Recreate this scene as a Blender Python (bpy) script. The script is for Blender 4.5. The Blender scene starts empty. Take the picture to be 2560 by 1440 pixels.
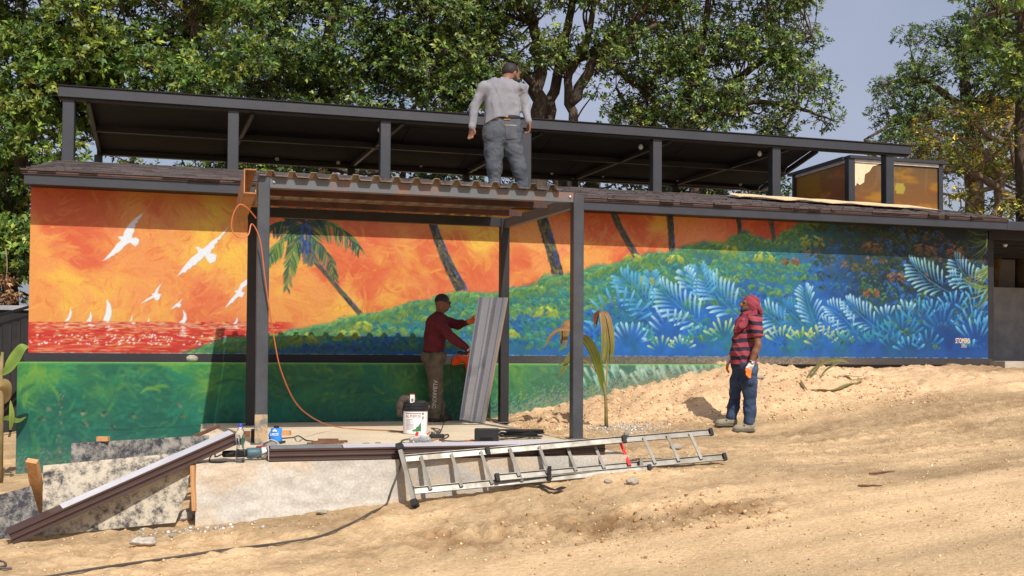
import bpy, math, random
import numpy as np
from mathutils import Vector, Matrix

random.seed(7)
RNG = np.random.default_rng(11)
scene = bpy.context.scene
COL = scene.collection

# ------------------------------------------------------------------ camera
ZC = 0.90                                   # eye height above the slab top (z = 0)
F_PX, YAW, PITCH, ROLL, SHIFT = 2629.2, math.radians(16.003), math.radians(1.411), math.radians(0.338), 105.3
_f = np.array([math.sin(YAW) * math.cos(PITCH), math.cos(YAW) * math.cos(PITCH), math.sin(PITCH)])
_r = np.array([math.cos(YAW), -math.sin(YAW), 0.0])
_u = np.cross(_r, _f)
CR = _r * math.cos(ROLL) + _u * math.sin(ROLL)
CU = -_r * math.sin(ROLL) + _u * math.cos(ROLL)
CF = _f
CO = np.array([0.0, 0.0, ZC])
cam_d = bpy.data.cameras.new('camera')
cam = bpy.data.objects.new('camera', cam_d)
COL.objects.link(cam)
cam_d.sensor_width = 36.0
cam_d.lens = F_PX / 2560.0 * 36.0
cam_d.shift_y = SHIFT / 2560.0
cam_d.clip_start = 0.1
cam_d.clip_end = 2000.0
cam.matrix_world = Matrix(((CR[0], CU[0], -CF[0], CO[0]), (CR[1], CU[1], -CF[1], CO[1]), (CR[2], CU[2], -CF[2], CO[2]), (0, 0, 0, 1)))
scene.camera = cam

# ------------------------------------------------------------------ light
SUN_DIR = np.array([0.14, -0.97, 1.0]); SUN_DIR /= np.linalg.norm(SUN_DIR)      # towards the sun
sun_el = math.asin(SUN_DIR[2])
sun_az = math.atan2(SUN_DIR[0], SUN_DIR[1])         # clockwise from +Y
world = bpy.data.worlds.new('World')
scene.world = world
world.use_nodes = True
wn = world.node_tree.nodes
wn.clear()
sky = wn.new('ShaderNodeTexSky')
sky.sky_type = 'NISHITA'
sky.sun_disc = False
sky.sun_elevation = sun_el
sky.sun_rotation = sun_az
sky.air_density = 1.0
sky.dust_density = 4.0
sky.ozone_density = 2.0
bg = wn.new('ShaderNodeBackground')
bg.inputs['Strength'].default_value = 0.12
wo = wn.new('ShaderNodeOutputWorld')
# thin high cloud over the whole dome
wt_ = wn.new('ShaderNodeTexCoord'); wz = wn.new('ShaderNodeTexNoise'); wz.inputs['Scale'].default_value = 2.2; wz.inputs['Detail'].default_value = 5
wr = wn.new('ShaderNodeMapRange'); wr.inputs[1].default_value = .3; wr.inputs[2].default_value = .72; wr.inputs[3].default_value = .30; wr.inputs[4].default_value = .85
wm = wn.new('ShaderNodeMix'); wm.data_type = 'RGBA'; wm.inputs['B'].default_value = (4.3, 4.6, 5.8, 1)
wl_ = world.node_tree.links
wl_.new(wt_.outputs['Generated'], wz.inputs['Vector']); wl_.new(wz.outputs['Fac'], wr.inputs[0]); wl_.new(wr.outputs[0], wm.inputs['Factor']); wl_.new(sky.outputs[0], wm.inputs['A']); wl_.new(wm.outputs['Result'], bg.inputs['Color'])
world.node_tree.links.new(bg.outputs[0], wo.inputs['Surface'])
sun_d = bpy.data.lights.new('sun', 'SUN')
sun_d.energy = 5.0
sun_d.angle = math.radians(0.53)
sun_d.color = (1.0, 0.955, 0.88)
sun = bpy.data.objects.new('sun', sun_d)
COL.objects.link(sun)
sun.rotation_euler = Vector(SUN_DIR).to_track_quat('Z', 'Y').to_euler()
sun.location = (0, -10, 20)
vs = scene.view_settings
vs.view_transform = 'Standard'
vs.look = 'None'
vs.exposure = -0.02
vs.gamma = 1.0
vs.use_curve_mapping = False
scene.cycles.max_bounces = 6
scene.cycles.transparent_max_bounces = 8

# ------------------------------------------------------------------ helpers
def ray(x, y):
    return CF + CR * (x - 1280.0) / F_PX - CU * (y - 720.0 - SHIFT) / F_PX

def P(x, y, X=None, Y=None, Z=None, D=None):
    """world point seen at photograph position (x, y) on a plane of the place (D: distance along the view axis)"""
    d = ray(x, y)
    if D is not None:
        return CO + d * D
    for a, v in enumerate((X, Y, Z)):
        if v is not None:
            return CO + d * ((v - CO[a]) / d[a])

def lin(c):
    """8-bit sRGB to linear"""
    c = np.asarray(c, float) / 255.0
    return np.where(c <= 0.04045, c / 12.92, ((c + 0.055) / 1.055) ** 2.4)

def hash2(ix, iy, seed):
    n = (ix.astype(np.int64) * 374761393 + iy.astype(np.int64) * 668265263 + seed * 974711) & 0xffffffff
    n = ((n ^ (n >> 13)) * 1274126177) & 0xffffffff
    n = n ^ (n >> 16)
    return (n & 0xffff) / 65535.0

def noise2(x, y, seed=0):
    ix = np.floor(x); iy = np.floor(y)
    fx = x - ix; fy = y - iy
    fx = fx * fx * (3 - 2 * fx); fy = fy * fy * (3 - 2 * fy)
    a = hash2(ix, iy, seed); b = hash2(ix + 1, iy, seed); c = hash2(ix, iy + 1, seed); d = hash2(ix + 1, iy + 1, seed)
    return (a * (1 - fx) + b * fx) * (1 - fy) + (c * (1 - fx) + d * fx) * fy

def fbm(x, y, seed=0, oct=4, gain=0.5):
    s = 0; a = 1.0; t = 0
    for o in range(oct):
        s = s + a * noise2(x * 2 ** o + 17.3 * o, y * 2 ** o - 9.1 * o, seed + o)
        t += a; a *= gain
    return s / t

def sstep(a, b, x):
    t = np.clip((x - a) / (b - a), 0, 1)
    return t * t * (3 - 2 * t)

# ---- materials
def nt(m):
    return m.node_tree.nodes, m.node_tree.links

def mat(name, col, rough=0.6, metal=0.0, var=0.12, scale=6.0, col2=None, bump=0.0, bscale=80.0, spec=0.4, mixlo=0.35, mixhi=0.65, stretch=None, rvar=0.0, alpha=None, trans=0.0):
    m = bpy.data.materials.new(name)
    m.use_nodes = True
    n, l = nt(m)
    b = n['Principled BSDF']
    b.inputs['Roughness'].default_value = rough
    b.inputs['Metallic'].default_value = metal
    b.inputs['Specular IOR Level'].default_value = spec
    tc = n.new('ShaderNodeTexCoord')
    src = tc.outputs['Object']
    if stretch:
        mp = n.new('ShaderNodeMapping'); mp.inputs['Scale'].default_value = stretch
        l.new(src, mp.inputs[0]); src = mp.outputs[0]
    nz = n.new('ShaderNodeTexNoise')
    nz.inputs['Scale'].default_value = scale
    nz.inputs['Detail'].default_value = 6
    nz.inputs['Roughness'].default_value = 0.62
    l.new(src, nz.inputs['Vector'])
    rp = n.new('ShaderNodeValToRGB')
    c = np.array(col[:3], float)
    c2 = np.array(col2[:3], float) if col2 is not None else np.clip(c * (1 + var), 0, 1)
    c1 = c if col2 is not None else c * (1 - var)
    rp.color_ramp.elements[0].position = mixlo
    rp.color_ramp.elements[1].position = mixhi
    rp.color_ramp.elements[0].color = (*c1, 1)
    rp.color_ramp.elements[1].color = (*c2, 1)
    l.new(nz.outputs['Fac'], rp.inputs[0])
    l.new(rp.outputs[0], b.inputs['Base Color'])
    if rvar:
        mr = n.new('ShaderNodeMapRange')
        mr.inputs[1].default_value = 0.3; mr.inputs[2].default_value = 0.7
        mr.inputs[3].default_value = rough - rvar; mr.inputs[4].default_value = rough + rvar
        l.new(nz.outputs['Fac'], mr.inputs[0]); l.new(mr.outputs[0], b.inputs['Roughness'])
    if bump:
        nb = n.new('ShaderNodeTexNoise')
        nb.inputs['Scale'].default_value = bscale
        nb.inputs['Detail'].default_value = 5
        l.new(src, nb.inputs['Vector'])
        bp = n.new('ShaderNodeBump')
        bp.inputs['Strength'].default_value = bump
        bp.inputs['Distance'].default_value = 0.02
        l.new(nb.outputs['Fac'], bp.inputs['Height'])
        l.new(bp.outputs[0], b.inputs['Normal'])
    if trans:
        b.inputs['Transmission Weight'].default_value = trans
    return m

def paint_mat(name, rough=0.55, bump=0.15, bscale=40.0, spec=0.3, grain=0.12, gscale=35.0):
    """colour of the paint comes from the mesh's own colour attribute, with fine grain and relief"""
    m = bpy.data.materials.new(name)
    m.use_nodes = True
    n, l = nt(m)
    b = n['Principled BSDF']
    b.inputs['Roughness'].default_value = rough
    b.inputs['Specular IOR Level'].default_value = spec
    at = n.new('ShaderNodeVertexColor'); at.layer_name = 'Col'
    tc = n.new('ShaderNodeTexCoord')
    nz = n.new('ShaderNodeTexNoise'); nz.inputs['Scale'].default_value = gscale; nz.inputs['Detail'].default_value = 5
    l.new(tc.outputs['Object'], nz.inputs['Vector'])
    mr = n.new('ShaderNodeMapRange'); mr.inputs[1].default_value = 0.3; mr.inputs[2].default_value = 0.7
    mr.inputs[3].default_value = 1 - grain; mr.inputs[4].default_value = 1 + grain
    l.new(nz.outputs['Fac'], mr.inputs[0])
    mx = n.new('ShaderNodeVectorMath'); mx.operation = 'SCALE'
    l.new(at.outputs['Color'], mx.inputs[0]); l.new(mr.outputs[0], mx.inputs['Scale'])
    l.new(mx.outputs[0], b.inputs['Base Color'])
    if bump:
        nb = n.new('ShaderNodeTexNoise'); nb.inputs['Scale'].default_value = bscale; nb.inputs['Detail'].default_value = 4
        l.new(tc.outputs['Object'], nb.inputs['Vector'])
        bp = n.new('ShaderNodeBump'); bp.inputs['Strength'].default_value = bump; bp.inputs['Distance'].default_value = 0.01
        l.new(nb.outputs['Fac'], bp.inputs['Height']); l.new(bp.outputs[0], b.inputs['Normal'])
    return m

# ---- mesh builder
def unit(v):
    v = np.asarray(v, float)
    return v / (np.linalg.norm(v) + 1e-12)

def frame(d, up=(0, 0, 1)):
    d = unit(d)
    up = np.asarray(up, float)
    if abs(d @ unit(up)) > 0.98:
        up = np.array([0, 1.0, 0])
    s = unit(np.cross(d, up)); t = np.cross(s, d)
    return d, s, t

class MB:
    def __init__(self):
        self.v = []; self.f = []; self.c = []
    def add(self, vs, fs, col=None):
        o = len(self.v)
        self.v.extend([tuple(map(float, p)) for p in vs])
        self.f.extend([tuple(i + o for i in q) for q in fs])
        if col is not None:
            self.c.extend([tuple(col)] * len(vs))
        return self
    def hexa(self, p, col=None):
        # p: 8 points, bottom 0-3 counter-clockwise seen from above, top 4-7
        return self.add(p, [(3, 2, 1, 0), (4, 5, 6, 7), (0, 1, 5, 4), (1, 2, 6, 5), (2, 3, 7, 6), (3, 0, 4, 7)], col)
    def box(self, x0, x1, y0, y1, z0, z1, col=None):
        return self.hexa([(x0, y0, z0), (x1, y0, z0), (x1, y1, z0), (x0, y1, z0), (x0, y0, z1), (x1, y0, z1), (x1, y1, z1), (x0, y1, z1)], col)
    def obox(self, c, sx, sy, sz, ax=None, col=None, bev=0.0):
        """box round centre c; ax = (x axis, y axis, z axis)"""
        c = np.asarray(c, float)
        if ax is None:
            ax = np.eye(3)
        X, Y, Z = [np.asarray(a, float) for a in ax]
        if not bev:
            pts = [c + X * sx / 2 * i + Y * sy / 2 * j + Z * sz / 2 * k for k in (-1, 1) for i, j in ((-1, -1), (1, -1), (1, 1), (-1, 1))]
            return self.hexa(pts, col)
        # bevelled: three rings per end
        def ring(k, ins):
            hx, hy = sx / 2 - ins, sy / 2 - ins
            r = []
            for i, j in ((-1, -1), (1, -1), (1, 1), (-1, 1)):
                a, b2 = (hx * i, (hy - bev) * j), ((hx - bev) * i, hy * j)
                r += [a, b2] if i * j < 0 else [b2, a]
            # order: walk round
            ang = [math.atan2(q[1] / sy, q[0] / sx) for q in r]
            r = [q for _, q in sorted(zip(ang, r))]
            return [c + X * q[0] + Y * q[1] + Z * k for q in r]
        rs = [ring(-sz / 2, bev * 0.7), ring(-sz / 2 + bev, 0), ring(sz / 2 - bev, 0), ring(sz / 2, bev * 0.7)]
        return self.loft(rs, cap=True, col=col)
    def beam(self, a, b, w, h, up=(0, 0, 1), col=None):
        a = np.asarray(a, float); b = np.asarray(b, float)
        d, s, t = frame(b - a, up)
        return self.obox((a + b) / 2, np.linalg.norm(b - a), w, h, (d, s, t), col)
    def loft(self, rings, cap=True, closed=True, col=None):
        n = len(rings[0]); vs = [p for r in rings for p in r]; fs = []
        for i in range(len(rings) - 1):
            for j in range(n if closed else n - 1):
                k = (j + 1) % n
                fs.append((i * n + j, i * n + k, (i + 1) * n + k, (i + 1) * n + j))
        if cap and closed:
            fs.append(tuple(reversed(range(n)))); fs.append(tuple((len(rings) - 1) * n + j for j in range(n)))
        return self.add(vs, fs, col)
    def tube(self, pts, r, n=8, cap=True, col=None):
        pts = [np.asarray(p, float) for p in pts]
        rr = r if hasattr(r, '__len__') else [r] * len(pts)
        rings = []
        t0 = unit(pts[1] - pts[0]); _, s, t = frame(t0)
        for i, p in enumerate(pts):
            d = unit(pts[min(i + 1, len(pts) - 1)] - pts[max(i - 1, 0)])
            s = unit(s - d * (s @ d)); t = np.cross(d, s)
            rings.append([p + (s * math.cos(2 * math.pi * k / n) + t * math.sin(2 * math.pi * k / n)) * rr[i] for k in range(n)])
        return self.loft(rings, cap, True, col)
    def lathe(self, prof, o, n=24, ax=(0, 0, 1), cap=True, col=None):
        """prof: (radius, height) pairs along axis ax from o"""
        o = np.asarray(o, float); d, s, t = frame(ax)
        s2 = np.cross(t, d) if False else s
        rings = [[o + d * h + (s * math.cos(2 * math.pi * k / n) + t * math.sin(2 * math.pi * k / n)) * r for k in range(n)] for r, h in prof]
        return self.loft(rings, cap, True, col)
    def prism(self, poly, o, X, Y, d, col=None):
        """flat outline poly (2-D) at o in axes X, Y pushed along vector d"""
        o = np.asarray(o, float); X = np.asarray(X, float); Y = np.asarray(Y, float); d = np.asarray(d, float)
        a = [o + X * p[0] + Y * p[1] for p in poly]; b = [p + d for p in a]
        return self.loft([a, b], True, True, col)
    def build(self, name, m, parent=None, smooth=False, label=None, cat=None, group=None, kind=None, bevel=0.0, org=None):
        me = bpy.data.meshes.new(name)
        V = np.array(self.v, float)
        root = parent
        while root is not None and root.parent is not None:
            root = root.parent
        if org is None:
            org = np.array(root.location) if root is not None else V.mean(0)
        org = np.asarray(org, float)
        me.from_pydata([tuple(p) for p in (V - org)], [], self.f)
        if self.c:
            ca = me.color_attributes.new('Col', 'FLOAT_COLOR', 'POINT')
            cc = np.ones((len(V), 4), np.float32); cc[:, :3] = np.array(self.c)[:, :3]
            ca.data.foreach_set('color', cc.ravel())
        fix_normals(me)
        if smooth:
            me.polygons.foreach_set('use_smooth', [True] * len(me.polygons))
            if smooth != 'all':
                try:
                    me.set_sharp_from_angle(angle=math.radians(40))
                except Exception:
                    pass
        me.materials.append(m)
        o = bpy.data.objects.new(name, me)
        COL.objects.link(o)
        if parent is not None:
            o.parent = parent
        else:
            o.location = org
        if bevel:
            bm_ = o.modifiers.new('bevel', 'BEVEL'); bm_.width = bevel; bm_.segments = 1; bm_.limit_method = 'ANGLE'
        tag(o, label, cat, group, kind)
        return o

import bmesh
def fix_normals(me):
    if len(me.polygons) > 60000:
        return
    b = bmesh.new(); b.from_mesh(me)
    bmesh.ops.recalc_face_normals(b, faces=b.faces)
    b.to_mesh(me); b.free()

def tag(o, label=None, cat=None, group=None, kind=None):
    if label: o['label'] = label
    if cat: o['category'] = cat
    if group: o['group'] = group
    if kind: o['kind'] = kind
    return o

def thing(name, loc, label, cat, group=None, kind=None):
    o = bpy.data.objects.new(name, None)
    o.empty_display_size = 0.1
    COL.objects.link(o)
    o.location = tuple(map(float, loc))
    return tag(o, label, cat, group, kind)

def copy_part(src, parent, loc=(0, 0, 0), rot=(0, 0, 0), scale=(1, 1, 1), name=None):
    c = src.copy(); COL.objects.link(c); c.parent = parent
    c.location = loc; c.rotation_euler = rot; c.scale = scale
    return c

def np_mesh(name, V, Q, m, parent=None, col=None, smooth=True, org=None, label=None, cat=None, group=None, kind=None):
    """big mesh from numpy arrays; Q: quads or triangles (n, k)"""
    V = np.asarray(V, np.float32); Q = np.asarray(Q, np.int32)
    root = parent
    while root is not None and root.parent is not None:
        root = root.parent
    if org is None:
        org = np.array(root.location) if root is not None else np.zeros(3)
    V = V - np.asarray(org, np.float32)
    me = bpy.data.meshes.new(name)
    k = Q.shape[1]
    me.vertices.add(len(V)); me.vertices.foreach_set('co', V.ravel())
    me.loops.add(Q.size); me.loops.foreach_set('vertex_index', Q.ravel())
    me.polygons.add(len(Q))
    me.polygons.foreach_set('loop_start', np.arange(0, Q.size, k, dtype=np.int32))
    me.polygons.foreach_set('loop_total', np.full(len(Q), k, np.int32))
    me.update(calc_edges=True)
    if smooth:
        me.polygons.foreach_set('use_smooth', np.ones(len(Q), bool))
    if col is not None:
        ca = me.color_attributes.new('Col', 'FLOAT_COLOR', 'POINT')
        cc = np.ones((len(V), 4), np.float32); cc[:, :3] = col
        ca.data.foreach_set('color', cc.ravel())
    me.materials.append(m)
    o = bpy.data.objects.new(name, me); COL.objects.link(o)
    if parent is not None: o.parent = parent
    else: o.location = tuple(map(float, org))
    return tag(o, label, cat, group, kind)

def grid_quads(nu, nv):
    i = np.arange(nu * nv).reshape(nv, nu)
    return np.stack([i[:-1, :-1], i[:-1, 1:], i[1:, 1:], i[1:, :-1]], -1).reshape(-1, 4)

def text_mesh(name, s, m, parent, o, X, Y, h, width=None, off=0.0, bend=None, align='CENTER', label=None):
    """flat lettering: s set at o, reading along X, upright along Y, cap height h"""
    cu = bpy.data.curves.new(name, 'FONT'); cu.body = s; cu.size = 1.0; cu.align_x = align; cu.fill_mode = 'FRONT'; cu.resolution_u = 3
    if off: cu.offset = off
    tmp = bpy.data.objects.new('tmp', cu); COL.objects.link(tmp)
    dg = bpy.context.evaluated_depsgraph_get()
    me0 = tmp.evaluated_get(dg).to_mesh()
    V = np.array([v.co[:] for v in me0.vertices]); Fc = [tuple(p.vertices) for p in me0.polygons]
    tmp.evaluated_get(dg).to_mesh_clear()
    bpy.data.objects.remove(tmp)
    ymax = 0.69
    sx = h / ymax
    if width is not None:
        sx = width / (V[:, 0].max() - V[:, 0].min())
    o = np.asarray(o, float); X = np.asarray(X, float); Y = np.asarray(Y, float)
    if bend is None:
        W = o + V[:, :1] * sx * X + V[:, 1:2] * h / ymax * Y
    else:
        W = np.array([bend(a * sx, b_ * h / ymax) for a, b_, _ in V])
    b = MB(); b.add(W, Fc)
    ob = b.build(name, m, parent)
    return ob

def spline(pts, n=8):
    """Catmull-Rom through points"""
    p = [np.asarray(q, float) for q in pts]
    p = [2 * p[0] - p[1]] + p + [2 * p[-1] - p[-2]]
    out = []
    for i in range(1, len(p) - 2):
        for k in range(n):
            t = k / n
            out.append(0.5 * ((2 * p[i]) + (-p[i - 1] + p[i + 1]) * t + (2 * p[i - 1] - 5 * p[i] + 4 * p[i + 1] - p[i + 2]) * t * t + (-p[i - 1] + 3 * p[i] - 3 * p[i + 1] + p[i + 2]) * t ** 3))
    out.append(p[-2])
    return out

# key planes of the place (metres; x along the painted wall, y away from the viewer, z up from the slab top)
Y_MURAL = 15.40
Y_GREEN = 14.35
Z_LEDGE = 0.80
# ------------------------------------------------------------------ ground
SLAB = (-0.10, 3.72, 9.03, 14.30)          # x0, x1, y0, y1 of the concrete slab (top z = 0)
_anch = np.array([
    (0, 0, -.72), (-6, 0, -.85), (8, 0, -.42), (-3, 5, -.72), (2, 5, -.64), (5, 5, -.42), (9, 5, -.10), (14, 5, .15),
    (-1.6, 7.6, -.63), (2.1, 7.4, -.58), (4.6, 7.6, -.30), (7, 8, -.12), (11, 8.5, .12),
    (-1.7, 8.85, -.53), (-.3, 8.98, -.525), (.5, 8.98, -.47), (1.62, 8.98, -.365), (2.53, 8.98, -.28), (3.66, 8.98, -.13), (4.3, 9.6, -.09),
    (4.4, 11.2, -.05), (4.4, 13.0, .0), (3.98, 14.2, .04), (4.36, 14.3, .12), (5.2, 14.3, .27), (5.83, 14.3, .43), (6.33, 14.3, .53), (7.1, 14.3, .66), (7.55, 14.3, .80), (8.0, 14.6, .81),
    (5.6, 12.4, -.02), (6.6, 12.36, -.045), (7.3, 12.3, .0), (5.6, 13.4, .14), (6.8, 13.4, .27), (8.2, 13.4, .44),
    (8.6, 15.3, .765), (10.8, 15.3, .765), (12.4, 15.3, .79), (13.1, 15.3, .775), (15, 15.5, .80), (9.5, 12.2, .22), (12, 12.5, .45), (15, 12, .55),
    (-2.6, 14.2, -.62), (-2.4, 12, -.62), (-4.5, 14, -.60), (-5, 18, -.55), (-.6, 12.5, -.52), (-8, 10, -.8), (20, 16, .8), (20, 8, .4), (13, 20, .8), (22, 24, .9), (-12, 24, -.4), (6, 30, .4), (-6, 30, -.2), (22, 34, .9),
], float)
def _tps(r):
    return np.where(r > 1e-9, r * r * np.log(np.maximum(r, 1e-9)), 0.0)
_A = _tps(np.linalg.norm(_anch[:, None, :2] - _anch[None, :, :2], axis=-1)) + np.eye(len(_anch)) * 0.15
_Pm = np.c_[np.ones(len(_anch)), _anch[:, :2]]
_K = np.block([[_A, _Pm], [_Pm.T, np.zeros((3, 3))]])
_w = np.linalg.solve(_K, np.r_[_anch[:, 2], np.zeros(3)])
def ground_base(x, y):
    x = np.asarray(x, float); y = np.asarray(y, float)
    xc = np.clip(x, -12, 22); yc = np.clip(y, -1, 34)
    z = _w[-3] + _w[-2] * xc + _w[-1] * yc
    for a, w in zip(_anch, _w):
        z = z + w * _tps(np.hypot(xc - a[0], yc - a[1]))
    return z
def ground_rough(x, y):
    # direction of the wheel ruts
    ca, sa = math.cos(0.05), math.sin(0.05)
    u = x * ca + y * sa; v = -x * sa + y * ca
    v = v + 0.5 * (fbm(x * 0.25, y * 0.25, 5, 2) - .5) - 0.006 * u * u
    nearwall = sstep(12.6, 13.6, y) * sstep(3.6, 4.4, x) * (1 - sstep(11, 14, x))
    ax_, ay_, bx_, by_ = 2.25, 7.93, 4.17, 7.56
    tt = np.clip(((x - ax_) * (bx_ - ax_) + (y - ay_) * (by_ - ay_)) / ((bx_ - ax_) ** 2 + (by_ - ay_) ** 2), -.25, 1.05)
    dd = np.hypot(x - ax_ - tt * (bx_ - ax_), y - ay_ - tt * (by_ - ay_)) + .35 * (fbm(x * 1.6, y * 1.6, 19, 3) - .5)
    churn = 1 - sstep(.08, .42, dd)
    band = sstep(.45, .62, fbm(u * .22, v * 1.1, 31, 3))
    churn2 = band * sstep(7.2, 8.0, v)
    z = 0.030 * (fbm(u * .5, v * 2.4, 3, 3) - .5)
    z = z + (0.026 * np.sin(v * 7.0 + 2.2 * fbm(u * .4, v * .4, 8, 2)) * (fbm(u * .35, v * .9, 9, 2) - .2)) * sstep(2, 4, x) * .8
    lump = np.abs(fbm(x * 6.5, y * 6.5, 12, 4) - .5) * 2
    lump2 = fbm(x * 14, y * 14, 15, 3) - .5
    road = 1 - sstep(7.0, 7.5, v + .35 * (fbm(u * .4, v * .4, 91, 3) - .5))
    rough = .18 + .42 * (1 - road) + 1.4 * churn + .55 * churn2 + 1.15 * nearwall
    z = z + rough * (0.050 * (lump - .25) + 0.030 * lump2) + .05 * churn * (fbm(x * 2.5, y * 2.5, 2, 2) - .6)
    z = z + .16 * nearwall * (fbm(x * 2.2, y * 2.2, 22, 3) - .55)
    wear = sstep(.5, .7, fbm(u * .3, v * 1.3, 41, 3))
    return z, rough, churn, wear
def ground_z(x, y):
    x = np.asarray(x, float); y = np.asarray(y, float)
    z = ground_base(x, y)
    dz, rough, churn, wear = ground_rough(x, y)
    fade = 1 - sstep(24, 34, np.hypot(x - 4, y - 8))
    z = z + dz * fade
    # keep the soil under the slab and inside the building
    x0, x1, y0, y1 = SLAB
    ins = np.minimum(np.minimum(x - x0, x1 - x), np.minimum(y - y0, y1 + .3 - y))
    z = np.where(ins > 0.03, np.minimum(z, -0.22 - .2 * np.clip(ins, 0, 1)), z)
    # inside the building footprint
    inb = np.minimum(np.minimum(x + 2.25, 40 - x), np.minimum(y - (Y_GREEN + .06), 22 - y))
    cover = sstep(7.3, 7.9, x) * (1 - sstep(15.3, 15.4, y))
    z = np.where((inb > 0) & (cover < .5), np.minimum(z, .55), z)
    z = np.where((inb > 0) & (y > 15.42) & (x < 13.0), .4, z)
    return z
def gz_open(x, y):
    x = np.array([x]); y = np.array([y]); return float((ground_base(x, y) + ground_rough(x, y)[0])[0])
def gz(x, y):
    return float(ground_z(np.array([x]), np.array([y]))[0])
def axis_pts(segs):
    a = []
    for lo, hi, d in segs:
        a.append(np.arange(lo, hi - 1e-6, d))
    return np.concatenate(a + [[segs[-1][1]]])
gx = axis_pts([(-600, -60, 90), (-60, -12, 8), (-12, -4, .5), (-4, -2.2, .08), (-2.2, 10.5, .037), (10.5, 15, .09), (15, 24, .6), (24, 80, 8), (80, 640, 80)])
gy = axis_pts([(-400, -40, 60), (-40, 0, 5), (0, 4.4, .25), (4.4, 6, .06), (6, 15.4, .036), (15.4, 18, .25), (18, 40, 1.2), (40, 120, 10), (120, 900, 120)])
GX, GY = np.meshgrid(gx, gy)
GZ = ground_z(GX, GY)
_, g_rough, g_churn, g_wear = ground_rough(GX, GY)
_fine = fbm(GX * 1.3, GY * 1.3, 51, 4)
_c = lin((204, 173, 133))[None, None] * np.ones(GX.shape + (1,))
_c = _c * (1 - .18 * g_wear[..., None])
_lump = np.abs(fbm(GX * 6.5, GY * 6.5, 12, 4) - .5) * 2
_brown = np.clip(g_churn * .5 * sstep(.35, .6, fbm(GX * 3.5, GY * 3.5, 53, 4)) + .45 * np.clip(g_rough - .3, 0, 1) * sstep(.22, .05, _lump) + .18 * sstep(.5, .7, fbm(GX * 3, GY * 3, 77, 3)), 0, 1)[..., None]  # moist churned earth, plus browner hollows between lumps and random patches
_c = _c * (1 - _brown) + lin((152, 118, 82)) * _brown
_pale = (sstep(12.4, 13.6, GY) * sstep(3.6, 4.6, GX) * .7)[..., None]
_c = _c * (1 - _pale) + lin((214, 178, 140)) * _pale
_dk = (sstep(11.4, 12.4, GX) * sstep(14.0, 14.8, GY) * .55)[..., None]
_c = _c * (1 - _dk) + lin((120, 92, 62)) * _dk
_ru = GX * math.cos(.05) + GY * math.sin(.05); _rv = -GX * math.sin(.05) + GY * math.cos(.05)
_rv = _rv - .006 * _ru ** 2
_road = (1 - sstep(7.0, 7.5, _rv + .35 * (fbm(_ru * .4, _rv * .4, 91, 3) - .5)))[..., None]
_mid = sstep(.30, .62, fbm(_ru * .7, _rv * 2.6, 93, 4))[..., None] * (1 - _road) * (1 - .6 * _pale)
_c = _c * (1 - .30 * _mid)
_trk = fbm(_ru * .18, _rv * 5.5, 61, 3) * (.6 + .8 * fbm(_ru * .5, _rv * .7, 63, 2))
_c = _c * (1.10 - .15 * sstep(.35, .75, _trk)[..., None] * sstep(1, 3, GX)[..., None])
_c = _c * (0.96 + .30 * _fine[..., None])
GROUND_M = paint_mat('earth', rough=.95, bump=.6, bscale=30, spec=.1, grain=.22, gscale=24)
_n, _l = nt(GROUND_M)
for _q in _n:
    if _q.type == 'BUMP': _q.inputs['Distance'].default_value = .07
    if _q.type == 'TEX_NOISE': _q.inputs['Detail'].default_value = 9; _q.inputs['Roughness'].default_value = .7
ground = np_mesh('ground', np.stack([GX, GY, GZ], -1).reshape(-1, 3), grid_quads(len(gx), len(gy)), GROUND_M, col=_c.reshape(-1, 3), kind='structure',
                 label='bare sandy earth with wheel ruts and clods', cat='ground')
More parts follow.
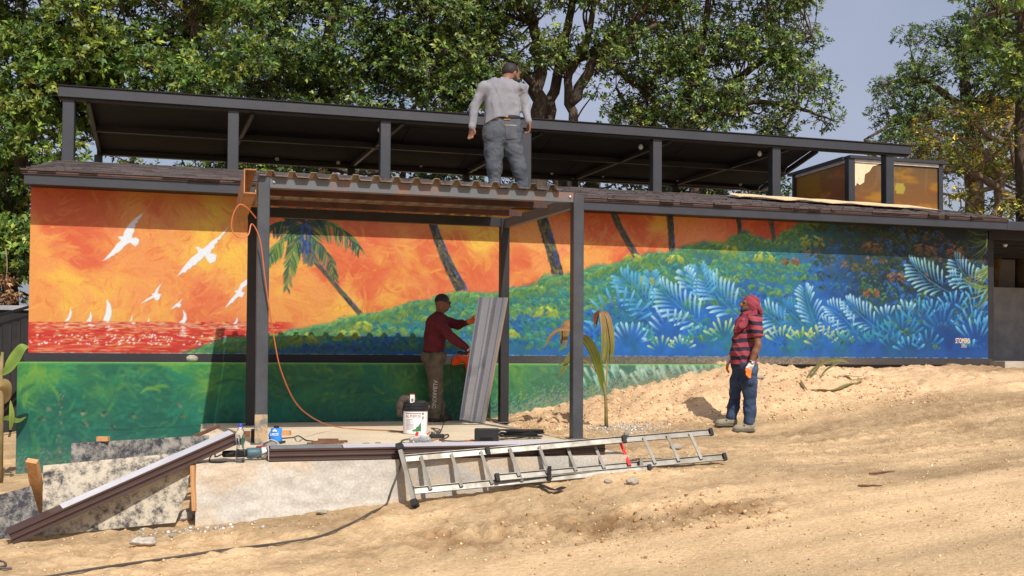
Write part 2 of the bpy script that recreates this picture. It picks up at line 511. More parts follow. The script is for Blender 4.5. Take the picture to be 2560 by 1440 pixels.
# ------------------------------------------------------------------ painter for the wall pictures
class Canvas:
    """paint laid on a wall plane, in wall metres (X, Z); colours are 8-bit sRGB"""
    def __init__(s, x0, x1, z0, z1, d, y):
        s.x0, s.z0, s.d, s.y = x0, z0, d, y
        s.nx = int(round((x1 - x0) / d)) + 1; s.nz = int(round((z1 - z0) / d)) + 1
        s.xs = np.linspace(x0, x1, s.nx); s.zs = np.linspace(z0, z1, s.nz)
        s.dx = s.xs[1] - s.xs[0]; s.dz = s.zs[1] - s.zs[0]
        s.X, s.Z = np.meshgrid(s.xs, s.zs)
        s.C = np.zeros((s.nz, s.nx, 3))
    def m(s, x, y):
        p = P(x, y, Y=s.y); return np.array([p[0], p[2]])
    def pxmap(s):
        """photograph position of every canvas point"""
        d = np.stack([s.X, np.full_like(s.X, s.y), s.Z], -1) - CO
        w = d @ CF
        return 1280 + F_PX * (d @ CR) / w, 720 + SHIFT - F_PX * (d @ CU) / w
    def win(s, a, b, r):
        i0 = max(int((min(a[0], b[0]) - r - s.x0) / s.dx), 0); i1 = min(int((max(a[0], b[0]) + r - s.x0) / s.dx) + 2, s.nx)
        j0 = max(int((min(a[1], b[1]) - r - s.z0) / s.dz), 0); j1 = min(int((max(a[1], b[1]) + r - s.z0) / s.dz) + 2, s.nz)
        return i0, i1, j0, j1
    def stroke(s, a, b, w, col, al=1.0, curve=0.0, prof='leaf', col2=None, soft=None, mask=None):
        dx, dz = b[0] - a[0], b[1] - a[1]
        L = math.hypot(dx, dz)
        if L < 1e-4: return
        i0, i1, j0, j1 = s.win(a, b, w + abs(curve) * L + .01)
        if i1 <= i0 or j1 <= j0: return
        X = s.X[j0:j1, i0:i1] - a[0]; Z = s.Z[j0:j1, i0:i1] - a[1]
        t = (X * dx + Z * dz) / (L * L); q = (X * -dz + Z * dx) / L
        tc = np.clip(t, 0, 1)
        q = q - curve * L * 4 * tc * (1 - tc)
        if prof == 'leaf': hw = w * np.sin(np.pi * np.clip(tc, .001, .999)) ** .6
        elif prof == 'drop': hw = w * np.sqrt(np.clip(tc, 0, 1)) * np.sqrt(np.clip((1 - tc) * 5, 0, 1))
        elif prof == 'taper': hw = w * (1 - .75 * tc)
        else: hw = w * np.ones_like(tc)
        sf = soft or s.dx * 1.1
        over = np.maximum(np.maximum(-t, t - 1) * L, 0)
        A = np.clip((hw - np.abs(q)) / sf + .5, 0, 1) * np.clip(1 - over / sf, 0, 1) * al
        if mask is not None: A = A * mask[j0:j1, i0:i1]
        A = A[..., None]
        c = np.asarray(col, float)
        if col2 is not None: c = c + (np.asarray(col2, float) - c) * tc[..., None]
        s.C[j0:j1, i0:i1] = s.C[j0:j1, i0:i1] * (1 - A) + c * A
    def poly(s, pts, col, al=1.0):
        pts = np.array(pts); a = pts.min(0); b = pts.max(0)
        i0, i1, j0, j1 = s.win(a, b, .02)
        X = s.X[j0:j1, i0:i1]; Z = s.Z[j0:j1, i0:i1]; acc = np.zeros(X.shape)
        for ox in (-.33, 0, .33):
            for oz in (-.33, 0, .33):
                x = X + ox * s.dx; z = Z + oz * s.dz; ins = np.zeros(X.shape, bool)
                for k in range(len(pts)):
                    p, q = pts[k], pts[k - 1]
                    c = ((p[1] > z) != (q[1] > z)) & (x < (q[0] - p[0]) * (z - p[1]) / (q[1] - p[1] + 1e-12) + p[0])
                    ins ^= c
                acc += ins
        A = (acc / 9 * al)[..., None]
        s.C[j0:j1, i0:i1] = s.C[j0:j1, i0:i1] * (1 - A) + np.asarray(col, float) * A
    def mesh(s, name, m, parent, org, thick, k=.9, gain=(1, 1, 1)):
        """closed slab: painted front sheet at y, closed back"""
        V = np.stack([s.X, np.full_like(s.X, s.y), s.Z], -1).reshape(-1, 3)
        Q = grid_quads(s.nx, s.nz)
        # rim and back
        x0, x1, z0, z1 = s.xs[0], s.xs[-1], s.zs[0], s.zs[-1]
        n0 = len(V); yb = s.y + thick
        V = np.concatenate([V, [(x0, yb, z0), (x1, yb, z0), (x1, yb, z1), (x0, yb, z1)]])
        c = [0, s.nx - 1, s.nx * s.nz - 1, s.nx * (s.nz - 1)]
        extra = np.array([(n0 + 1, n0, n0 + 3, n0 + 2), (c[0], c[3], n0 + 3, n0), (c[1], n0 + 1, n0 + 2, c[2]), (c[0], n0, n0 + 1, c[1]), (c[3], c[2], n0 + 2, n0 + 3)])
        Q = np.concatenate([Q, extra])
        col = lin(np.clip(s.C, 0, 255)).reshape(-1, 3) * k * np.array(gain)
        col = np.concatenate([col, col[[0, -1, -1, 0]]])
        return np_mesh(name, V, Q, m, parent, col=col, smooth=False)

def pick(cols, rng=RNG, jit=14):
    c = np.array(cols[rng.integers(len(cols))], float)
    return np.clip(c + rng.normal(0, jit, 1) + rng.normal(0, jit * .4, 3), 0, 255)

mur = Canvas(-2.355, 13.09, 0.905, 3.19, 0.0108, Y_MURAL)
U, V_ = mur.pxmap()
# 1 fiery sky ------------------------------------------------------
n1 = fbm(mur.X * .9, mur.Z * 1.4, 101, 4); n2 = fbm(mur.X * 2.2 + 5, mur.Z * 2.6, 111, 4)
base = np.zeros_like(mur.C)
red = np.array((226, 94, 56.)); org_ = np.array((243, 158, 80.)); yel = np.array((250, 198, 74.)); pnk = np.array((248, 144, 102.))
rt = sstep(900, 1700, U)
w_y = sstep(.41, .60, n1 * .62 + .38 * n2 + .12 * np.exp(-((U - 200) / 170) ** 2 - ((V_ - 720) / 110) ** 2) - .10 * rt)[..., None]
w_r = sstep(.52, .70, fbm(mur.X * 1.1 - 3, mur.Z * 1.3 + 9, 121, 4) + .07 * rt)[..., None]
w_p = (sstep(.45, .7, fbm(mur.X * .8 + 11, mur.Z * 1.1, 131, 3)) * (.25 + .6 * sstep(1150, 1400, U)))[..., None]
base = org_ + (yel - org_) * w_y
base = base + (red - base) * w_r * .9
base = base + (pnk - base) * w_p
dr = sstep(1750, 1950, U)[..., None]
base = base + (np.array((190, 62, 36.)) - base) * dr * .75
mur.C[:] = base
for k in range(5200):
    x = RNG.uniform(-2.3, 9.6); z = RNG.uniform(1.0, 3.18)
    i = int((x - mur.x0) / mur.dx); j = int((z - mur.z0) / mur.dz)
    j = min(max(j, 0), mur.nz - 1); i = min(max(i, 0), mur.nx - 1)
    c0 = mur.C[j, i]
    a = fbm(np.array([x * .9]), np.array([z * .9]), 141, 2)[0] * 9 + RNG.normal(0, .5)
    L = RNG.uniform(.05, .26); wd_ = RNG.uniform(.004, .02)
    if k < 1500: L *= 1.5; wd_ = RNG.uniform(.02, .06)
    d = np.array([math.cos(a), math.sin(a)]) * L
    t = RNG.choice(3, p=[.45, .35, .2])
    tgt = (np.array((253, 196, 78)), np.array((232, 96, 52)), np.array((252, 170, 120)))[t]
    cc = c0 + (tgt - c0) * RNG.uniform(.08, .5)
    p = np.array([x, z])
    mur.stroke(p, p + d, wd_, cc, RNG.uniform(.35, .9) * (.7 if k < 1500 else 1), RNG.normal(0, .12), soft=(.02 if k < 1500 else None))
# 2 sea ------------------------------------------------------------
zs = mur.m(300, 804)[1]
sea = (V_ > 804) & (U < 760)
ws = sstep(803, 807, V_) * (1 - sstep(690, 760, U))
mur.C[:] = mur.C * (1 - ws[..., None]) + (np.array((214, 58, 44.)) + 30 * (fbm(mur.X * 2, mur.Z * 14, 151, 3)[..., None] - .5)) * ws[..., None]
for k in range(760):
    u = RNG.uniform(72, 700); v = 805 + 74 * RNG.random() ** 1.4
    p = mur.m(u, v); L = RNG.uniform(.04, .17) * (.5 + (v - 800) / 80)
    mur.stroke(p, p + np.array([L, RNG.normal(0, .006)]), RNG.uniform(.004, .009), pick([(245, 160, 100), (238, 110, 70), (250, 185, 120), (190, 36, 40)]), .8, RNG.normal(0, .03))
for k in range(150):
    u = RNG.uniform(80, 620); v = RNG.uniform(806, 822)
    p = mur.m(u, v); mur.stroke(p, p + np.array([RNG.uniform(.05, .2), 0]), .005, pick([(250, 205, 150), (215, 190, 165), (240, 150, 90)]), .7)
for k in range(130):
    u = RNG.choice([110, 190, 270, 330, 400, 500, 520, 380]) + RNG.normal(0, 32); v = RNG.uniform(836, 862)
    p = mur.m(u, v); r = RNG.uniform(.006, .013); mur.stroke(p - np.array([r, 0]), p + np.array([r, 0]), r, (255, 246, 236), .95, 0, 'leaf')
# 3 palm trunks ----------------------------------------------------
def trunk(pts, w0, w1, blue=0.0):
    q = [mur.m(*p) for p in pts]
    q = [np.array([a[0], a[1]]) for a in spline([(a[0], a[1], 0) for a in q], 10)]
    n = len(q) - 1
    for k in range(n):
        w = w0 + (w1 - w0) * k / n
        mur.stroke(q[k] - (q[k + 1] - q[k]) * .3, q[k + 1] + (q[k + 1] - q[k]) * .3, w, (62, 56, 52), 1, 0, 'flat')
    for k in range(n * 7):
        t = RNG.uniform(0, n - .01); i = int(t); p = q[i] + (q[i + 1] - q[i]) * (t - i); w = w0 + (w1 - w0) * t / n
        d = unit(q[i + 1] - q[i]); s_ = np.array([-d[1], d[0]])
        side = RNG.uniform(-1, 1); p = p + s_ * w * side
        c = pick([(96, 88, 60), (44, 42, 46), (120, 108, 56), (78, 74, 70)]) if (side < .3 or RNG.random() > .75) else pick([(44, 84, 170), (60, 70, 110), (90, 110, 80)])
        mur.stroke(p, p + d * RNG.uniform(.03, .1), w * .22, c, .8)
trunk([(1078, 545), (1092, 590), (1118, 655), (1152, 722)], .05, .085)
trunk([(1348, 520), (1362, 570), (1380, 630), (1398, 695)], .085, .085)
trunk([(1530, 520), (1545, 560), (1570, 605), (1600, 655)], .05, .05)
trunk([(1672, 520), (1677, 570), (1680, 628)], .055, .05)
trunk([(1842, 530), (1848, 560), (1850, 600)], .04, .035)
trunk([(1922, 535), (1930, 565), (1936, 605)], .04, .035)
trunk([(772, 640), (800, 668), (838, 712), (866, 745), (898, 782)], .022, .036)
# 4 jungle ---------------------------------------------------------
jl = [(440, 886), (500, 868), (560, 848), (640, 842), (700, 838), (760, 822), (830, 806), (900, 786), (960, 778), (1000, 768), (1040, 752), (1090, 742), (1150, 728), (1200, 738), (1240, 735), (1270, 722), (1310, 716), (1345, 712), (1362, 690), (1400, 688), (1440, 680), (1500, 668), (1545, 655), (1600, 640), (1650, 628), (1700, 624), (1760, 606), (1820, 606), (1860, 576), (1880, 590), (1940, 604), (1975, 575), (2010, 552), (2060, 545), (2560, 520)]
jx = np.array([p[0] for p in jl], float); jy = np.array([p[1] for p in jl], float)
def jline(u): return np.interp(u, jx, jy)
edge = jline(U) + 30 * (fbm(mur.X * 2.6, mur.Z * .8, 161, 3) - .5) * sstep(470, 700, U)
wj = sstep(-8, 10, V_ - edge)[..., None]
dep = np.clip((V_ - edge) / 130, 0, 1)[..., None]
jb = np.array((74, 130, 100.)) * (1 - dep) + np.array((34, 104, 184.)) * dep
jb = jb + (np.array((40, 118, 120.)) - jb) * sstep(.45, .65, fbm(mur.X * 1.6, mur.Z * 1.6, 171, 3))[..., None] * .6
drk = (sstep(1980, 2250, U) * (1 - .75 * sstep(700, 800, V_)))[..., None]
jb = jb + (np.array((16, 38, 50.)) - jb) * drk * .95  # dark painted jungle, deepened at upper right to stand in for shadow
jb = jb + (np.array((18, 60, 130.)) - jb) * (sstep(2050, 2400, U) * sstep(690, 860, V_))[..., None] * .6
left = (1 - sstep(480, 700, U))[..., None]
jb = jb + (np.array((40, 120, 96.)) - jb) * left * .8
jb = jb * (.82 + .36 * fbm(mur.X * 7, mur.Z * 7, 181, 3)[..., None])
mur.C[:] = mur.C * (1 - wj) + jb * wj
def clump(u, v, r, cols, n, al=.9):
    """a tuft of small arched leaf dabs, light on its crown"""
    for k in range(n):
        a = RNG.uniform(0, 2 * math.pi); q = RNG.random() ** .6
        du, dv = math.cos(a) * q * r, -abs(math.sin(a)) * q * r * 1.0 + .5 * r
        if v + dv < jline(u + du) - 9: continue
        p = mur.m(u + du, v + dv)
        lite = np.clip((.35 * r - dv) / (1.2 * r), 0, 1)
        c = pick(cols, jit=9) * (.80 + .42 * lite)
        s_ = 1 if du > 0 else -1
        L = RNG.uniform(.05, .11)
        e = p + np.array([s_ * L * RNG.uniform(.5, 1), -L * RNG.uniform(.1, .8)])
        mur.stroke(p, e, RNG.uniform(.010, .020), np.clip(c, 0, 255), al, .22 * s_)
GRN = [(106, 162, 88), (80, 152, 108), (134, 178, 78), (66, 140, 116)]
YG = [(148, 180, 76), (172, 190, 78), (126, 172, 80)]
TEAL = [(48, 142, 140), (40, 120, 150), (70, 160, 130)]
BLU = [(36, 106, 190), (50, 128, 200), (30, 88, 168)]
BRN = [(150, 100, 60), (170, 112, 74), (124, 84, 56)]
DKG = [(58, 84, 44), (78, 96, 44), (40, 70, 52)]
for k in range(1250):
    u = RNG.uniform(560, 2470); e = jline(u)
    v = e + 5 + (880 - e) * RNG.random() ** 1.15
    d = (v - e) / max(880 - e, 20)
    if v > 868: continue
    if u > 1430 and v > 700 + 120 * RNG.random() and RNG.random() < .75: continue
    if u > 2020:
        if v < 700: cols = DKG if RNG.random() < .68 else (BRN if RNG.random() < .3 else BLU)
        else: cols = DKG + GRN if RNG.random() < .5 else BLU
        n = 16
    else:
        r_ = RNG.random()
        if u < 1000: cols = (YG if r_ < .36 else GRN if r_ < .75 else TEAL) if d < .6 else (TEAL if r_ < .5 else BLU)
        else: cols = (GRN if r_ < .58 else YG if r_ < .66 else TEAL) if d < .45 else (TEAL if r_ < .5 else BLU if r_ < .75 else GRN)
        n = 26
    clump(u, v, RNG.uniform(12, 28), cols, n, .62)
for u in np.arange(470, 2010, 9.0):
    for q in range(2):
        uu = u + RNG.normal(0, 5); clump(uu, jline(uu) + RNG.uniform(5, 15), RNG.uniform(8, 15), (YG if RNG.random() < .15 else GRN), 12, .65)
for (u, v, r) in [(1620, 700, 18), (1580, 640, 16), (1690, 645, 16), (1825, 622, 18), (1362, 778, 26), (1270, 830, 20), (870, 832, 22), (760, 845, 24), (1910, 640, 22), (2030, 600, 26), (905, 812, 18)]:
    clump(u, v, r, [(190, 198, 80), (166, 188, 74)], 40)
for (u, v, r) in [(2240, 690, 20), (2310, 620, 26), (2180, 615, 20), (2390, 625, 20), (1975, 650, 18), (2180, 730, 18), (2270, 560, 20)]:
    clump(u, v, r, BRN, 34)
# 5 palm head ------------------------------------------------------
def palm_frond(pts, L, cols, n=80, droop=.5, w=.010):
    q = [mur.m(*p) for p in pts]; q = [np.array(a[:2]) for a in spline([(a[0], a[1], 0) for a in q], 12)]
    for k in range(n):
        t = (k + RNG.random()) / n * (len(q) - 1.01); i = int(t); p = q[i] + (q[i + 1] - q[i]) * (t - i); d = unit(q[i + 1] - q[i])
        f_ = t / (len(q) - 1); ll = L * (.55 + .75 * math.sin(math.pi * min(f_ * .8 + .2, 1)))
        s_ = np.array([d[1], -d[0]]) * (1 if RNG.random() < .5 else -1)
        dd = unit(s_ * .6 + d * .5 + np.array([0, -droop * 1.6]))
        mur.stroke(p, p + dd * ll * 1.25 * RNG.uniform(.7, 1.1), w * RNG.uniform(.7, 1.2), pick(cols), .92, RNG.normal(0, .05))
DKF = [(24, 58, 46), (30, 74, 60), (20, 48, 60)]; LTF = [(62, 118, 58), (112, 142, 58), (40, 98, 74), (144, 158, 68), (28, 78, 66)]
palm_frond([(762, 585), (735, 560), (700, 555), (672, 580)], .17, DKF + LTF[:1])
palm_frond([(762, 585), (790, 552), (830, 560), (868, 585), (900, 622)], .20, DKF + LTF, 110)
palm_frond([(762, 585), (735, 588), (700, 605), (672, 648)], .18, LTF, 110)
palm_frond([(762, 588), (745, 600), (728, 640), (718, 720)], .16, LTF[1:] + [(104, 104, 76)], 110)
palm_frond([(764, 590), (790, 605), (820, 640), (838, 695)], .15, LTF[1:] + [(104, 104, 76), (40, 70, 60)], 110)
palm_frond([(764, 585), (775, 545), (800, 530), (835, 528)], .14, DKF, 60)
palm_frond([(762, 585), (745, 550), (730, 535), (715, 530)], .14, DKF, 60)
palm_frond([(764, 600), (772, 622), (785, 650)], .15, [(96, 98, 84), (120, 118, 90), (60, 84, 90)], 90)
for k in range(60):
    p = mur.m(764 + RNG.normal(0, 7), 590 + RNG.uniform(-40, 34)); mur.stroke(p, p + np.array([RNG.normal(0, .02), -RNG.uniform(.04, .1)]), .010, pick([(36, 74, 160), (28, 52, 110), (60, 92, 150)]), .9)
# 6 ferns ----------------------------------------------------------
def fern(b, t, n, ll, tipc, basec, w=.016, spread=.9, stem=(60, 150, 205)):
    b = mur.m(*b); t = mur.m(*t); d = t - b; L = np.linalg.norm(d); dn = d / L; s_ = np.array([-dn[1], dn[0]])
    bow = RNG.normal(0, .05)
    mur.stroke(b, t, .006, stem, .9, bow, 'flat')
    n = max(5, int(n * .72))
    for k in range(n):
        f_ = .12 + .88 * (k + .3) / n
        p = b + d * f_ + s_ * bow * L * 4 * f_ * (1 - f_)
        le = ll * math.sin(math.pi * (.18 + .74 * f_)) ** .7
        for sd in (-1, 1):
            a = unit(dn * (.55 + .55 * f_) + s_ * sd * spread * (1.05 - .35 * f_))
            e = p + a * le * RNG.uniform(.85, 1.1)
            if RNG.random() < .05: continue
            mur.stroke(p + a * le * .16, e, w * 1.35 * RNG.uniform(.8, 1.1), basec, .95, sd * -.05, 'drop', col2=np.array(tipc) + RNG.normal(0, 9))
def fan(c, r, n, a0, a1, tipc, basec, w=.017):
    c = mur.m(*c); n = max(4, int(n * .85)); w = w * 1.45
    for k in range(n):
        a = math.radians(a0 + (a1 - a0) * (k + .5) / n + RNG.normal(0, 2)); d = np.array([math.cos(a), math.sin(a)])
        rr = r * RNG.uniform(.85, 1.08)
        mur.stroke(c + d * rr * .42, c + d * rr, w * RNG.uniform(.85, 1.15), basec, .95, RNG.normal(0, .03), 'drop', col2=np.array(tipc) + RNG.normal(0, 9))
WB = (198, 236, 244); LB = (110, 198, 232); MB_ = (40, 120, 196); DB = (26, 84, 168); YW = (226, 224, 128); TG = (70, 160, 150)
c3 = lambda x, y: (1240 + x / 3.43, 500 + y / 3.43)
c4 = lambda x, y: (1860 + x / 3.43, 500 + y / 3.43)
for (b, t, n, l) in [((2090, 1010), (1800, 690), 15, .46), ((1800, 1110), (1420, 760), 15, .46), ((1370, 1020), (1075, 670), 15, .42), ((1790, 900), (1745, 600), 12, .36), ((1690, 790), (1610, 625), 9, .26), ((1350, 790), (1330, 640), 7, .22)]:
    fern(c3(*b), c3(*t), n, l, WB if RNG.random() < .55 else LB, MB_, .019)
for (c, r, n, a0, a1, tc) in [((1075, 1100), .66, 13, 20, 175, LB), ((900, 1230), .45, 9, 40, 165, LB), ((1150, 1260), .42, 12, 15, 165, WB), ((1500, 1200), .56, 14, 15, 185, WB), ((1590, 1300), .26, 10, 15, 165, (236, 240, 200)), ((1420, 1310), .28, 8, 30, 170, YW), ((1760, 1240), .36, 11, 10, 185, (86, 176, 140)), ((1960, 1215), .40, 10, 30, 165, (232, 232, 140)), ((1240, 1220), .3, 8, 0, 90, TG)]:
    fan(c3(*c), r, n, a0, a1, tc, DB if tc in (LB, WB) else (40, 120, 130))
for (b, t, n, l, tc) in [((390, 1135), (140, 940), 12, .34, WB), ((570, 1145), (350, 920), 13, .34, (60, 150, 214)), ((645, 1120), (525, 760), 15, .33, WB), ((970, 1150), (720, 920), 13, .32, WB), ((840, 1160), (680, 1040), 8, .25, WB), ((1160, 1110), (885, 870), 15, .34, WB), ((1760, 790), (1440, 545), 14, .40, (178, 224, 226)), ((2010, 770), (1815, 520), 12, .36, (178, 224, 226)), ((1880, 750), (1770, 655), 7, .22, (190, 228, 228)), ((2090, 720), (2040, 600), 6, .2, (150, 200, 214))]:
    fern(c4(*b), c4(*t), n, l, tc, (36, 110, 176), .017)
for (c, r, n, a0, a1, tc) in [((320, 1250), .36, 9, 30, 160, YW), ((500, 1255), .34, 8, 35, 160, YW), ((670, 1280), .40, 10, 25, 170, (232, 226, 110)), ((830, 1260), .32, 8, 30, 155, (170, 206, 140)), ((970, 1270), .42, 10, 30, 160, TG), ((1200, 1280), .5, 10, 35, 160, (44, 150, 170)), ((1360, 1230), .58, 12, 25, 170, (52, 156, 204)), ((1420, 1320), .34, 9, 20, 170, LB), ((1580, 1300), .42, 9, 30, 165, (60, 160, 208)), ((1500, 1090), .5, 9, 35, 150, (80, 182, 220)), ((1220, 1060), .36, 6, 50, 140, WB), ((1400, 1020), .34, 6, 50, 140, WB), ((1610, 1010), .34, 7, 40, 140, LB), ((1725, 1000), .26, 5, 55, 130, LB), ((1800, 980), .46, 8, 40, 145, LB), ((1985, 900), .36, 7, 40, 140, LB), ((1970, 1020), .44, 8, 35, 155, (70, 176, 222)), ((1960, 1130), .46, 9, 30, 165, LB), ((1990, 1260), .52, 8, 40, 150, (130, 208, 226)), ((1700, 1150), .5, 9, 35, 160, (36, 130, 184)), ((2050, 1180), .4, 6, 55, 125, LB), ((1950, 1320), .3, 4, 70, 140, (130, 208, 226)), ((100, 1230), .28, 6, 40, 140, YW), ((1100, 1300), .4, 7, 30, 150, TG), ((1280, 1310), .36, 7, 30, 150, (48, 150, 190))]:
    fan(c4(*c), r, n, a0, a1, tc, (26, 90, 150) if tc not in (YW,) else (60, 140, 120), .018)
for k in range(40):      # broad palm at the wall's end
    a = math.radians(RNG.uniform(165, 240)); p = mur.m(2476, RNG.choice([590, 660, 715]) + RNG.normal(0, 5)); L = RNG.uniform(.3, .62)
    d = np.array([math.cos(a), math.sin(a)]); mur.stroke(p, p + d * L, .010, pick([(120, 140, 60), (84, 116, 52), (150, 156, 70)]), .8, .12)
# mist of blue along the foot
foot = (sstep(862, 890, V_) * sstep(1200, 1500, U))[..., None] * .35
mur.C[:] = mur.C * (1 - foot) + np.array((60, 104, 170.)) * foot
# 7 gulls and sails ------------------------------------------------
def cr(pts): return [mur.m(60 + x / 3.2, 450 + y / 3.2) for x, y in pts]
WH = (244, 244, 248)
birds = [
 [(955, 262), (890, 305), (830, 365), (800, 420), (792, 452), (752, 452), (762, 470), (778, 482), (745, 510), (700, 570), (628, 650), (690, 618), (700, 606), (720, 604), (735, 584), (755, 580), (775, 562), (800, 532), (835, 505), (850, 502), (890, 532), (915, 510), (921, 475), (895, 460), (862, 465), (866, 440), (884, 405), (878, 392), (892, 372), (890, 350), (912, 338), (908, 322), (930, 305)],
 [(1642, 368), (1560, 450), (1500, 490), (1440, 545), (1420, 552), (1398, 534), (1366, 540), (1388, 556), (1395, 580), (1340, 620), (1280, 690), (1226, 768), (1280, 735), (1290, 742), (1310, 715), (1330, 708), (1350, 684), (1372, 680), (1390, 655), (1410, 645), (1447, 605), (1465, 640), (1488, 668), (1530, 650), (1541, 600), (1510, 588), (1490, 585), (1500, 555), (1522, 545), (1524, 515), (1548, 500), (1548, 480), (1575, 470), (1580, 445), (1600, 432)],
 [(1105, 818), (1060, 870), (1042, 905), (1018, 910), (1030, 924), (985, 950), (932, 992), (1000, 960), (1040, 940), (1055, 962), (1078, 960), (1098, 913), (1068, 908), (1078, 870)],
 [(1270, 942), (1238, 978), (1212, 994), (1172, 1038), (1222, 1012), (1245, 1022), (1258, 994), (1246, 986)],
 [(1782, 795), (1735, 830), (1712, 880), (1680, 888), (1700, 905), (1650, 960), (1607, 1028), (1655, 985), (1672, 978), (1688, 955), (1715, 930), (1745, 940), (1763, 905), (1740, 890), (1752, 860), (1770, 850), (1800, 815), (1830, 770)],
 [(372, 1018), (382, 1060), (376, 1095), (355, 1128), (325, 1130), (350, 1100), (365, 1060)], [(532, 1048), (543, 1090), (536, 1136), (498, 1130), (522, 1100)],
 [(660, 953), (690, 990), (703, 1050), (692, 1108), (675, 1138), (633, 1120), (655, 1060), (662, 1000)], [(1267, 1033), (1295, 1070), (1303, 1110), (1285, 1146), (1236, 1143), (1268, 1115), (1278, 1080)],
 [(862, 1078), (868, 1110), (862, 1128), (848, 1128), (858, 1110)], [(1002, 1075), (1002, 1132), (984, 1134), (996, 1115)], [(1706, 1088), (1710, 1125), (1700, 1150), (1670, 1152), (1696, 1125)]]
for b_ in birds:
    q = cr(b_); c0 = np.mean(q, 0)
    mur.poly([p + np.array([.012, -.010]) for p in q], (190, 150, 150), .35)
    mur.poly(q, WH)
for (x, y, l) in [(668, 1150, 60), (518, 1145, 30), (330, 1150, 30), (1258, 1165, 110), (860, 1140, 16), (1690, 1165, 30)]:
    for k in range(max(3, l // 7)):
        p = mur.m(60 + (x + RNG.normal(0, 10)) / 3.2, 450 + (y + RNG.uniform(0, l)) / 3.2); mur.stroke(p, p + np.array([RNG.uniform(.02, .07), 0]), .007, (255, 240, 232), .85)
# chalky line of bare render along the foot of the picture
for k in range(500):
    p = np.array([RNG.uniform(-2.3, 13.05), mur.z0 + RNG.uniform(0, .006)]); mur.stroke(p, p + np.array([RNG.uniform(.02, .1), 0]), .006, (206, 198, 184), .5)

# lower green wall -------------------------------------------------
grn = Canvas(-2.315, 7.75, -0.70, 0.790, 0.018, Y_GREEN)
U2, V2 = grn.pxmap()
h = np.clip((grn.Z + .1) / .85, 0, 1)[..., None]
gb = np.array((30, 104, 96.)) * (1 - h) + np.array((62, 138, 72.)) * h
gl = sstep(.46, .66, fbm(grn.X * 1.2, grn.Z * 1.8, 201, 4))[..., None]
gb = gb + (np.array((26, 128, 104.)) - gb) * gl * .8
gy_ = (sstep(.42, .64, fbm(grn.X * 1.8 + 4, grn.Z * 2.4, 211, 4)) * sstep(.15, .75, grn.Z))[..., None]
gb = gb + (np.array((112, 164, 66.)) - gb) * gy_ * .9
dk = sstep(.5, .7, fbm(grn.X * .9 + 9, grn.Z * 1.5 + 3, 221, 3))[..., None]
gb = gb + (np.array((20, 84, 74.)) - gb) * dk * .6
rt2 = sstep(3.6, 5.2, grn.X)[..., None]
gb = gb + (np.array((72, 114, 104.)) - gb) * rt2 * .85
gb = gb + (np.array((96, 124, 112.)) - gb) * (1 - sstep(-.45, -.02, grn.Z))[..., None] * .55
grn.C[:] = gb
for k in range(2600):
    p = np.array([RNG.uniform(-2.3, 5.6), RNG.uniform(-.5, .78)]); i = int((p[0] - grn.x0) / grn.dx); j = int((p[1] - grn.z0) / grn.dz)
    c0 = grn.C[j, i]; a = fbm(np.array([p[0] * 1.2]), np.array([p[1] * 1.2]), 231, 2)[0] * 9 + RNG.normal(0, .5); L = RNG.uniform(.06, .26)
    tg = np.array([(150, 184, 62), (26, 132, 100), (22, 80, 70), (60, 150, 110)][RNG.choice(4, p=[.3 if p[1] > .3 else .06, .3, .2, .2 if p[1] > .3 else .44])])
    grn.stroke(p, p + L * np.array([math.cos(a), math.sin(a)]), RNG.uniform(.006, .028), c0 + (tg - c0) * RNG.uniform(.1, .55), RNG.uniform(.4, .9), RNG.normal(0, .12))
for k in range(70):          # pale fern tips above the soil
    u = RNG.uniform(1455, 1830); v = np.interp(u, [1455, 1560, 1700, 1830], [962, 940, 930, 920]) + RNG.normal(0, 14)
    p = grn.m(u, v); a = math.radians(RNG.uniform(100, 135)); L = RNG.uniform(.14, .26)
    grn.stroke(p, p + L * np.array([math.cos(a), math.sin(a)]), .026, (112, 172, 166), .95, 0, 'drop', col2=(196, 222, 198))
zb = np.interp(grn.X, [-2.3, 0, 3.7, 4.36, 5.2, 5.83, 6.33, 7.1, 7.6], [-.62, -.5, -.02, .10, .26, .41, .52, .62, .71])
spl = hash2(np.arange(grn.nx)[None, :] + 0 * grn.Z.astype(int), np.arange(grn.nz)[:, None] + 0 * grn.X.astype(int), 3)
mud = (np.clip(1 - (grn.Z - zb) / .42, 0, 1) ** 1.5 * (.55 + .45 * sstep(3, 4.5, grn.X)) > spl * .9 + .12 * fbm(grn.X * 9, grn.Z * 9, 5, 2))[..., None] * (.34 + .14 * sstep(3, 4.5, grn.X))[..., None]
grn.C[:] = grn.C * (1 - mud) + np.array((186, 170, 140.)) * mud
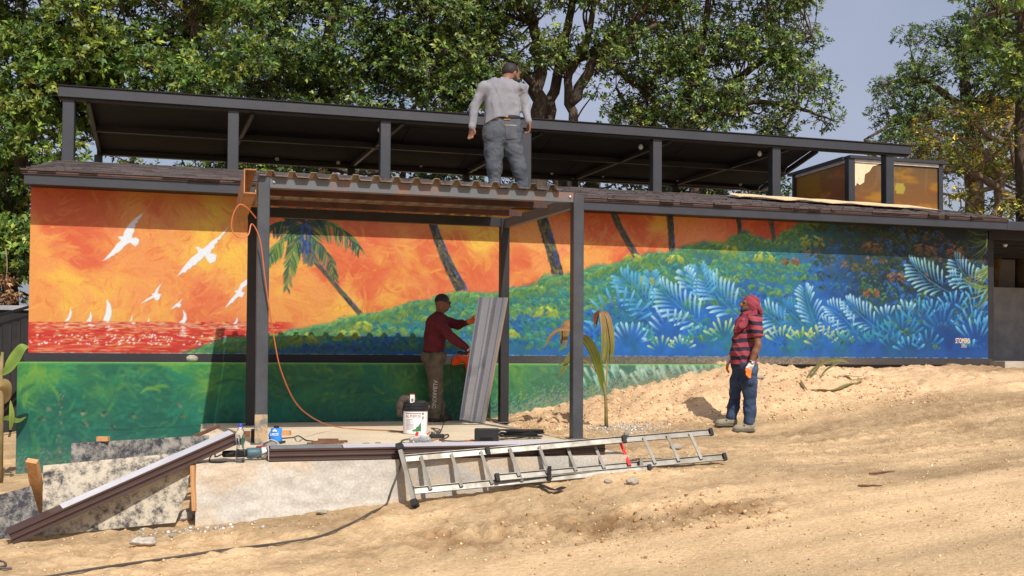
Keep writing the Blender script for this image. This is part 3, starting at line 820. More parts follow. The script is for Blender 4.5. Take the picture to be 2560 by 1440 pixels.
# board marks of the formwork and blow holes
jz = -.10 + .028 * (grn.X + 2.3) + .012 * (fbm(grn.X * 1.5, grn.X * 0, 4, 2) - .5)
cr_ = (np.clip(1 - np.abs(grn.Z - jz) / .012, 0, 1) * sstep(-1.6, -1.2, grn.X) * (1 - sstep(2.4, 2.9, grn.X)))[..., None] * .55
grn.C[:] = grn.C * (1 - cr_) + np.array((18, 50, 46.)) * cr_
for (u, v) in [(150, 985), (150, 1010), (150, 1035), (148, 1062), (146, 1090), (148, 1120), (150, 1145)]:
    for q in range(7):
        p = grn.m(u + RNG.normal(0, 4), v + RNG.normal(0, 9)); grn.stroke(p, p + np.array([.012, -.016]), .009, (70, 80, 70) if RNG.random() < .5 else (150, 146, 120), .8)
for (u, v) in [(209, 1056), (280, 1068), (452, 1040), (100, 1046), (120, 1022), (205, 1030), (254, 1035), (332, 1040), (445, 1010)]:
    p = grn.m(u, v)
    for q in range(5):
        o_ = RNG.normal(0, .014, 2); grn.stroke(p + o_, p + o_ + np.array([RNG.uniform(.01, .05), RNG.uniform(-.05, .01)]), .012, pick([(150, 140, 104), (120, 116, 90), (36, 50, 44)]), .7)
for k in range(240):
    p = np.array([RNG.uniform(1.5, 4.6), RNG.uniform(-.1, .62)]); grn.stroke(p, p + np.array([.008, -.004]), .007, (150, 170, 150), .6)
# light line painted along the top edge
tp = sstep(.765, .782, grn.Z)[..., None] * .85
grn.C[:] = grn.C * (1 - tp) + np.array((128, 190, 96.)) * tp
# ------------------------------------------------------------------ materials of the buildings
M_WALLP = paint_mat('mural_paint', rough=.5, bump=.12, bscale=25, spec=.35, grain=.06, gscale=30)
M_GRNP = paint_mat('wall_paint_green', rough=.55, bump=.35, bscale=14, spec=.3, grain=.10, gscale=24)
M_FASC = mat('charcoal_paint', lin((48, 50, 57)), rough=.42, var=.12, scale=3, bump=.08, bscale=30, spec=.5)
M_FASC2 = mat('charcoal_paint_roof', lin((43, 45, 51)), rough=.45, var=.16, scale=2.2, bump=.06, bscale=30, spec=.5)
M_BLACK = mat('black_paint', lin((34, 33, 36)), rough=.5, var=.2, scale=4)
M_CEIL = mat('dark_ply', lin((44, 41, 40)), rough=.85, var=.25, scale=3, bump=.1)
M_GREYW = mat('grey_render', lin((134, 134, 140)), rough=.9, col2=lin((162, 161, 164)), scale=2.5, bump=.2, bscale=40)
M_DRIP = mat('brown_drip_edge', lin((92, 62, 54)), rough=.4, var=.2, metal=.3)
M_PLINTH = bpy.data.materials.new('dusty_plinth')
M_PLINTH = mat('dusty_plinth', lin((50, 48, 52)), rough=.8, var=.2, scale=90, bump=.2, bscale=120)

# ------------------------------------------------------------------ retaining wall
rw = thing('retaining_wall', (3, Y_GREEN, -.7), 'low green painted concrete wall with a ledge, mud splashed along its foot', 'wall')
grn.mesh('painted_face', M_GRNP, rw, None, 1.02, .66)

# ------------------------------------------------------------------ building
bd = thing('mural_building', (5, Y_MURAL, .4), 'long low building with a painted sunset and jungle wall under a shingled lean-to roof', 'building')
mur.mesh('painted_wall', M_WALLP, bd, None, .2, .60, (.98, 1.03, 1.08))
# plinth, clean and black at one end, dusty at the other
pl = Canvas(-2.40, 13.13, .792, .903, .02, Y_MURAL - .055)
d_ = sstep(3.3, 7.4, pl.X)[..., None]
sp_ = hash2((pl.X * 70).astype(int), (pl.Z * 70).astype(int), 8)[..., None]
pl.C[:] = np.array((54, 50, 54.)) * (1 - d_) + (np.array((132, 122, 110.)) - 40 * sp_) * d_ * 1.0
d2 = sstep(9.4, 11.2, pl.X)[..., None]
pl.C[:] = pl.C * (1 - d2) + np.array((66, 62, 62.)) * d2
pl.C[:] *= (.9 + .2 * fbm(pl.X * 2, pl.Z * 2, 33, 3)[..., None])
M_PLP = paint_mat('plinth_paint', rough=.75, bump=.25, bscale=60, grain=.15, gscale=60)
pl.mesh('plinth', M_PLP, bd, None, .10, .85)
MB().box(-2.34, 13.04, 15.62, 21.9, .42, 3.39).build('rear_walls', M_GREYW, bd)
ZE0, ZE1, YE = 3.112, 3.262, 14.93
M_DRIPB = M_DRIP
f = MB().box(-2.37, 13.10, YE, YE + .05, ZE0, ZE1); f.build('fascia', M_FASC, bd, bevel=.006)
MB().box(-2.40, 13.12, YE - .025, YE + .06, ZE1 + .003, ZE1 + .022).build('drip_edge', M_DRIP, bd)
MB().box(-2.36, 13.09, YE + .052, Y_MURAL + .15, ZE0 + .03, ZE0 + .06).build('soffit', M_BLACK, bd)
# roof slope with a hip at its far end
YR_, ZR_ = 16.90, 3.775
f = MB()
t_ = .05
pa = [(-2.39, YE - .02, ZE1 + .03), (13.10, YE - .02, ZE1 + .03), (12.40, YR_, ZR_), (-2.20, YR_, ZR_)]
f.hexa([np.array(p) - (0, 0, t_) for p in pa] + pa)
f.build('roof_deck', mat('felt', lin((58, 50, 50)), rough=.95, var=.2), bd)
f = MB()
f.hexa([(12.40, YR_, ZR_ - .06), (13.10, YE, ZE1 - .03), (13.10, 21.9, ZE1 - .03), (12.40, 21.9, ZR_ - .06), (12.40, YR_, ZR_), (13.10, YE, ZE1 + .03), (13.10, 21.9, ZE1 + .03), (12.40, 21.9, ZR_)])
f.build('hip_slope', mat('felt_hip', lin((70, 60, 58)), rough=.95, var=.3, scale=10, bump=.3), bd)
MB().box(-2.2, 12.4, YR_ + .004, 21.9, ZR_ - .22, ZR_ - .004).build('terrace_deck', mat('terrace', lin((90, 84, 80)), rough=.9), bd)
sh = MB()
ncs = 15
for r in range(ncs):
    t0, t1 = r / ncs, (r + 1.35) / ncs
    t1 = min(t1, 1.0)
    y0, y1 = YE - .035 + (YR_ - YE + .02) * t0, YE - .035 + (YR_ - YE + .02) * t1
    z0, z1 = ZE1 + .034 + (ZR_ - ZE1 - .03) * t0, ZE1 + .034 + (ZR_ - ZE1 - .03) * t1
    xl = -2.41 + .2 * t0; xr = 13.11 - .70 * t0
    x = xl + (r % 2) * .11
    while x < xr - .02:
        w = RNG.choice([.10, .17, .24, .33]); x1 = min(x + w, xr)
        b0 = RNG.uniform(.010, .022); dy = RNG.choice([0, 0, .02, .035])
        c = lin((82, 74, 73)) * RNG.uniform(.6, 1.35)
        sh.hexa([(x, y0 - dy, z0 - .002 - dy * .25), (x1 - .006, y0 - dy, z0 - .002 - dy * .25), (x1 - .006, y1, z1 - .004), (x, y1, z1 - .004),
                 (x, y0 - dy, z0 + b0 - dy * .25), (x1 - .006, y0 - dy, z0 + b0 - dy * .25), (x1 - .006, y1, z1 + .003), (x, y1, z1 + .003)], c)
        x = x1
M_SHIN = paint_mat('shingle_grit', rough=.95, bump=.3, bscale=120, spec=.15, grain=.25, gscale=90)
sh.build('shingles', M_SHIN, bd, kind='stuff')
# low porch roof and open bay past the wall's end
pz = MB().box(13.10, 22, YE, YE + .05, ZE0, ZE1); pz.build('porch_fascia', M_FASC, bd)
MB().box(13.13, 22, YE + .06, 21, ZE1 - .06, ZE1 - .01).build('porch_roof', mat('porch_felt', lin((44, 42, 44)), rough=.9), bd)
for k in range(6):
    MB().box(13.15, 21.9, YE + .5 + k * .55, YE + .58 + k * .55, ZE0 - .10, ZE0 + .06).build('porch_joist', M_BLACK, bd)
MB().box(13.10, 13.30, 15.5, 15.7, .80, ZE0 - .02).build('porch_post', M_BLACK, bd)
MB().box(13.05, 22, 14.95, 20.5, .60, .86).build('porch_floor', mat('porch_concrete', lin((168, 158, 142)), rough=.9, var=.1), bd)
MB().box(13.2, 22, 20.2, 20.4, .862, 3.2).build('porch_back', mat('pale_render', lin((150, 148, 150)), rough=.9, var=.1, scale=2), bd)
gw = thing('grey_wall', (15, 18.6, .8), 'plain grey rendered wall standing back under the dark porch', 'wall')
MB().box(13.2, 22, 18.6, 18.8, .862, 2.42).build('wall_panel', M_GREYW, gw)
MB().box(14.55, 14.75, 18.40, 18.60, .862, 2.48).build('pier', mat('grey_pier', lin((96, 94, 96)), rough=.9, var=.15, bump=.2), gw)
# plywood scrap on the roof slope
def on_slope(X, t): return np.array([X, YE - .035 + (YR_ - YE) * t, ZE1 + .06 + (ZR_ - ZE1) * t])
xs = np.linspace(8.55, 11.95, 30)
up_, lo_ = [], []
for i, x in enumerate(xs):
    e = .02 * RNG.normal()
    up_.append(on_slope(x + .25 * 0, .80 - .30 * i / 29 + e * .4 + (0 if 0 < i < 29 else -.1))); lo_.append(on_slope(x, .52 - .30 * i / 29 + e * .8 + .05 * math.sin(i * .8)))
pw = MB()
for q in range(29):
    a = [lo_[q], lo_[q + 1], up_[q + 1], up_[q]]
    a = [p + np.array([0, 0, .004 + .02 * abs(math.sin(q * .55))]) for p in a]
    b = [lo_[q + 1]]
V = []; Fq = []
for q in range(30):
    wv = .012 + .018 * abs(math.sin(q * .5))
    V += [lo_[q] + (0, 0, wv), up_[q] + (0, 0, wv * .6), up_[q] + (0, 0, wv * .6 + .012), lo_[q] + (0, 0, wv + .012)]
pw.loft([V[i * 4:i * 4 + 4] for i in range(30)])
pw.build('plywood_scrap', mat('torn_ply', lin((196, 166, 124)), rough=.85, col2=lin((222, 198, 158)), scale=5, stretch=(1, 6, 6), bump=.2), None,
         label='long torn tan plywood sheet lying on the shingled roof slope', cat='plywood', org=on_slope(10.2, .5))

# ------------------------------------------------------------------ terrace pavilion
YP0, YP1 = 16.98, 21.40
pv = thing('roof_pavilion', (5, 19, 3.78), 'open charcoal pavilion with square posts and flat dark roof on top of the building', 'pavilion')
XP = [-2.096, .306, 2.708, 5.11, 7.512, 9.86, 12.25]
for x in XP:
    MB().box(x - .085, x + .085, YP0, YP0 + .17, ZR_ - .04, 4.77).build('post', M_FASC2, pv, bevel=.008)
for x in XP:
    MB().box(x - .07, x + .07, YP1 - .07, YP1 + .07, ZR_, 4.685).build('post', M_FASC2, pv)
MB().box(-2.24, 12.67, YP0 - .07, YP0 - .01, 4.745, 4.902).build('fascia', M_FASC2, pv, bevel=.006)
MB().box(-2.23, 12.66, YP0 - .008, YP0 + .10, 4.72, 4.86).build('front_beam', M_BLACK, pv)
MB().box(-2.26, 12.69, YP0 - .09, YP0 + .18, 4.906, 4.922).build('roof_edge', mat('roof_edge_felt', lin((30, 27, 27)), rough=.9), pv)
MB().box(-2.12, 12.30, YP1 - .06, YP1 + .06, 4.69, 4.83).build('rear_beam', M_BLACK, pv)
MB().box(-2.0, 11.35, 19.1, 19.2, 4.69, 4.80).build('purlin', M_BLACK, pv)
for x in XP[1:6]:
    MB().beam((x + .3, YP0 + .12, 4.74), (x + .0, YP1 - .08, 4.735), .06, .08).build('rafter', M_FASC2, pv)
MB().beam((-1.83, YP0 + .12, 4.74), (-2.07, YP1 - .08, 4.735), .06, .09).build('rafter', M_FASC2, pv)
MB().beam((10.76, YP0 + .12, 4.74), (12.0, YP1 - .08, 4.735), .06, .09).build('rafter', M_BLACK, pv)
# ceiling boards between the purlins
def xl_(y): return -1.86 + (-2.10 + 1.86) * (y - YP0) / (YP1 - YP0)
def xr_(y): return 10.70 + (11.97 - 10.70) * (y - YP0) / (YP1 - YP0)
for (ya, yb) in ((YP0 + .1, 19.09), (19.21, YP1 - .07)):
    n = 5 if ya < 18 else 6
    for k in range(n):
        a0, a1 = k / n, (k + 1) / n
        dz = RNG.uniform(-.004, .004)
        g = .006
        q = [(xl_(ya) + (xr_(ya) - xl_(ya)) * a0 + g, ya, 4.79 + dz), (xl_(ya) + (xr_(ya) - xl_(ya)) * a1 - g, ya, 4.79 + dz), (xl_(yb) + (xr_(yb) - xl_(yb)) * a1 - g, yb, 4.785 + dz), (xl_(yb) + (xr_(yb) - xl_(yb)) * a0 + g, yb, 4.785 + dz)]
        MB().hexa(q + [(p[0], p[1], p[2] + .012) for p in q]).build('ceiling_board', M_CEIL, pv)
f = MB()
q = [(xl_(YP0) - .02, YP0 + .1, 4.83), (xr_(YP0) + .02, YP0 + .1, 4.83), (xr_(YP1) + .02, YP1 + .1, 4.81), (xl_(YP1) - .02, YP1 + .1, 4.81)]
f.hexa(q + [(p[0], p[1], p[2] + .05) for p in q]); f.build('roof_sheet', M_BLACK, pv)
M_COND = mat('grey_conduit', lin((120, 116, 110)), rough=.5)
MB().tube([P(1000 + k * 5, 0, Y=21) for k in range(0)] or [(7.4, 21.28, 4.72), (11.5, 21.28, 4.72), (11.62, 21.28, 4.68), (11.66, 21.28, 4.58), (11.66, 21.28, 3.9)], .018, 6).build('conduit', M_COND, pv, smooth=True)

# string lights
M_BULB = mat('bulb_glass', lin((222, 222, 226)), rough=.25, var=.03, spec=.6)
M_CABLE = mat('black_cable', lin((26, 25, 26)), rough=.6, var=.2)
def string_lights(pts, Y, label, sag=.05):
    q = [P(x, y, Y=Y) for x, y in pts]
    t = thing('string_lights', q[len(q) // 2], label, 'string lights', 'strings of bulbs under the pavilion roof')
    cab = []
    for a, b in zip(q[:-1], q[1:]):
        for k in range(6):
            s_ = k / 6; p = a + (b - a) * s_; cab.append(p + np.array([0, 0, .085 - sag * 4 * s_ * (1 - s_) * .8]))
    cab.append(q[-1] + np.array([0, 0, .085]))
    MB().tube(cab, .008, 5).build('cable', M_CABLE, t, smooth=True)
    m0 = s0 = None
    for p in q:
        o = np.array(t.location)
        if m0 is None:
            r = .042
            m0 = MB().lathe([(.004, -r), (.022, -.92 * r), (r * .92, -.35 * r), (r, .0), (r * .86, .5 * r), (.02, 1.2 * r), (.018, 1.4 * r)], o, 12).build('bulb', M_BULB, t, smooth='all')
            s0 = MB().lathe([(.021, .052), (.021, .09), (.012, .095)], o, 10).build('socket', M_CABLE, m0, smooth=True)
            m0.location = p - o
        else:
            m = copy_part(m0, t, p - o); copy_part(s0, m)
string_lights([(194, 365), (246, 355), (300, 360), (466, 375), (693, 397), (846, 406), (884, 397), (1053, 413), (1174, 420), (1188, 422), (1380, 432), (1446, 432), (1508, 439)], 21.15, 'long string of white bulbs slung along the rear beam of the roof pavilion')
string_lights([(1694, 449), (1820, 453), (1851, 460)], 21.15, 'short run of white bulbs on the rear beam beside the grey conduit')
string_lights([(950, 325), (1602, 368), (1899, 385)], 17.35, 'white bulbs hanging just behind the front beam of the roof pavilion', sag=.02)
string_lights([(2513, 612), (2600, 618)], 16.2, 'bare bulb hanging under the dark porch ceiling', sag=.02)

# ------------------------------------------------------------------ sunset-printed screens on the terrace
en = thing('printed_screen', (13, 18.2, 3.8), 'roof terrace screen of framed panels printed with an orange sunset', 'screen')
XC, YC = 12.20, 18.2
for (x, y, w) in ((XC, YC, .14), (14.30, YC, .10), (XC - .02, 20.2, .10)):
    MB().box(x - w / 2, x + w / 2, y - w / 2, y + w / 2, 3.2, 4.86).build('post', M_FASC2, en)
MB().box(XC - .06, 14.42, YC - .10, YC + .10, 4.865, 4.925).build('top_rail', M_FASC2, en)
MB().box(XC - .10, XC + .06, YC + .105, 20.4, 4.865, 4.925).build('top_rail', M_FASC2, en)
def sunset(c, kind):
    u = (c.X - c.xs[0]) / (c.xs[-1] - c.xs[0]); v = (c.Z - c.zs[0]) / (c.zs[-1] - c.zs[0])
    n = fbm(u * 3.5, v * 7, 301 + kind, 4)[..., None]; n2 = fbm(u * 2, v * 3, 311 + kind, 4)[..., None]
    C = np.array((206, 118, 40.)) * (1 - v[..., None]) + np.array((140, 108, 66.)) * v[..., None]
    C = C + (np.array((226, 160, 44.)) - C) * sstep(.52, .7, n) * .8
    C = C + (np.array((186, 80, 40.)) - C) * sstep(.5, .68, n2) * (1 - v[..., None]) * .7
    c.C[:] = C
    return u, v
s1 = Canvas(XC + .08, 14.24, 3.25, 4.84, .03, YC - .012)
u, v = sunset(s1, 0)
hz = .30 + .05 * np.sin(u * 3.2 + .6) - .10 * u + .03 * fbm(u * 9, u * 0, 7, 3)
hl = ((v < hz + .12) & (u < .62))[..., None]
s1.C[:] = np.where(hl, np.array((46, 58, 42.)) * (.7 + .7 * fbm(u * 18, v * 22, 9, 2)[..., None]), s1.C)
s1.C[:] = np.where((v < .22)[..., None], np.array((54, 52, 54.)), s1.C)
cx = XC + 1.07 + .08
s1.C[:] = np.where((np.hypot(s1.X - cx, s1.Z - 4.33) < .12)[..., None], np.array((222, 200, 70.)), s1.C)
for k in range(7):
    a = np.array([RNG.uniform(XC + .2, 14.1), 4.8]); s1.stroke(a, a + np.array([RNG.uniform(-.3, .3), -.6]), .03, (190, 170, 150), .22, RNG.normal(0, .2))
s1.mesh('printed_panel', paint_mat('print_film', rough=.5, bump=.05, spec=.3, grain=.05), en, None, .02, .42)
tp_ = MB()
tn = [(0, 0), (.62, .02), (.55, -.05), (.42, -.09), (.34, -.2), (.24, -.26), (.22, -.42), (.12, -.48), (.06, -.44), (.03, -.5), (0, -.5)]
tp_.prism([(x, y) for x, y in tn], (XC + .09, YC - .022, 4.83), (1, 0, 0), (0, 0, 1), (0, .006, 0)); tp_.build('torn_patch', mat('peeled_film', lin((226, 200, 164)), rough=.8), en)
s2 = Canvas(0, 1.95, 3.25, 4.84, .03, 0)
u, v = sunset(s2, 5)
s2.C[:] = s2.C + (np.array((176, 130, 40.)) - s2.C) * (1 - sstep(.48, .56, u + .1 * fbm(v * 4, u * 2, 3, 2)))[..., None] * .8
s2.C[:] = s2.C + (np.array((160, 96, 70.)) - s2.C) * sstep(.72, .8, u + .12 * fbm(v * 5, u * 3, 4, 2))[..., None] * .6
gx_, gz_ = s2.X, s2.Z
V2p = np.stack([np.full_like(gx_, XC - .02), 20.15 - gx_ * (20.15 - YC - .08) / 1.95, gz_], -1).reshape(-1, 3)
np_mesh('printed_panel', V2p, grid_quads(s2.nx, s2.nz), bpy.data.materials['print_film'], en, col=lin(np.clip(s2.C, 0, 255)).reshape(-1, 3) * .85, smooth=False)
MB().box(XC - .045, XC - .03, YC + .08, 20.2, 4.80, 4.86).build('white_trim', mat('white_strip', lin((206, 202, 196)), rough=.5), en)
MB().box(XC + .08, 14.25, YC - .045, YC - .03, 4.80, 4.86).build('white_trim', bpy.data.materials['white_strip'], en)

# ------------------------------------------------------------------ slab
x0, x1, y0, y1 = SLAB
nX, nY, nZ = 150, 110, 32
xs = np.linspace(x0, x1, nX); ys = np.linspace(y0, y1, nY); zs = np.linspace(-.85, 0, nZ)
parts = []
A, B = np.meshgrid(xs, zs)
rim = sstep(0, .05, np.minimum(np.minimum(A - x0, x1 - A), -B))
rough_ = (1 - sstep(1.35, 1.55, A)) * .8 + .15
disp = rim * rough_ * (.030 * (np.abs(fbm(A * 9, B * 9, 61, 4) - .5) * 2 - .3) + .018 * (fbm(A * 26, B * 26, 65, 2) - .5))
cf = lin((196, 190, 180))[None, None] * (.78 + .38 * fbm(A * 5, B * 5, 71, 4)[..., None]) * np.ones(A.shape + (1,))
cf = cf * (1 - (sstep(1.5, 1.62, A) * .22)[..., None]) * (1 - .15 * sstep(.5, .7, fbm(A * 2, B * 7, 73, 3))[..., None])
stain = (sstep(.55, .7, fbm(A * 3, B * 4, 75, 3)) * .4)[..., None]
cf = cf * (1 - stain) + lin((190, 160, 122)) * stain
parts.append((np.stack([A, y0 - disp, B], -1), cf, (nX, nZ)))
A, B = np.meshgrid(xs, ys)
edge_ = np.minimum(np.minimum(A - x0, x1 - A), np.minimum(B - y0, y1 - B))
zt = -.012 * (1 - sstep(0, .04, edge_)) * fbm(A * 8, B * 8, 77, 2)
ct = lin((202, 186, 160))[None, None] * (.80 + .34 * fbm(A * 2.2, B * 2.2, 81, 5)[..., None])
ct = ct * (1 - .25 * (1 - sstep(0, .1, edge_ + .1 * (fbm(A * 6, B * 6, 83, 2) - .5)))[..., None])
parts.append((np.stack([A, B, zt], -1), ct, (nX, nY)))
for X in (x0, x1):
    A, B = np.meshgrid(ys, zs)
    c_ = lin((176, 168, 154))[None, None] * (.78 + .38 * fbm(A * 4, B * 5, 91, 4)[..., None]) * np.ones(A.shape + (1,))
    parts.append((np.stack([np.full_like(A, X), A, B], -1), c_, (nY, nZ)))
Vs, Cs, Qs, o = [], [], [], 0
for v_, c_, (a, b) in parts:
    Vs.append(v_.reshape(-1, 3)); Cs.append(c_.reshape(-1, 3)); Qs.append(grid_quads(a, b) + o); o += v_.shape[0] * v_.shape[1]
M_CONC = paint_mat('concrete', rough=.92, bump=.45, bscale=38, spec=.15, grain=.14, gscale=50)
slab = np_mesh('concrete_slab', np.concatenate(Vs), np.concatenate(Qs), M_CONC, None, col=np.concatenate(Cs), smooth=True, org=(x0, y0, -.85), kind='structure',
               label='raised pale concrete slab with rough front edge', cat='slab')

# ------------------------------------------------------------------ steel shelter
def steel(name, c, rust, amt, rough=.5):
    m = mat(name, lin(c), rough=rough, col2=lin(rust), scale=3.2, mixlo=amt, mixhi=amt + .16, bump=.12, bscale=60, spec=.5)
    return m
M_POST = mat('post_paint', lin((66, 69, 75)), rough=.4, col2=lin((54, 56, 61)), scale=5, bump=.06, spec=.5)
M_BEAM = steel('beam_rusty', (86, 88, 92), (128, 84, 56), .53)
M_RUST = steel('red_oxide', (86, 50, 40), (62, 36, 30), .45, .7)
M_RUSTO = steel('orange_rust', (150, 104, 66), (176, 118, 70), .4, .6)
M_MUDDY = mat('post_foot_mud', lin((104, 104, 104)), rough=.7, col2=lin((170, 146, 112)), scale=9, mixlo=.42, mixhi=.55, bump=.2)
M_SHEET = mat('galvanised_sheet', lin((150, 150, 150)), rough=.5, metal=.6, col2=lin((120, 112, 104)), scale=4, spec=.5, rvar=.12)
st = thing('steel_shelter', (2.2, 12.3, 0), 'unfinished steel shelter frame with corrugated roof on a concrete slab', 'shelter')
SX0, SX1, SYF, SYR = .50, 3.857, 10.88, 13.75
PW = .12
for (x, y, top) in ((SX0, SYF, 2.70), (SX1, SYF, 2.665), (SX0, SYR, 2.77), (SX1 - .03, SYR, 2.77)):
    po = MB().box(x - PW / 2, x + PW / 2, y - PW / 2, y + PW / 2, .0, top).build('post', M_POST if y < 12 else M_BLACK, st, bevel=.006)
    MB().box(x - .10, x + .10, y - .10, y + .10, .0, .010).build('base_plate', M_BEAM, po)
    if y < 12 and x < 1:
        MB().box(x - PW / 2 - .002, x + PW / 2 + .002, y - PW / 2 - .002, y + PW / 2 + .002, .012, .30).build('muddy_foot', M_MUDDY, po)
MB().box(SX0 + PW / 2, SX1 - PW / 2, SYF - .05, SYF + .05, 2.585, 2.69).build('front_beam', M_BEAM, st)
MB().box(SX0 + PW / 2, SX1 - PW / 2 - .03, SYR - .04, SYR + .04, 2.655, 2.778).build('rear_beam', M_BLACK, st)
f = MB().box(SX1 - .05, SX1 + .03, SYF + PW / 2, SYR - PW / 2, 2.535, 2.655)
def slope_up(f):
    f.v = [(a, b, c + .036 * max(b - SYF, 0)) for a, b, c in f.v]; return f
slope_up(f).build('side_beam', M_BEAM, st)
# open channel along the near side, flanges outward
f = MB()
xo = .30
f.box(xo, xo + .012, SYF - .15, SYR + .12, 2.50, 2.745); f.box(xo + .014, xo + .12, SYF - .15, SYR + .12, 2.735, 2.745); f.box(xo + .014, xo + .12, SYF - .15, SYR + .12, 2.50, 2.51)
f.box(xo + .108, xo + .12, SYF - .15, SYR + .12, 2.514, 2.54)
slope_up(f).build('side_channel', M_RUSTO, st)
for y in (11.75, 12.80):
    f = MB(); f.box(SX0 + .02, SX1 - .06, y, y + .006, 2.610, 2.680); f.box(SX0 + .02, SX1 - .06, y + .008, y + .05, 2.673, 2.680); f.box(SX0 + .02, SX1 - .06, y + .008, y + .05, 2.610, 2.617); slope_up(f)
    f.build('purlin', M_RUST, st)
for x in (SX0 + .10, SX1 - .1):
    MB().lathe([(.013, 0), (.013, .012), (.006, .014)], (x, SYF - .05, 2.64), 8, (0, -1, 0)).build('bolt', mat('bolt_zinc', lin((170, 170, 170)), metal=.7, rough=.4) if x < 1 else bpy.data.materials['bolt_zinc'], st)
# trapezoid sheets: each laps the next by a rib
pitch = (3.63 - .45) / 15.0
def sheet_profile(n):
    q = []
    for k in range(n):
        a = k * pitch
        q += [(a, 0), (a + pitch * .30, 0), (a + pitch * .40, .052), (a + pitch * .66, .052), (a + pitch * .76, 0)]
    q.append((n * pitch, 0))
    return q
xx = .45
M_SHEETB = mat('sheet_bronze', lin((150, 134, 120)), rough=.42, metal=.45, col2=lin((176, 164, 152)), scale=5, spec=.5)
for si, n in enumerate((4, 4, 4, 3)):
    pr = sheet_profile(n)
    ya, yb = 10.76, 13.83
    za = 2.694 + .002 * si; zb = 2.790 + .002 * si
    r1 = [(xx + a, ya, za + b) for a, b in pr]; r2 = [(xx + a, yb, zb + b) for a, b in pr]
    up1 = [(p[0], p[1], p[2] + .003) for p in r1]; up2 = [(p[0], p[1], p[2] + .003) for p in r2]
    ring1 = r1 + up1[::-1]; ring2 = r2 + up2[::-1]
    f = MB(); f.loft([ring1, ring2], cap=False)
    m_ = len(r1)
    base = 0
    for k in range(m_ - 1):
        f.f.append((k, k + 1, 2 * m_ - 2 - k, 2 * m_ - 1 - k)); o2 = 2 * m_
        f.f.append((o2 + k, o2 + 2 * m_ - 1 - k, o2 + 2 * m_ - 2 - k, o2 + k + 1))
    f.build('roof_sheet', M_SHEETB if si < 3 else M_SHEET, st)
    xx += n * pitch + .001

# ------------------------------------------------------------------ yard railing and wall past the painted wall
rl = thing('yard_railing', (-3.6, 17.6, -.3), 'black metal picket railing beside the painted wall', 'railing')
a0, a1 = np.array([-4.4, 16.6, .55]), np.array([-2.5, 18.4, 1.35])
gl0 = -.4
for off in (0, .14):
    MB().beam(a0 + (0, 0, .40 - off), a1 + (0, 0, .40 - off), .05, .04).build('rail', M_BLACK, rl)
MB().beam(a0 + (0, 0, -.45), a1 + (0, 0, -.45), .05, .04).build('rail', M_BLACK, rl)
pk = None
for k in range(17):
    p = a0 + (a1 - a0) * (k + .5) / 17
    b = MB().box(p[0] - .018, p[0] + .018, p[1] - .018, p[1] + .018, p[2] - .95, p[2] + .28)
    b.build('picket', M_BLACK, rl)
yw = thing('yard_wall', (-5, 19.4, -.4), 'weathered grey concrete wall behind the black railing', 'wall')
M_YW = mat('weathered_wall', lin((50, 48, 48)), rough=.95, col2=lin((36, 35, 35)), scale=3, bump=.3)
MB().box(-9, -2.36, 19.3, 19.5, -.6, 1.62).build('wall_panel', M_YW, yw)
MB().box(-9, -2.36, 19.25, 19.55, 1.623, 1.70).build('coping', M_GREYW, yw)
MB().box(-2.34, -2.30, 15.62, 19.2, -.6, .78).build('return_wall', M_BLACK, yw)
# ------------------------------------------------------------------ things on and around the slab
VIEW = lambda p: unit(np.array([CO[0] - p[0], CO[1] - p[1], 0]))          # horizontal direction from p to the camera
RIGHT = np.array([math.cos(YAW), -math.sin(YAW), 0.0]); FWD = np.array([math.sin(YAW), math.cos(YAW), 0.0]); UP = np.array([0, 0, 1.0])
M_ALU = mat('ladder_aluminium', lin((152, 149, 142)), rough=.5, metal=.35, col2=lin((128, 122, 110)), scale=7, rvar=.1, spec=.5)
M_RUBBER = mat('black_rubber', lin((30, 30, 32)), rough=.7, var=.3)
M_RED = mat('red_paint', lin((206, 40, 38)), rough=.45, var=.12)
M_BROWN = mat('brown_coated_metal', lin((68, 50, 47)), rough=.35, var=.12, scale=3, spec=.5)
M_FILM = mat('pale_protective_film', lin((188, 187, 194)), rough=.22, var=.06, spec=.6, scale=2)
M_WOODP = mat('raw_pine', lin((200, 152, 102)), rough=.75, col2=lin((172, 122, 78)), scale=6, stretch=(8, 8, 1), bump=.12)
M_WOODB = mat('brown_scrap', lin((120, 84, 62)), rough=.8, col2=lin((92, 62, 46)), scale=9, bump=.1)
M_FORM = mat('form_ply', lin((50, 50, 56)), rough=.75, col2=lin((186, 176, 158)), scale=8, mixlo=.40, mixhi=.54, bump=.12, bscale=25)
M_FORMD = mat('form_ply_dark', lin((44, 45, 54)), rough=.7, col2=lin((150, 144, 134)), scale=9, mixlo=.44, mixhi=.60, bump=.12, bscale=25)
M_ORCORD = mat('orange_cord', lin((180, 98, 54)), rough=.5, var=.08)
M_GREYCORD = mat('grey_cord', lin((74, 70, 66)), rough=.6, var=.15)
M_WHITEP = mat('white_plastic', lin((226, 222, 222)), rough=.4, var=.03, spec=.5)
M_PRINTD = mat('print_maroon', lin((112, 44, 50)), rough=.5, var=.05)
M_PRINTG = mat('print_green', lin((46, 120, 76)), rough=.5, var=.25, scale=60)
M_PRINTK = mat('print_grey', lin((120, 116, 120)), rough=.5, var=.1)

for _m in (M_FORM, M_FORMD):
    for _q in _m.node_tree.nodes:
        if _q.type == 'TEX_NOISE' and _q.inputs['Scale'].default_value < 12: _q.inputs['Detail'].default_value = 12; _q.inputs['Roughness'].default_value = .82
def onslab(x, y, m=.09):
    p = P(x, y, Z=0)
    if p[1] < SLAB[2] + m: p = P(x, y, Y=SLAB[2] + m)
    p[2] = 0; return p
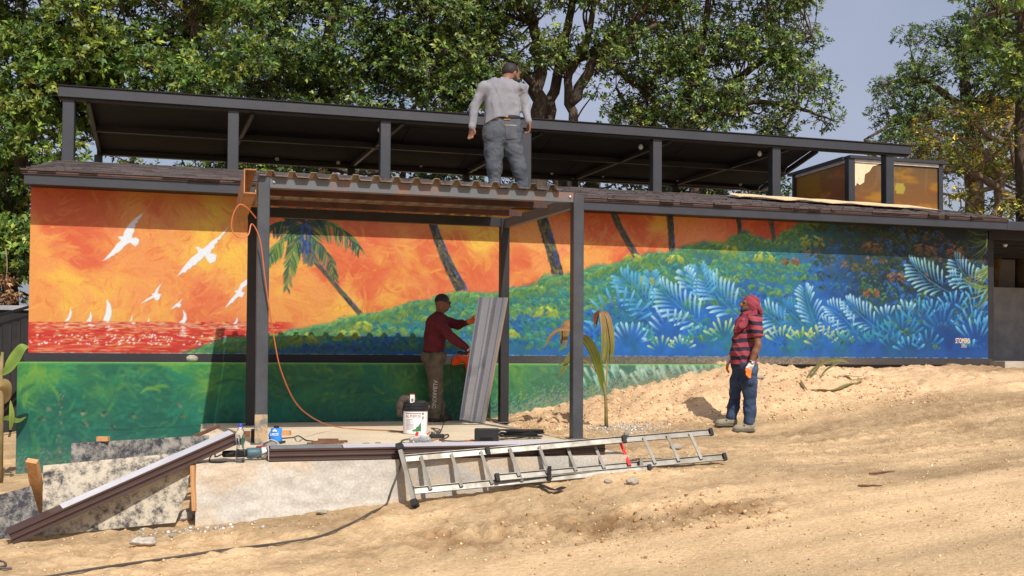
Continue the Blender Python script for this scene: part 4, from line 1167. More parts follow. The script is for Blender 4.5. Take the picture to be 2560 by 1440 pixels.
# --- ladder: two sections on edge against the slab
lad = thing('extension_ladder', P(1300, 1215, Y=8.95), 'long aluminium extension ladder with one red rung lying on edge against the slab', 'ladder')
def lad_rail(a, b, nrm, name='rail', col=M_ALU, holes=()):
    d, s, t = frame(b - a, nrm)
    w, h = .026, .062
    up = unit(nrm); sd = unit(np.cross(d, up)); up = np.cross(sd, d)
    f = MB()
    c = (a + b) / 2; L = np.linalg.norm(b - a)
    f.obox(c - sd * .011, L, .004, h, (d, sd, up)); f.obox(c + up * (h / 2 - .002) + sd * .0, L - .002, w - .006, .004, (d, sd, up)); f.obox(c - up * (h / 2 - .002), L - .002, w - .006, .004, (d, sd, up))
    r = f.build(name, col, lad)
    for e in (a, b):
        MB().obox(e, .035, w + .012, h + .008, (d, sd, up)).build('end_cap', M_RUBBER, r)
    for q in holes:
        MB().obox(a + (b - a) * q - sd * .014, .026, .004, .022, (d, sd, up)).build('rung_socket', M_RUBBER, r)
    return r
def lerp(a, b, t): return a + (b - a) * t
def gp(x, y, dz=.012, guess=-.3):
    """point of the soil surface seen at (x, y), kept in front of the slab"""
    d = ray(x, y); T = np.arange(4.0, 26.0, .04); q = CO + d * T[:, None]
    g = ground_base(q[:, 0], q[:, 1]) + ground_rough(q[:, 0], q[:, 1])[0] + dz
    k = np.nonzero(q[:, 2] < g)[0]
    p = q[k[0]] if len(k) else P(x, y, Z=guess)
    if SLAB[0] - .05 < p[0] < SLAB[1] + .05 and SLAB[2] - .07 < p[1] < 12:
        p = P(x, y, Y=SLAB[2] - .07)
    p = p.copy(); p[2] = gz_open(p[0], p[1]) + dz
    return p
Ab0, Ab1 = P(1030, 1227, Y=8.86), P(1624, 1171, Y=8.97)
Bb0, Bb1 = P(1243, 1194, Y=8.88), P(1811, 1142, Y=9.12)
At0, At1 = P(1004, 1147, Y=8.98), P(1560, 1098, Y=9.02)
Bt0, Bt1 = P(1219, 1128, Y=8.99), P(1777, 1080, Y=9.26)
nA = unit(At0 - Ab0); nB = unit(Bt0 - Bb0)
lad_rail(At0, At1, nA); lad_rail(Ab0, Ab1, nA, holes=(.17, .36, .55, .72, .88))
lad_rail(Bt0, Bt1, nB); lad_rail(Bb0, Bb1, nB, holes=(.10, .22, .34, .46, .57, .69, .8, .92))
def rung(a, b, m=M_ALU, w=.034):
    d, s, t = frame(b - a, FWD)
    MB().obox((a + b) / 2, np.linalg.norm(b - a) + .01, .026, w, (d, s, t)).build('rung', m, lad)
LA = lambda x: (x - 1004) / 556.0
for xt, xb in ((1050, 1074), (1123, 1147), (1194, 1221), (1266, 1294), (1340, 1366)):
    ta = (xt - 1004) / 556.0; tb = (xb - 1030) / 594.0
    rung(lerp(At0, At1, ta), lerp(Ab0, Ab1, tb))
for k, (xt, xb) in enumerate(((1269, 1294), (1337, 1361), (1404, 1429), (1470, 1498), (1536, 1562), (1599, 1627), (1661, 1689), (1721, 1749))):
    ta = (xt - 1219) / 558.0; tb = (xb - 1243) / 568.0
    rung(lerp(Bt0, Bt1, ta), lerp(Bb0, Bb1, tb), M_RED if k == 4 else M_ALU, .05 if k == 4 else .034)
s1 = P(1037, 1258, Y=8.78); s0 = P(1000, 1118, Y=8.99)
d, s, t = frame(s1 - s0, FWD)
MB().obox((s0 + s1) / 2, np.linalg.norm(s1 - s0), .035, .075, (d, s, t)).build('stabiliser_bar', M_ALU, lad)
for e in (s0, s1):
    MB().obox(e, .06, .06, .10, (d, s, t), bev=.008).build('foot', M_RUBBER, lad)
for px_, py_ in ((1365, 1190), (1590, 1161)):
    q = lerp(Bb0, Bb1, (px_ - 1243) / 568.) - FWD * .02; MB().obox(q, .03, .06, .12, (RIGHT, FWD, UP)).build('guide_clip', M_ALU if px_ > 1500 else M_RUBBER, lad)
q = lerp(Bt0, Bt1, .60) + UP * .03; MB().obox(q + (0, 0, .02), .05, .05, .035, (RIGHT, FWD, UP), bev=.008).build('top_clip', mat('grey_plastic', lin((120, 118, 112)), rough=.6), lad)
# strap trailing under it
f = MB()
sp_pts = spline([gp(1283, 1216, .02), gp(1315, 1209, .03), gp(1350, 1216, .02), gp(1385, 1226, .03), gp(1410, 1222, .03)], 6)
rings = []
for i, p in enumerate(sp_pts):
    d = unit(sp_pts[min(i + 1, len(sp_pts) - 1)] - sp_pts[max(i - 1, 0)]); s_ = unit(np.cross(d, UP)); w = .022 + (.012 if i > 18 else 0)
    rings.append([p - s_ * w, p + s_ * w, p + s_ * w + (0, 0, .006), p - s_ * w + (0, 0, .006)])
f.loft(rings); f.build('nylon_strap', M_RUBBER, None, label='black nylon strap on the soil under the ladder', cat='strap')

# --- brown trim channels
def channel(a, b, up, name, label, sc=1.0):
    a = np.asarray(a); b = np.asarray(b)
    d = unit(b - a); s_ = unit(np.cross(d, up)); u_ = np.cross(s_, d)
    t = thing(name, (a + b) / 2, label, 'metal trim', 'brown metal trims waiting to be fitted')
    f = MB(); pr = [(.06, 0), (-.06, 0), (-.06, .122), (-.054, .122), (.06, .10), (.06, .088), (.046, .080), (.046, .055), (.06, .049), (.06, .040), (.046, .032), (.046, .012), (.06, .006)]
    pr = [(x * sc, y * sc) for x, y in pr]
    f.prism(pr, a, s_, u_, b - a); f.build('channel', M_BROWN, t)
    return t, d, s_, u_
c0, c1 = P(672, 1155, Y=9.12), P(1508, 1140, Y=9.12)
c0[2] = c1[2] = .004
t, d, s_, u_ = channel(c0, c1, UP, 'trim_channel', 'long brown metal trim lying along the front edge of the slab')
L = np.linalg.norm(c1 - c0)
f = MB(); f.prism([(-.055, .0215), (.059, .0), (.061, .004), (-.053, .0255)], c0 + (0, 0, .102) + d * .62, s_, u_, (c1 - c0) - d * .75); f.build('protective_film', M_FILM, t)
f = MB(); f.prism([(-.055, .0215), (.059, .0), (.061, .004), (-.053, .0255)], c0 + (0, 0, .102) + d * .01, s_, u_, d * .60); f.build('bare_end', mat('grey_coated', lin((112, 114, 116)), rough=.4), t)
MB().prism([(-.05, .01), (.05, .01), (.05, .09), (-.05, .09)], c0 - d * .002, s_, u_, -d * .004).build('end_plate', M_FILM, t)
l0 = P(32, 1358, Y=8.72); l1 = P(592, 1108, Y=9.20)
t, d, s_, u_ = channel(l0, l1, UP, 'trim_channel', 'brown metal trim propped from the soil up onto the slab corner', .95)
f = MB(); L = l1 - l0; f.prism([(-.053, .0205), (.056, .0), (.058, .004), (-.051, .0245)], l0 + u_ * .097 + d * np.linalg.norm(L) * .22, s_, u_, L * .775); f.build('protective_film', M_FILM, t)

# --- form boards and stakes beside the slab
def board(name, quad, m, label, th=.018, n_=None):
    q = [np.asarray(p) for p in quad]
    nrm = unit(np.cross(q[1] - q[0], q[3] - q[0])) * th
    f = MB(); f.loft([q, [p + nrm for p in q]])
    return f.build(name, m, None, label=label, cat='plywood', group='form boards')
board('form_board', [P(105, 1340, Y=8.96), P(438, 1306, Y=9.10), P(505, 1127, Y=9.16), P(108, 1164, Y=9.02)], M_FORM, 'blotchy black and cream plywood form board standing between the two stakes')
board('form_board', [P(178, 1185, Y=9.75), P(520, 1160, Y=9.95), P(522, 1088, Y=9.97), P(178, 1108, Y=9.77)], M_FORMD, 'narrow stained plywood form board behind the larger one, against the green wall')
board('form_board', [P(-90, 1372, Y=8.80), P(112, 1334, Y=8.99), P(76, 1215, Y=9.03), P(-90, 1262, Y=8.86)], M_FORMD, 'dark plywood form board running out past the leaning pine stake')
def stake(a, b, w, label, m=M_WOODP):
    f = MB(); f.beam(a, b, w, .045, FWD); d, s_, t_ = frame(b - a, FWD)
    return f.build('timber_stake', m, None, label=label, cat='timber stake')
stake(gp(118, 1338, -.08, -.6) - FWD * .02, P(80, 1152, Y=8.88), .085, 'raw pine stake leaning in front of the form boards')
stake(P(486, 1276, Y=9.02), P(482, 1164, Y=9.02), .03, 'narrow pine stake wedged against the slab corner')
stake(P(402, 1128, Y=9.9), P(545, 1066, Y=11.4), .03, 'thin weathered lath lying from the boards to the slab', M_WOODB)
stake(P(520, 1106, Y=10.4), P(455, 1124, Y=9.9), .025, 'short weathered lath beside the longer one', M_WOODB)
MB().obox(P(258, 1097, Y=9.80), .10, .05, .04, (RIGHT, FWD, UP)).build('wood_offcut', M_WOODP, None, label='small pine offcut sitting on the narrow form board', cat='wood')
for i, (x, y, w, h_, lb) in enumerate([(715, 1088, .10, .05, 'pale pine offcut on the slab behind the blue pouch'), (622, 1092, .10, .06, 'pale pine block on the slab behind the water bottle')]):
    q = P(x, y, Z=0); MB().obox(q + (0, 0, h_ / 2 + .001), w, .08, h_, (RIGHT, FWD, UP)).build('wood_offcut', M_WOODP, None, label=lb, cat='wood')
for i, (xa, xb, y, lb) in enumerate([(795, 846, 1099, 'short flat brown steel bar on the slab, set square to the others'), (780, 868, 1105, 'upper of two long brown slats side by side on the slab'), (768, 858, 1109, 'lower of two long brown slats side by side on the slab')]):
    a, b = P(xa, y, Z=.012), P(xb, y - (2 if i else 0), Z=.012); MB().beam(a, b, .05, .02).build('metal_bar', M_WOODB, None, label=lb, cat='bar')
a, b = P(810, 1113, Z=.006), P(880, 1110, Z=.006)
MB().tube([lerp(a, b, k / 40) + UP * .003 * (k % 2) for k in range(41)], [.008 if k < 26 else .006 for k in range(41)], 6).build('drill_bit', mat('brass_steel', lin((140, 116, 80)), rough=.5, metal=.5), None, label='long masonry drill bit lying on the slab', cat='drill bit')
for (x, y, lb) in ((915, 1109, 'larger flat dark metal cut-off on the slab beside a thin one'), (945, 1108, 'thin dark metal cut-off on the slab beside a larger one'), (936, 1116, 'small dark metal cut-off lying in front of two others')):
    q = P(x, y, Z=.004); r_ = {915: .036, 945: .030, 936: .020}[x]; MB().lathe([(r_, 0), (r_, .006)], q, 12).build('metal_offcut', M_WOODB, None, label=lb, cat='metal scrap')

# --- water bottle
M_PET = mat('clear_pet', (.93, .96, .98), rough=.04, var=.01, spec=.5, trans=1.0)
M_PET.node_tree.nodes['Principled BSDF'].inputs['IOR'].default_value = 1.28
q = onslab(600, 1164, .045)
bt = thing('water_bottle', q, 'clear plastic water bottle with blue cap standing on the slab edge', 'bottle')
pr = [(.036, 0), (.040, .006), (.040, .03), (.037, .04), (.040, .05), (.040, .07), (.034, .10), (.031, .125), (.033, .135), (.031, .145), (.034, .155), (.038, .18), (.039, .20), (.041, .225), (.036, .25), (.024, .275), (.0145, .29), (.0135, .302)]
MB().lathe([(r, h_) for r, h_ in pr], q, 20).build('body', M_PET, bt, smooth='all')
MB().lathe([(.0165, .295), (.0165, .318), (.014, .322)], q, 14).build('cap', mat('blue_cap', lin((44, 64, 190)), rough=.4), bt, smooth=True)
q2 = onslab(545, 1163, .10) + (0, 0, .003); MB().lathe([(.075, 0), (.078, .003), (.07, .006), (.012, .006)], q2, 20).build('cutting_disc', M_RUBBER, None, label='dark round cutting disc lying on the slab corner', cat='disc')

# --- angle grinder
g0 = onslab(645, 1150, .20)
ag = thing('angle_grinder', g0, 'grey and teal angle grinder with disc guard lying on the slab', 'power tool')
ax = unit(P(690, 1135, Z=.07) - P(560, 1140, Z=.07)); ax = unit(ax * (1, 1, 0)); cb = g0 + UP * .062
M_TEAL = mat('tool_teal', lin((70, 96, 106)), rough=.5, var=.1); M_GEAR = mat('tool_silver', lin((200, 198, 194)), rough=.4, metal=.3, var=.06)
MB().lathe([(.02, -.30), (.028, -.29), (.030, -.22), (.026, -.17), (.034, -.13), (.034, -.10)], cb, 14, ax).build('handle', M_RUBBER, ag, smooth='all')
MB().lathe([(.036, -.10), (.044, -.09), (.046, .0), (.042, .02)], cb, 16, ax).build('motor_housing', M_TEAL, ag, smooth='all')
MB().lathe([(.044, .021), (.050, .03), (.054, .09), (.046, .14), (.028, .155), (.012, .158)], cb, 16, ax).build('gear_head', M_GEAR, ag, smooth='all')
MB().obox(cb + ax * .10 - UP * .03 - FWD * .05, .03, .006, .03, (ax, FWD, UP)).build('red_badge', M_RED, ag)
MB().obox(cb + ax * .03 + UP * .05, .09, .03, .018, (ax, FWD, UP), bev=.004).build('switch', mat('tool_red', lin((120, 44, 44)), rough=.5), ag)
gd = MB(); gc = cb + ax * .085 + FWD * .085 + UP * .012
rg = []
for k in range(17):
    a = math.pi * (-.15 + 1.3 * k / 16)
    o_ = ax * math.cos(a) + UP * math.sin(a)
    rg.append([gc + o_ * .088 - FWD * .02, gc + o_ * .093 - FWD * .02, gc + o_ * .093 + FWD * .02, gc + o_ * .088 + FWD * .02])
gd.loft(rg); gd.build('disc_guard', M_GEAR, ag, smooth=True)
MB().lathe([(.078, -.002), (.078, .002)], gc, 28, FWD).build('disc', mat('abrasive', lin((150, 146, 140)), rough=.7), ag)
MB().tube(spline([cb - ax * .30, cb - ax * .36 - UP * .02, cb - ax * .34 + UP * .04 - FWD * .05, cb - ax * .40 - UP * .045 - FWD * .03, cb - ax * .30 - FWD * .08 - UP * .05, cb - ax * .1 - FWD * .10 - UP * .05, cb + ax * .08 - FWD * .08 + UP * .0, cb + ax * .09 - FWD * .055 + UP * .05], 8), .006, 6).build('cord', M_GREYCORD, ag, smooth=True)

# --- blue pouch and black box by the post
q = P(688, 1109, Z=0)
po = thing('blue_pouch', q, 'bright blue tool pouch lettered LABOR leaning by the shelter post', 'pouch')
M_BLUEF = mat('blue_canvas', lin((36, 122, 206)), rough=.7, var=.12, bump=.15)
ya_ = unit(FWD + RIGHT * -.1); xa_ = unit(np.cross(ya_, UP))
tl = unit(UP + FWD * .30)
f = MB()
rings = []
for (h_, w, dp, ox) in ((0.0, .060, .03, .02), (.03, .070, .045, .015), (.09, .070, .05, 0), (.13, .060, .04, .01), (.16, .058, .02, .012)):
    c = q + tl * h_ + RIGHT * (ox - .01)
    rings.append([c + RIGHT * w * math.cos(a) * (1 if abs(math.cos(a)) < .8 else .95) + FWD * dp * math.sin(a) for a in np.linspace(0, 2 * math.pi, 16, endpoint=False)])
f.loft(rings); f.build('body', M_BLUEF, po, smooth='all')
MB().obox(q + RIGHT * .0 + UP * .165 + FWD * .05, .05, .02, .03, (RIGHT, FWD, UP), bev=.004).build('buckle', M_RUBBER, po)
MB().tube(spline([q + RIGHT * -.055 - FWD * .01 + UP * .05, q + RIGHT * -.02 - FWD * .045 + UP * .02, q + RIGHT * .05 - FWD * .05 + UP * .015, q + RIGHT * .10 + UP * .02], 6), .012, 6).build('belt', M_RUBBER, po, smooth=True)
text_mesh('lettering', 'LABOR', M_WHITEP, po, q + tl * .085 - FWD * .056 + RIGHT * -.004, RIGHT, tl, .03, width=.085)
f = MB()
for k, hh in enumerate((.012, .02, .03, .02, .012)):
    f.obox(q + tl * (.128 + hh / 2) - FWD * .055 + RIGHT * (-.02 + k * .009), .007, .002, hh, (RIGHT, FWD, tl))
f.build('crown_mark', M_WHITEP, po)
q = P(634, 1109, Z=0); bx_ = thing('black_case', q, 'small dark open case behind the muddy shelter post', 'case')
MB().obox(q + UP * .065 + FWD * .09 + RIGHT * .01, .10, .10, .13, (RIGHT, FWD, UP), bev=.006).build('body', M_RUBBER, bx_); MB().obox(q + UP * .135 + FWD * .09 + RIGHT * .01, .105, .105, .012, (RIGHT, FWD, UP)).build('lid', mat('case_grey', lin((70, 66, 80)), rough=.5), bx_)
# --- cables lying near them
def cable(name, pts, r, m, label, n=7, parent=None):
    return MB().tube(spline(pts, n), r, 6).build(name, m, parent, smooth=True, label=label, cat='cable')
zc = .009
cable('tool_cable', [P(702, 1096, Z=zc), P(735, 1093, Z=zc), P(742, 1090, Z=.05), P(750, 1091, Z=.06), P(757, 1096, Z=zc), P(768, 1101, Z=zc), P(783, 1103, Z=zc), P(780, 1110, Z=zc), P(745, 1113, Z=zc), P(700, 1120, Z=zc)], .007, M_GREYCORD, 'looped grey tool cable between blue pouch and brown slats')
cable('tool_cable', [P(690, 1118, Z=zc), P(730, 1117, Z=zc), P(760, 1112, Z=zc), P(785, 1116, Z=zc), P(800, 1118, Z=zc), P(770, 1122, Z=zc), P(735, 1119, Z=zc)], .007, M_GREYCORD, 'second grey cable loop lying in front of the brown slats')
q = P(718, 1127, Z=.012); kn = thing('utility_knife', q, 'small white and black utility knife on the slab', 'knife')
MB().obox(q + RIGHT * .03, .09, .022, .02, (unit(RIGHT + FWD * .2), unit(FWD - RIGHT * .2), UP), bev=.004).build('handle', M_WHITEP, kn); MB().obox(q - RIGHT * .04, .06, .018, .016, (RIGHT, FWD, UP), bev=.003).build('blade_guard', M_RUBBER, kn)
# orange extension cord: hook at the roof, down the post, over the slab to the bucket
oc = [P(640, 545, Y=10.70), P(618, 520, Y=10.62), P(598, 512, Y=10.6), P(582, 540, Y=10.6), P(580, 575, Y=10.6), P(598, 593, Y=10.6), P(620, 588, Y=10.62), P(630, 560, Y=10.68), P(650, 600, Y=10.72), P(662, 690, Y=10.75), P(673, 770, Y=10.78), P(686, 850, Y=10.82), P(702, 925, Y=10.9), P(735, 1000, Y=11.1), P(775, 1040, Y=11.5), P(830, 1065, Z=.06), P(900, 1073, Z=.012), P(970, 1076, Z=.012), P(1010, 1079, Z=.012), P(1060, 1086, Z=.012), P(1075, 1080, Z=.012)]
cable('orange_extension_lead', oc, .0068, M_ORCORD, 'orange extension cord looped from the shelter roof down to the slab', 8)
# black cable off the slab, over the soil
gc_ = [P(1012, 1128, Z=.02), P(1008, 1146, Y=9.0), P(1000, 1165, Y=8.98), P(992, 1190, Y=8.97), P(980, 1220, Y=8.95)] + [gp(x, y, .012, -.45) for x, y in ((965, 1252), (925, 1285), (880, 1307), (800, 1340), (720, 1356), (640, 1371), (540, 1380), (400, 1402), (250, 1424), (130, 1440), (0, 1462))]
cable('ground_cable', gc_, .0085, M_GREYCORD, 'dark cable dropping off the slab and trailing across the soil', 8)
cable('ground_cable', [gp(x, y, .01, -.7) for x, y in ((-20, 1404), (5, 1406), (14, 1413), (12, 1420), (-5, 1424), (30, 1424))], .008, M_GREYCORD, 'short dark cable end looped on the soil by the form boards', 6)

# --- bucket of compound
q = P(1038, 1084, Z=.0)
bk = thing('plastic_bucket', q, 'white ALL PURPOSE compound bucket with ribbed black collar on the slab', 'bucket')
R0, R1, HB = .136, .142, .36
MB().lathe([(.0, .001), (R0 - .01, .001), (R0, .008), (R1, .262), (R1 - .004, .263), (R0 - .006, .012), (.0, .011)], q, 40).build('body', M_WHITEP, bk, smooth=True)
MB().lathe([(R1 - .003, .262), (R1 + .006, .263), (R1 + .007, .29), (R1 + .014, .292), (R1 + .014, .298), (R1 + .007, .30), (R1 + .007, .322), (R1 + .014, .324), (R1 + .014, .330), (R1 + .007, .332), (R1 + .007, .352), (R1 + .011, .354), (R1 + .011, .36), (R1 - .004, .36), (R1 - .004, .262)], q, 40).build('collar', M_RUBBER, bk, smooth=True)
vq = VIEW(q); rq = np.cross(UP, vq) * -1
rq = unit(np.cross(vq, UP)) * -1
def onb(a, z, off=.0015, ang0=0.0):
    r = R0 + (R1 - R0) * (z - .008) / .254 + off
    th = a / r + ang0
    return q + (vq * math.cos(th) + RIGHTB * math.sin(th)) * r + UP * z
RIGHTB = unit(RIGHT - vq * (RIGHT @ vq))
def decal(x0, x1, z0, z1, m, name='label_print', n=8, off=.0015):
    f = MB(); a = [onb(x0 + (x1 - x0) * k / n, z0, off) for k in range(n + 1)]; b = [onb(x0 + (x1 - x0) * k / n, z1, off) for k in range(n + 1)]
    f.loft([a, b], cap=False, closed=False); return f.build(name, m, bk)
text_mesh('lettering', 'ALL PURPOSE', M_PRINTD, bk, q, RIGHT, UP, .034, bend=lambda a, b_: onb(a - .028, .192 + b_), width=.185)
decal(-.12, .072, .236, .243, M_PRINTD)
decal(.082, .104, .222, .246, M_PRINTD); decal(.084, .104, .17, .205, M_PRINTK)
for k in range(9):
    decal(-.115, -.115 + RNG.uniform(.05, .11), .168 - k * .014, .172 - k * .014, M_PRINTK)
for k in range(4): decal(.082, .104, .155 - k * .02, .159 - k * .02, mat('print_pink', lin((196, 150, 156)), rough=.5) if k == 0 else bpy.data.materials['print_pink'])
f = MB(); n = 10
for k in range(n):
    x0_ = -.035 + .105 * k / n; hgt = .012 + .095 * (k / n) ** 1.2 + RNG.uniform(-.006, .012)
    f.add([onb(x0_, .034), onb(x0_ + .0098, .034), onb(x0_ + .0098, .034 + hgt), onb(x0_, .034 + hgt * .92)], [(0, 1, 2, 3)])
f.build('green_emblem', M_PRINTG, bk)
hd = [q + RIGHTB * (R1 + .014) * math.cos(a) * 1.0 + UP * (.315 - .09 * math.sin(a)) + vq * .03 - vq * .05 * math.sin(a) for a in np.linspace(-.1, .9, 8)]
MB().tube(hd, .003, 5).build('bail_handle', M_GEAR, bk, smooth=True)
# things in it
def blob(c, rx, ry, rz, seed, m, name, parent=None, n=14, amp=.25, **kw):
    f = MB(); rings = []
    for i in range(n + 1):
        ph = math.pi * i / n
        ring = []
        for k in range(n * 2):
            th = 2 * math.pi * k / (n * 2)
            dv = np.array([math.sin(ph) * math.cos(th), math.sin(ph) * math.sin(th), math.cos(ph)])
            nz_ = 1 + amp * (fbm(np.array([dv[0] * 1.7 + seed]), np.array([dv[1] * 1.7 + dv[2] * 2.3]), seed, 3)[0] - .5) * 2
            ring.append(np.asarray(c) + dv * np.array([rx, ry, rz]) * nz_)
        rings.append(ring)
    f.loft(rings, cap=False)
    return f.build(name, m, parent, smooth='all', **kw)
M_RAG = mat('dirty_rag', lin((84, 70, 62)), rough=.9, col2=lin((44, 38, 38)), scale=14, bump=.3)
RAGQ = (q + UP * .37 - RIGHT * .08 + vq * .02, q + UP * .40 - RIGHT * .13 + vq * .04, q + UP * .33 - RIGHT * .175 + vq * .04, q + UP * .22 - RIGHT * .18 + vq * .03)
blob(q + UP * .33 + RIGHT * .02, .12, .12, .06, 9, M_RUBBER, 'black_tool_bag', label='crumpled black bag stuffed in the bucket', cat='bag', amp=.35)
tb = thing('sealant_carton', q + UP * .36 - vq * -.06 - RIGHT * .03, 'small white carton with red top standing in the bucket', 'carton')
c = q + vq * .07 - RIGHT * .035 + UP * .40
MB().obox(c, .05, .03, .10, (RIGHT, FWD, UP)).build('box', M_WHITEP, tb); MB().obox(c + UP * .054, .052, .032, .010, (RIGHT, FWD, UP)).build('top', M_RED, tb); MB().obox(c + vq * .017 - UP * .01, .025, .001, .035, (RIGHT, FWD, UP)).build('label_print', mat('print_olive', lin((120, 112, 60)), rough=.6), tb)
# --- bag of screws
q = P(1052, 1109, Z=0)
sb = thing('screw_bag', q, 'clear plastic bag of screws with red and white header on the slab', 'bag')
M_BAGP = mat('clear_bag', (.9, .9, .92), rough=.12, trans=.85, spec=.5); M_BAGP.node_tree.nodes['Principled BSDF'].inputs['IOR'].default_value = 1.1
blob(q + UP * .04, .12, .07, .045, 3, M_BAGP, 'pouch', sb, 10, .25)
f = MB()
for k in range(150):
    c = q + UP * RNG.uniform(.012, .05) + RIGHT * RNG.normal(.01, .045) + FWD * RNG.normal(0, .025); d = unit(RNG.normal(0, 1, 3) * (1, 1, .4)); f.beam(c - d * .018, c + d * .018, .005, .005)
f.build('screws', mat('zinc_screws', lin((176, 178, 184)), rough=.35, metal=.7), sb, kind='stuff')
MB().obox(q + UP * .085 + RIGHT * .015, .09, .004, .045, (unit(RIGHT - UP * .25), FWD, unit(UP + RIGHT * .25))).build('header_card', M_WHITEP, sb); MB().obox(q + UP * .095 - RIGHT * .04, .03, .005, .05, (unit(RIGHT - UP * .25), FWD, unit(UP + RIGHT * .25))).build('red_corner', M_RED, sb)
# --- power strip and its cords
q = P(1092, 1096, Z=0)
ps = thing('power_strip', q, 'tangled black extension socket beside the bucket', 'power strip')
MB().obox(q + UP * .025, .16, .06, .045, (unit(RIGHT + FWD * .3), unit(FWD - RIGHT * .3), UP), bev=.006).build('socket_block', M_RUBBER, ps)
MB().obox(q + UP * .06 + RIGHT * .01, .035, .035, .05, (RIGHT, FWD, UP), bev=.005).build('plug', M_GREYCORD, ps); MB().obox(q + UP * .05 - RIGHT * .05, .03, .03, .045, (RIGHT, FWD, UP), bev=.005).build('plug', M_GREYCORD, ps)
MB().tube(spline([q + UP * .08, P(1101, 1075, Z=.05), P(1094, 1072, Z=.02), P(1078, 1070, Z=.01), P(1088, 1075, Z=.01), P(1086, 1084, Z=.02), q - RIGHT * .05 + UP * .06], 6), .006, 6).build('cord', M_GREYCORD, ps, smooth=True)
MB().tube(spline([q + RIGHT * .06 + UP * .03, P(1118, 1086, Z=.01), P(1122, 1090, Z=.01), P(1112, 1096, Z=.01), P(1100, 1100, Z=.01), P(1140, 1103, Z=.01), P(1186, 1101, Z=.01)], 6), .007, 6).build('cord', M_GREYCORD, ps, smooth=True)
MB().tube(spline([q - RIGHT * .06 + UP * .02, P(1060, 1098, Z=.01), P(1030, 1097, Z=.01), P(1005, 1101, Z=.01), P(1010, 1107, Z=.01), P(1035, 1106, Z=.01)], 6), .007, 6).build('cord', M_GREYCORD, ps, smooth=True)
a = [P(1072, 1101, Z=.008), P(1100, 1098, Z=.008), P(1112, 1106, Z=.008), P(1150, 1108, Z=.008), P(1186, 1104, Z=.008)]
cable('orange_cable', a, .006, M_ORCORD, 'thin orange cord running in front of the socket to the black box')
# yellow and black tool sleeve
q0, q1 = P(1050, 1116, Z=.02), P(1178, 1110, Z=.02)
lv = thing('spirit_level', (q0 + q1) / 2, 'yellow and black spirit level lying on the slab', 'level')
M_YEL = mat('safety_yellow', lin((214, 150, 40)), rough=.45, var=.08)
MB().beam(q0, q1, .05, .024).build('frame', M_YEL, lv)
for t0, t1 in ((.40, .55), (.72, .80), (.88, .98)):
    MB().beam(lerp(q0, q1, t0), lerp(q0, q1, t1), .053, .028).build('black_band', M_RUBBER, lv)
cable('orange_cable', [P(1163, 1110, Z=.02), P(1175, 1103, Z=.04), P(1187, 1108, Z=.02), P(1172, 1112, Z=.03), P(1160, 1106, Z=.03), P(1180, 1100, Z=.03), P(1190, 1104, Z=.02)], .006, M_ORCORD, 'small tangle of orange cord beside the black box')
# --- black box radio
q = P(1216, 1112, Z=0)
rd = thing('black_box', q, 'square black box with slotted front standing on the slab', 'box')
MB().obox(q + UP * .080 + FWD * .07, .245, .14, .158, (RIGHT, FWD, UP), bev=.006).build('case', M_RUBBER, rd)
for k in range(3): MB().obox(q + UP * (.05 + k * .01) - FWD * .002, .13, .004, .004, (RIGHT, FWD, UP)).build('slot', mat('deep_black', (.004, .004, .004), rough=.6) if k == 0 else bpy.data.materials['deep_black'], rd)
# --- coil of cable
q = P(1296, 1096, Z=0)
cl = thing('cable_coil', q, 'coil of black electric cable beside the black box', 'cable')
pts = []
for k in range(200):
    a = k * .36; rr = .13 + .045 * math.sin(k * .11) + .02 * math.sin(k * .37); pts.append(q + RIGHT * rr * 1.5 * math.cos(a) + FWD * rr * 1.1 * math.sin(a) + UP * (.012 + .03 * (math.sin(k * .21) * .5 + .5) + .0003 * k))
MB().tube(pts, .007, 6).build('loops', M_CABLE, cl, smooth=True)
MB().tube(spline([pts[0], P(1240, 1100, Z=.01), P(1232, 1097, Z=.01)], 5), .007, 6).build('tail', M_CABLE, cl, smooth=True)
# --- stones
M_STONE = mat('pale_stone', lin((172, 164, 152)), rough=.9, col2=lin((146, 136, 122)), scale=12, bump=.3)
M_CHUNK = mat('concrete_chunk', lin((190, 184, 174)), rough=.92, col2=lin((160, 150, 136)), scale=20, bump=.4)
p = P(480, 900, Y=14.55); blob((p[0], 14.55, .79 + .05), .075, .06, .05, 21, M_STONE, 'rounded_stone', label='rounded grey stone resting on the green wall ledge', cat='stone', amp=.12)
p = gp(358, 1358, .02, -.6); blob(p, .10, .05, .032, 23, M_CHUNK, 'concrete_chunk', label='flat broken concrete chunk lying alone on the soil', cat='rubble', amp=.35)
p = gp(462, 1292, .03, -.55); blob(p, .08, .06, .05, 25, M_CHUNK, 'concrete_chunk', label='broken concrete lump at the foot of the slab corner', cat='rubble', amp=.45)
p = gp(805, 1272, .02, -.5); blob(p, .05, .035, .02, 27, M_STONE, 'flat_stone', label='flat tan stone on the soil below the slab front', cat='stone', amp=.35)
for (x, y, r, sd, lb) in ((1520, 1204, .03, 31, 'tan clod on the soil in front of the ladder'), (1582, 1205, .045, 33, 'smooth brown stone on the soil in front of the ladder end'), (1690, 1120, .05, 35, 'pale stone lying behind the ladder end'), (1900, 945, .05, 37, 'pale clod at the foot of the dusty plinth')):
    p = gp(x, y, r * .4, -.1); blob(p, r * 1.3, r, r * .7, sd, M_STONE, 'loose_stone', label=lb, cat='stone', amp=.3)
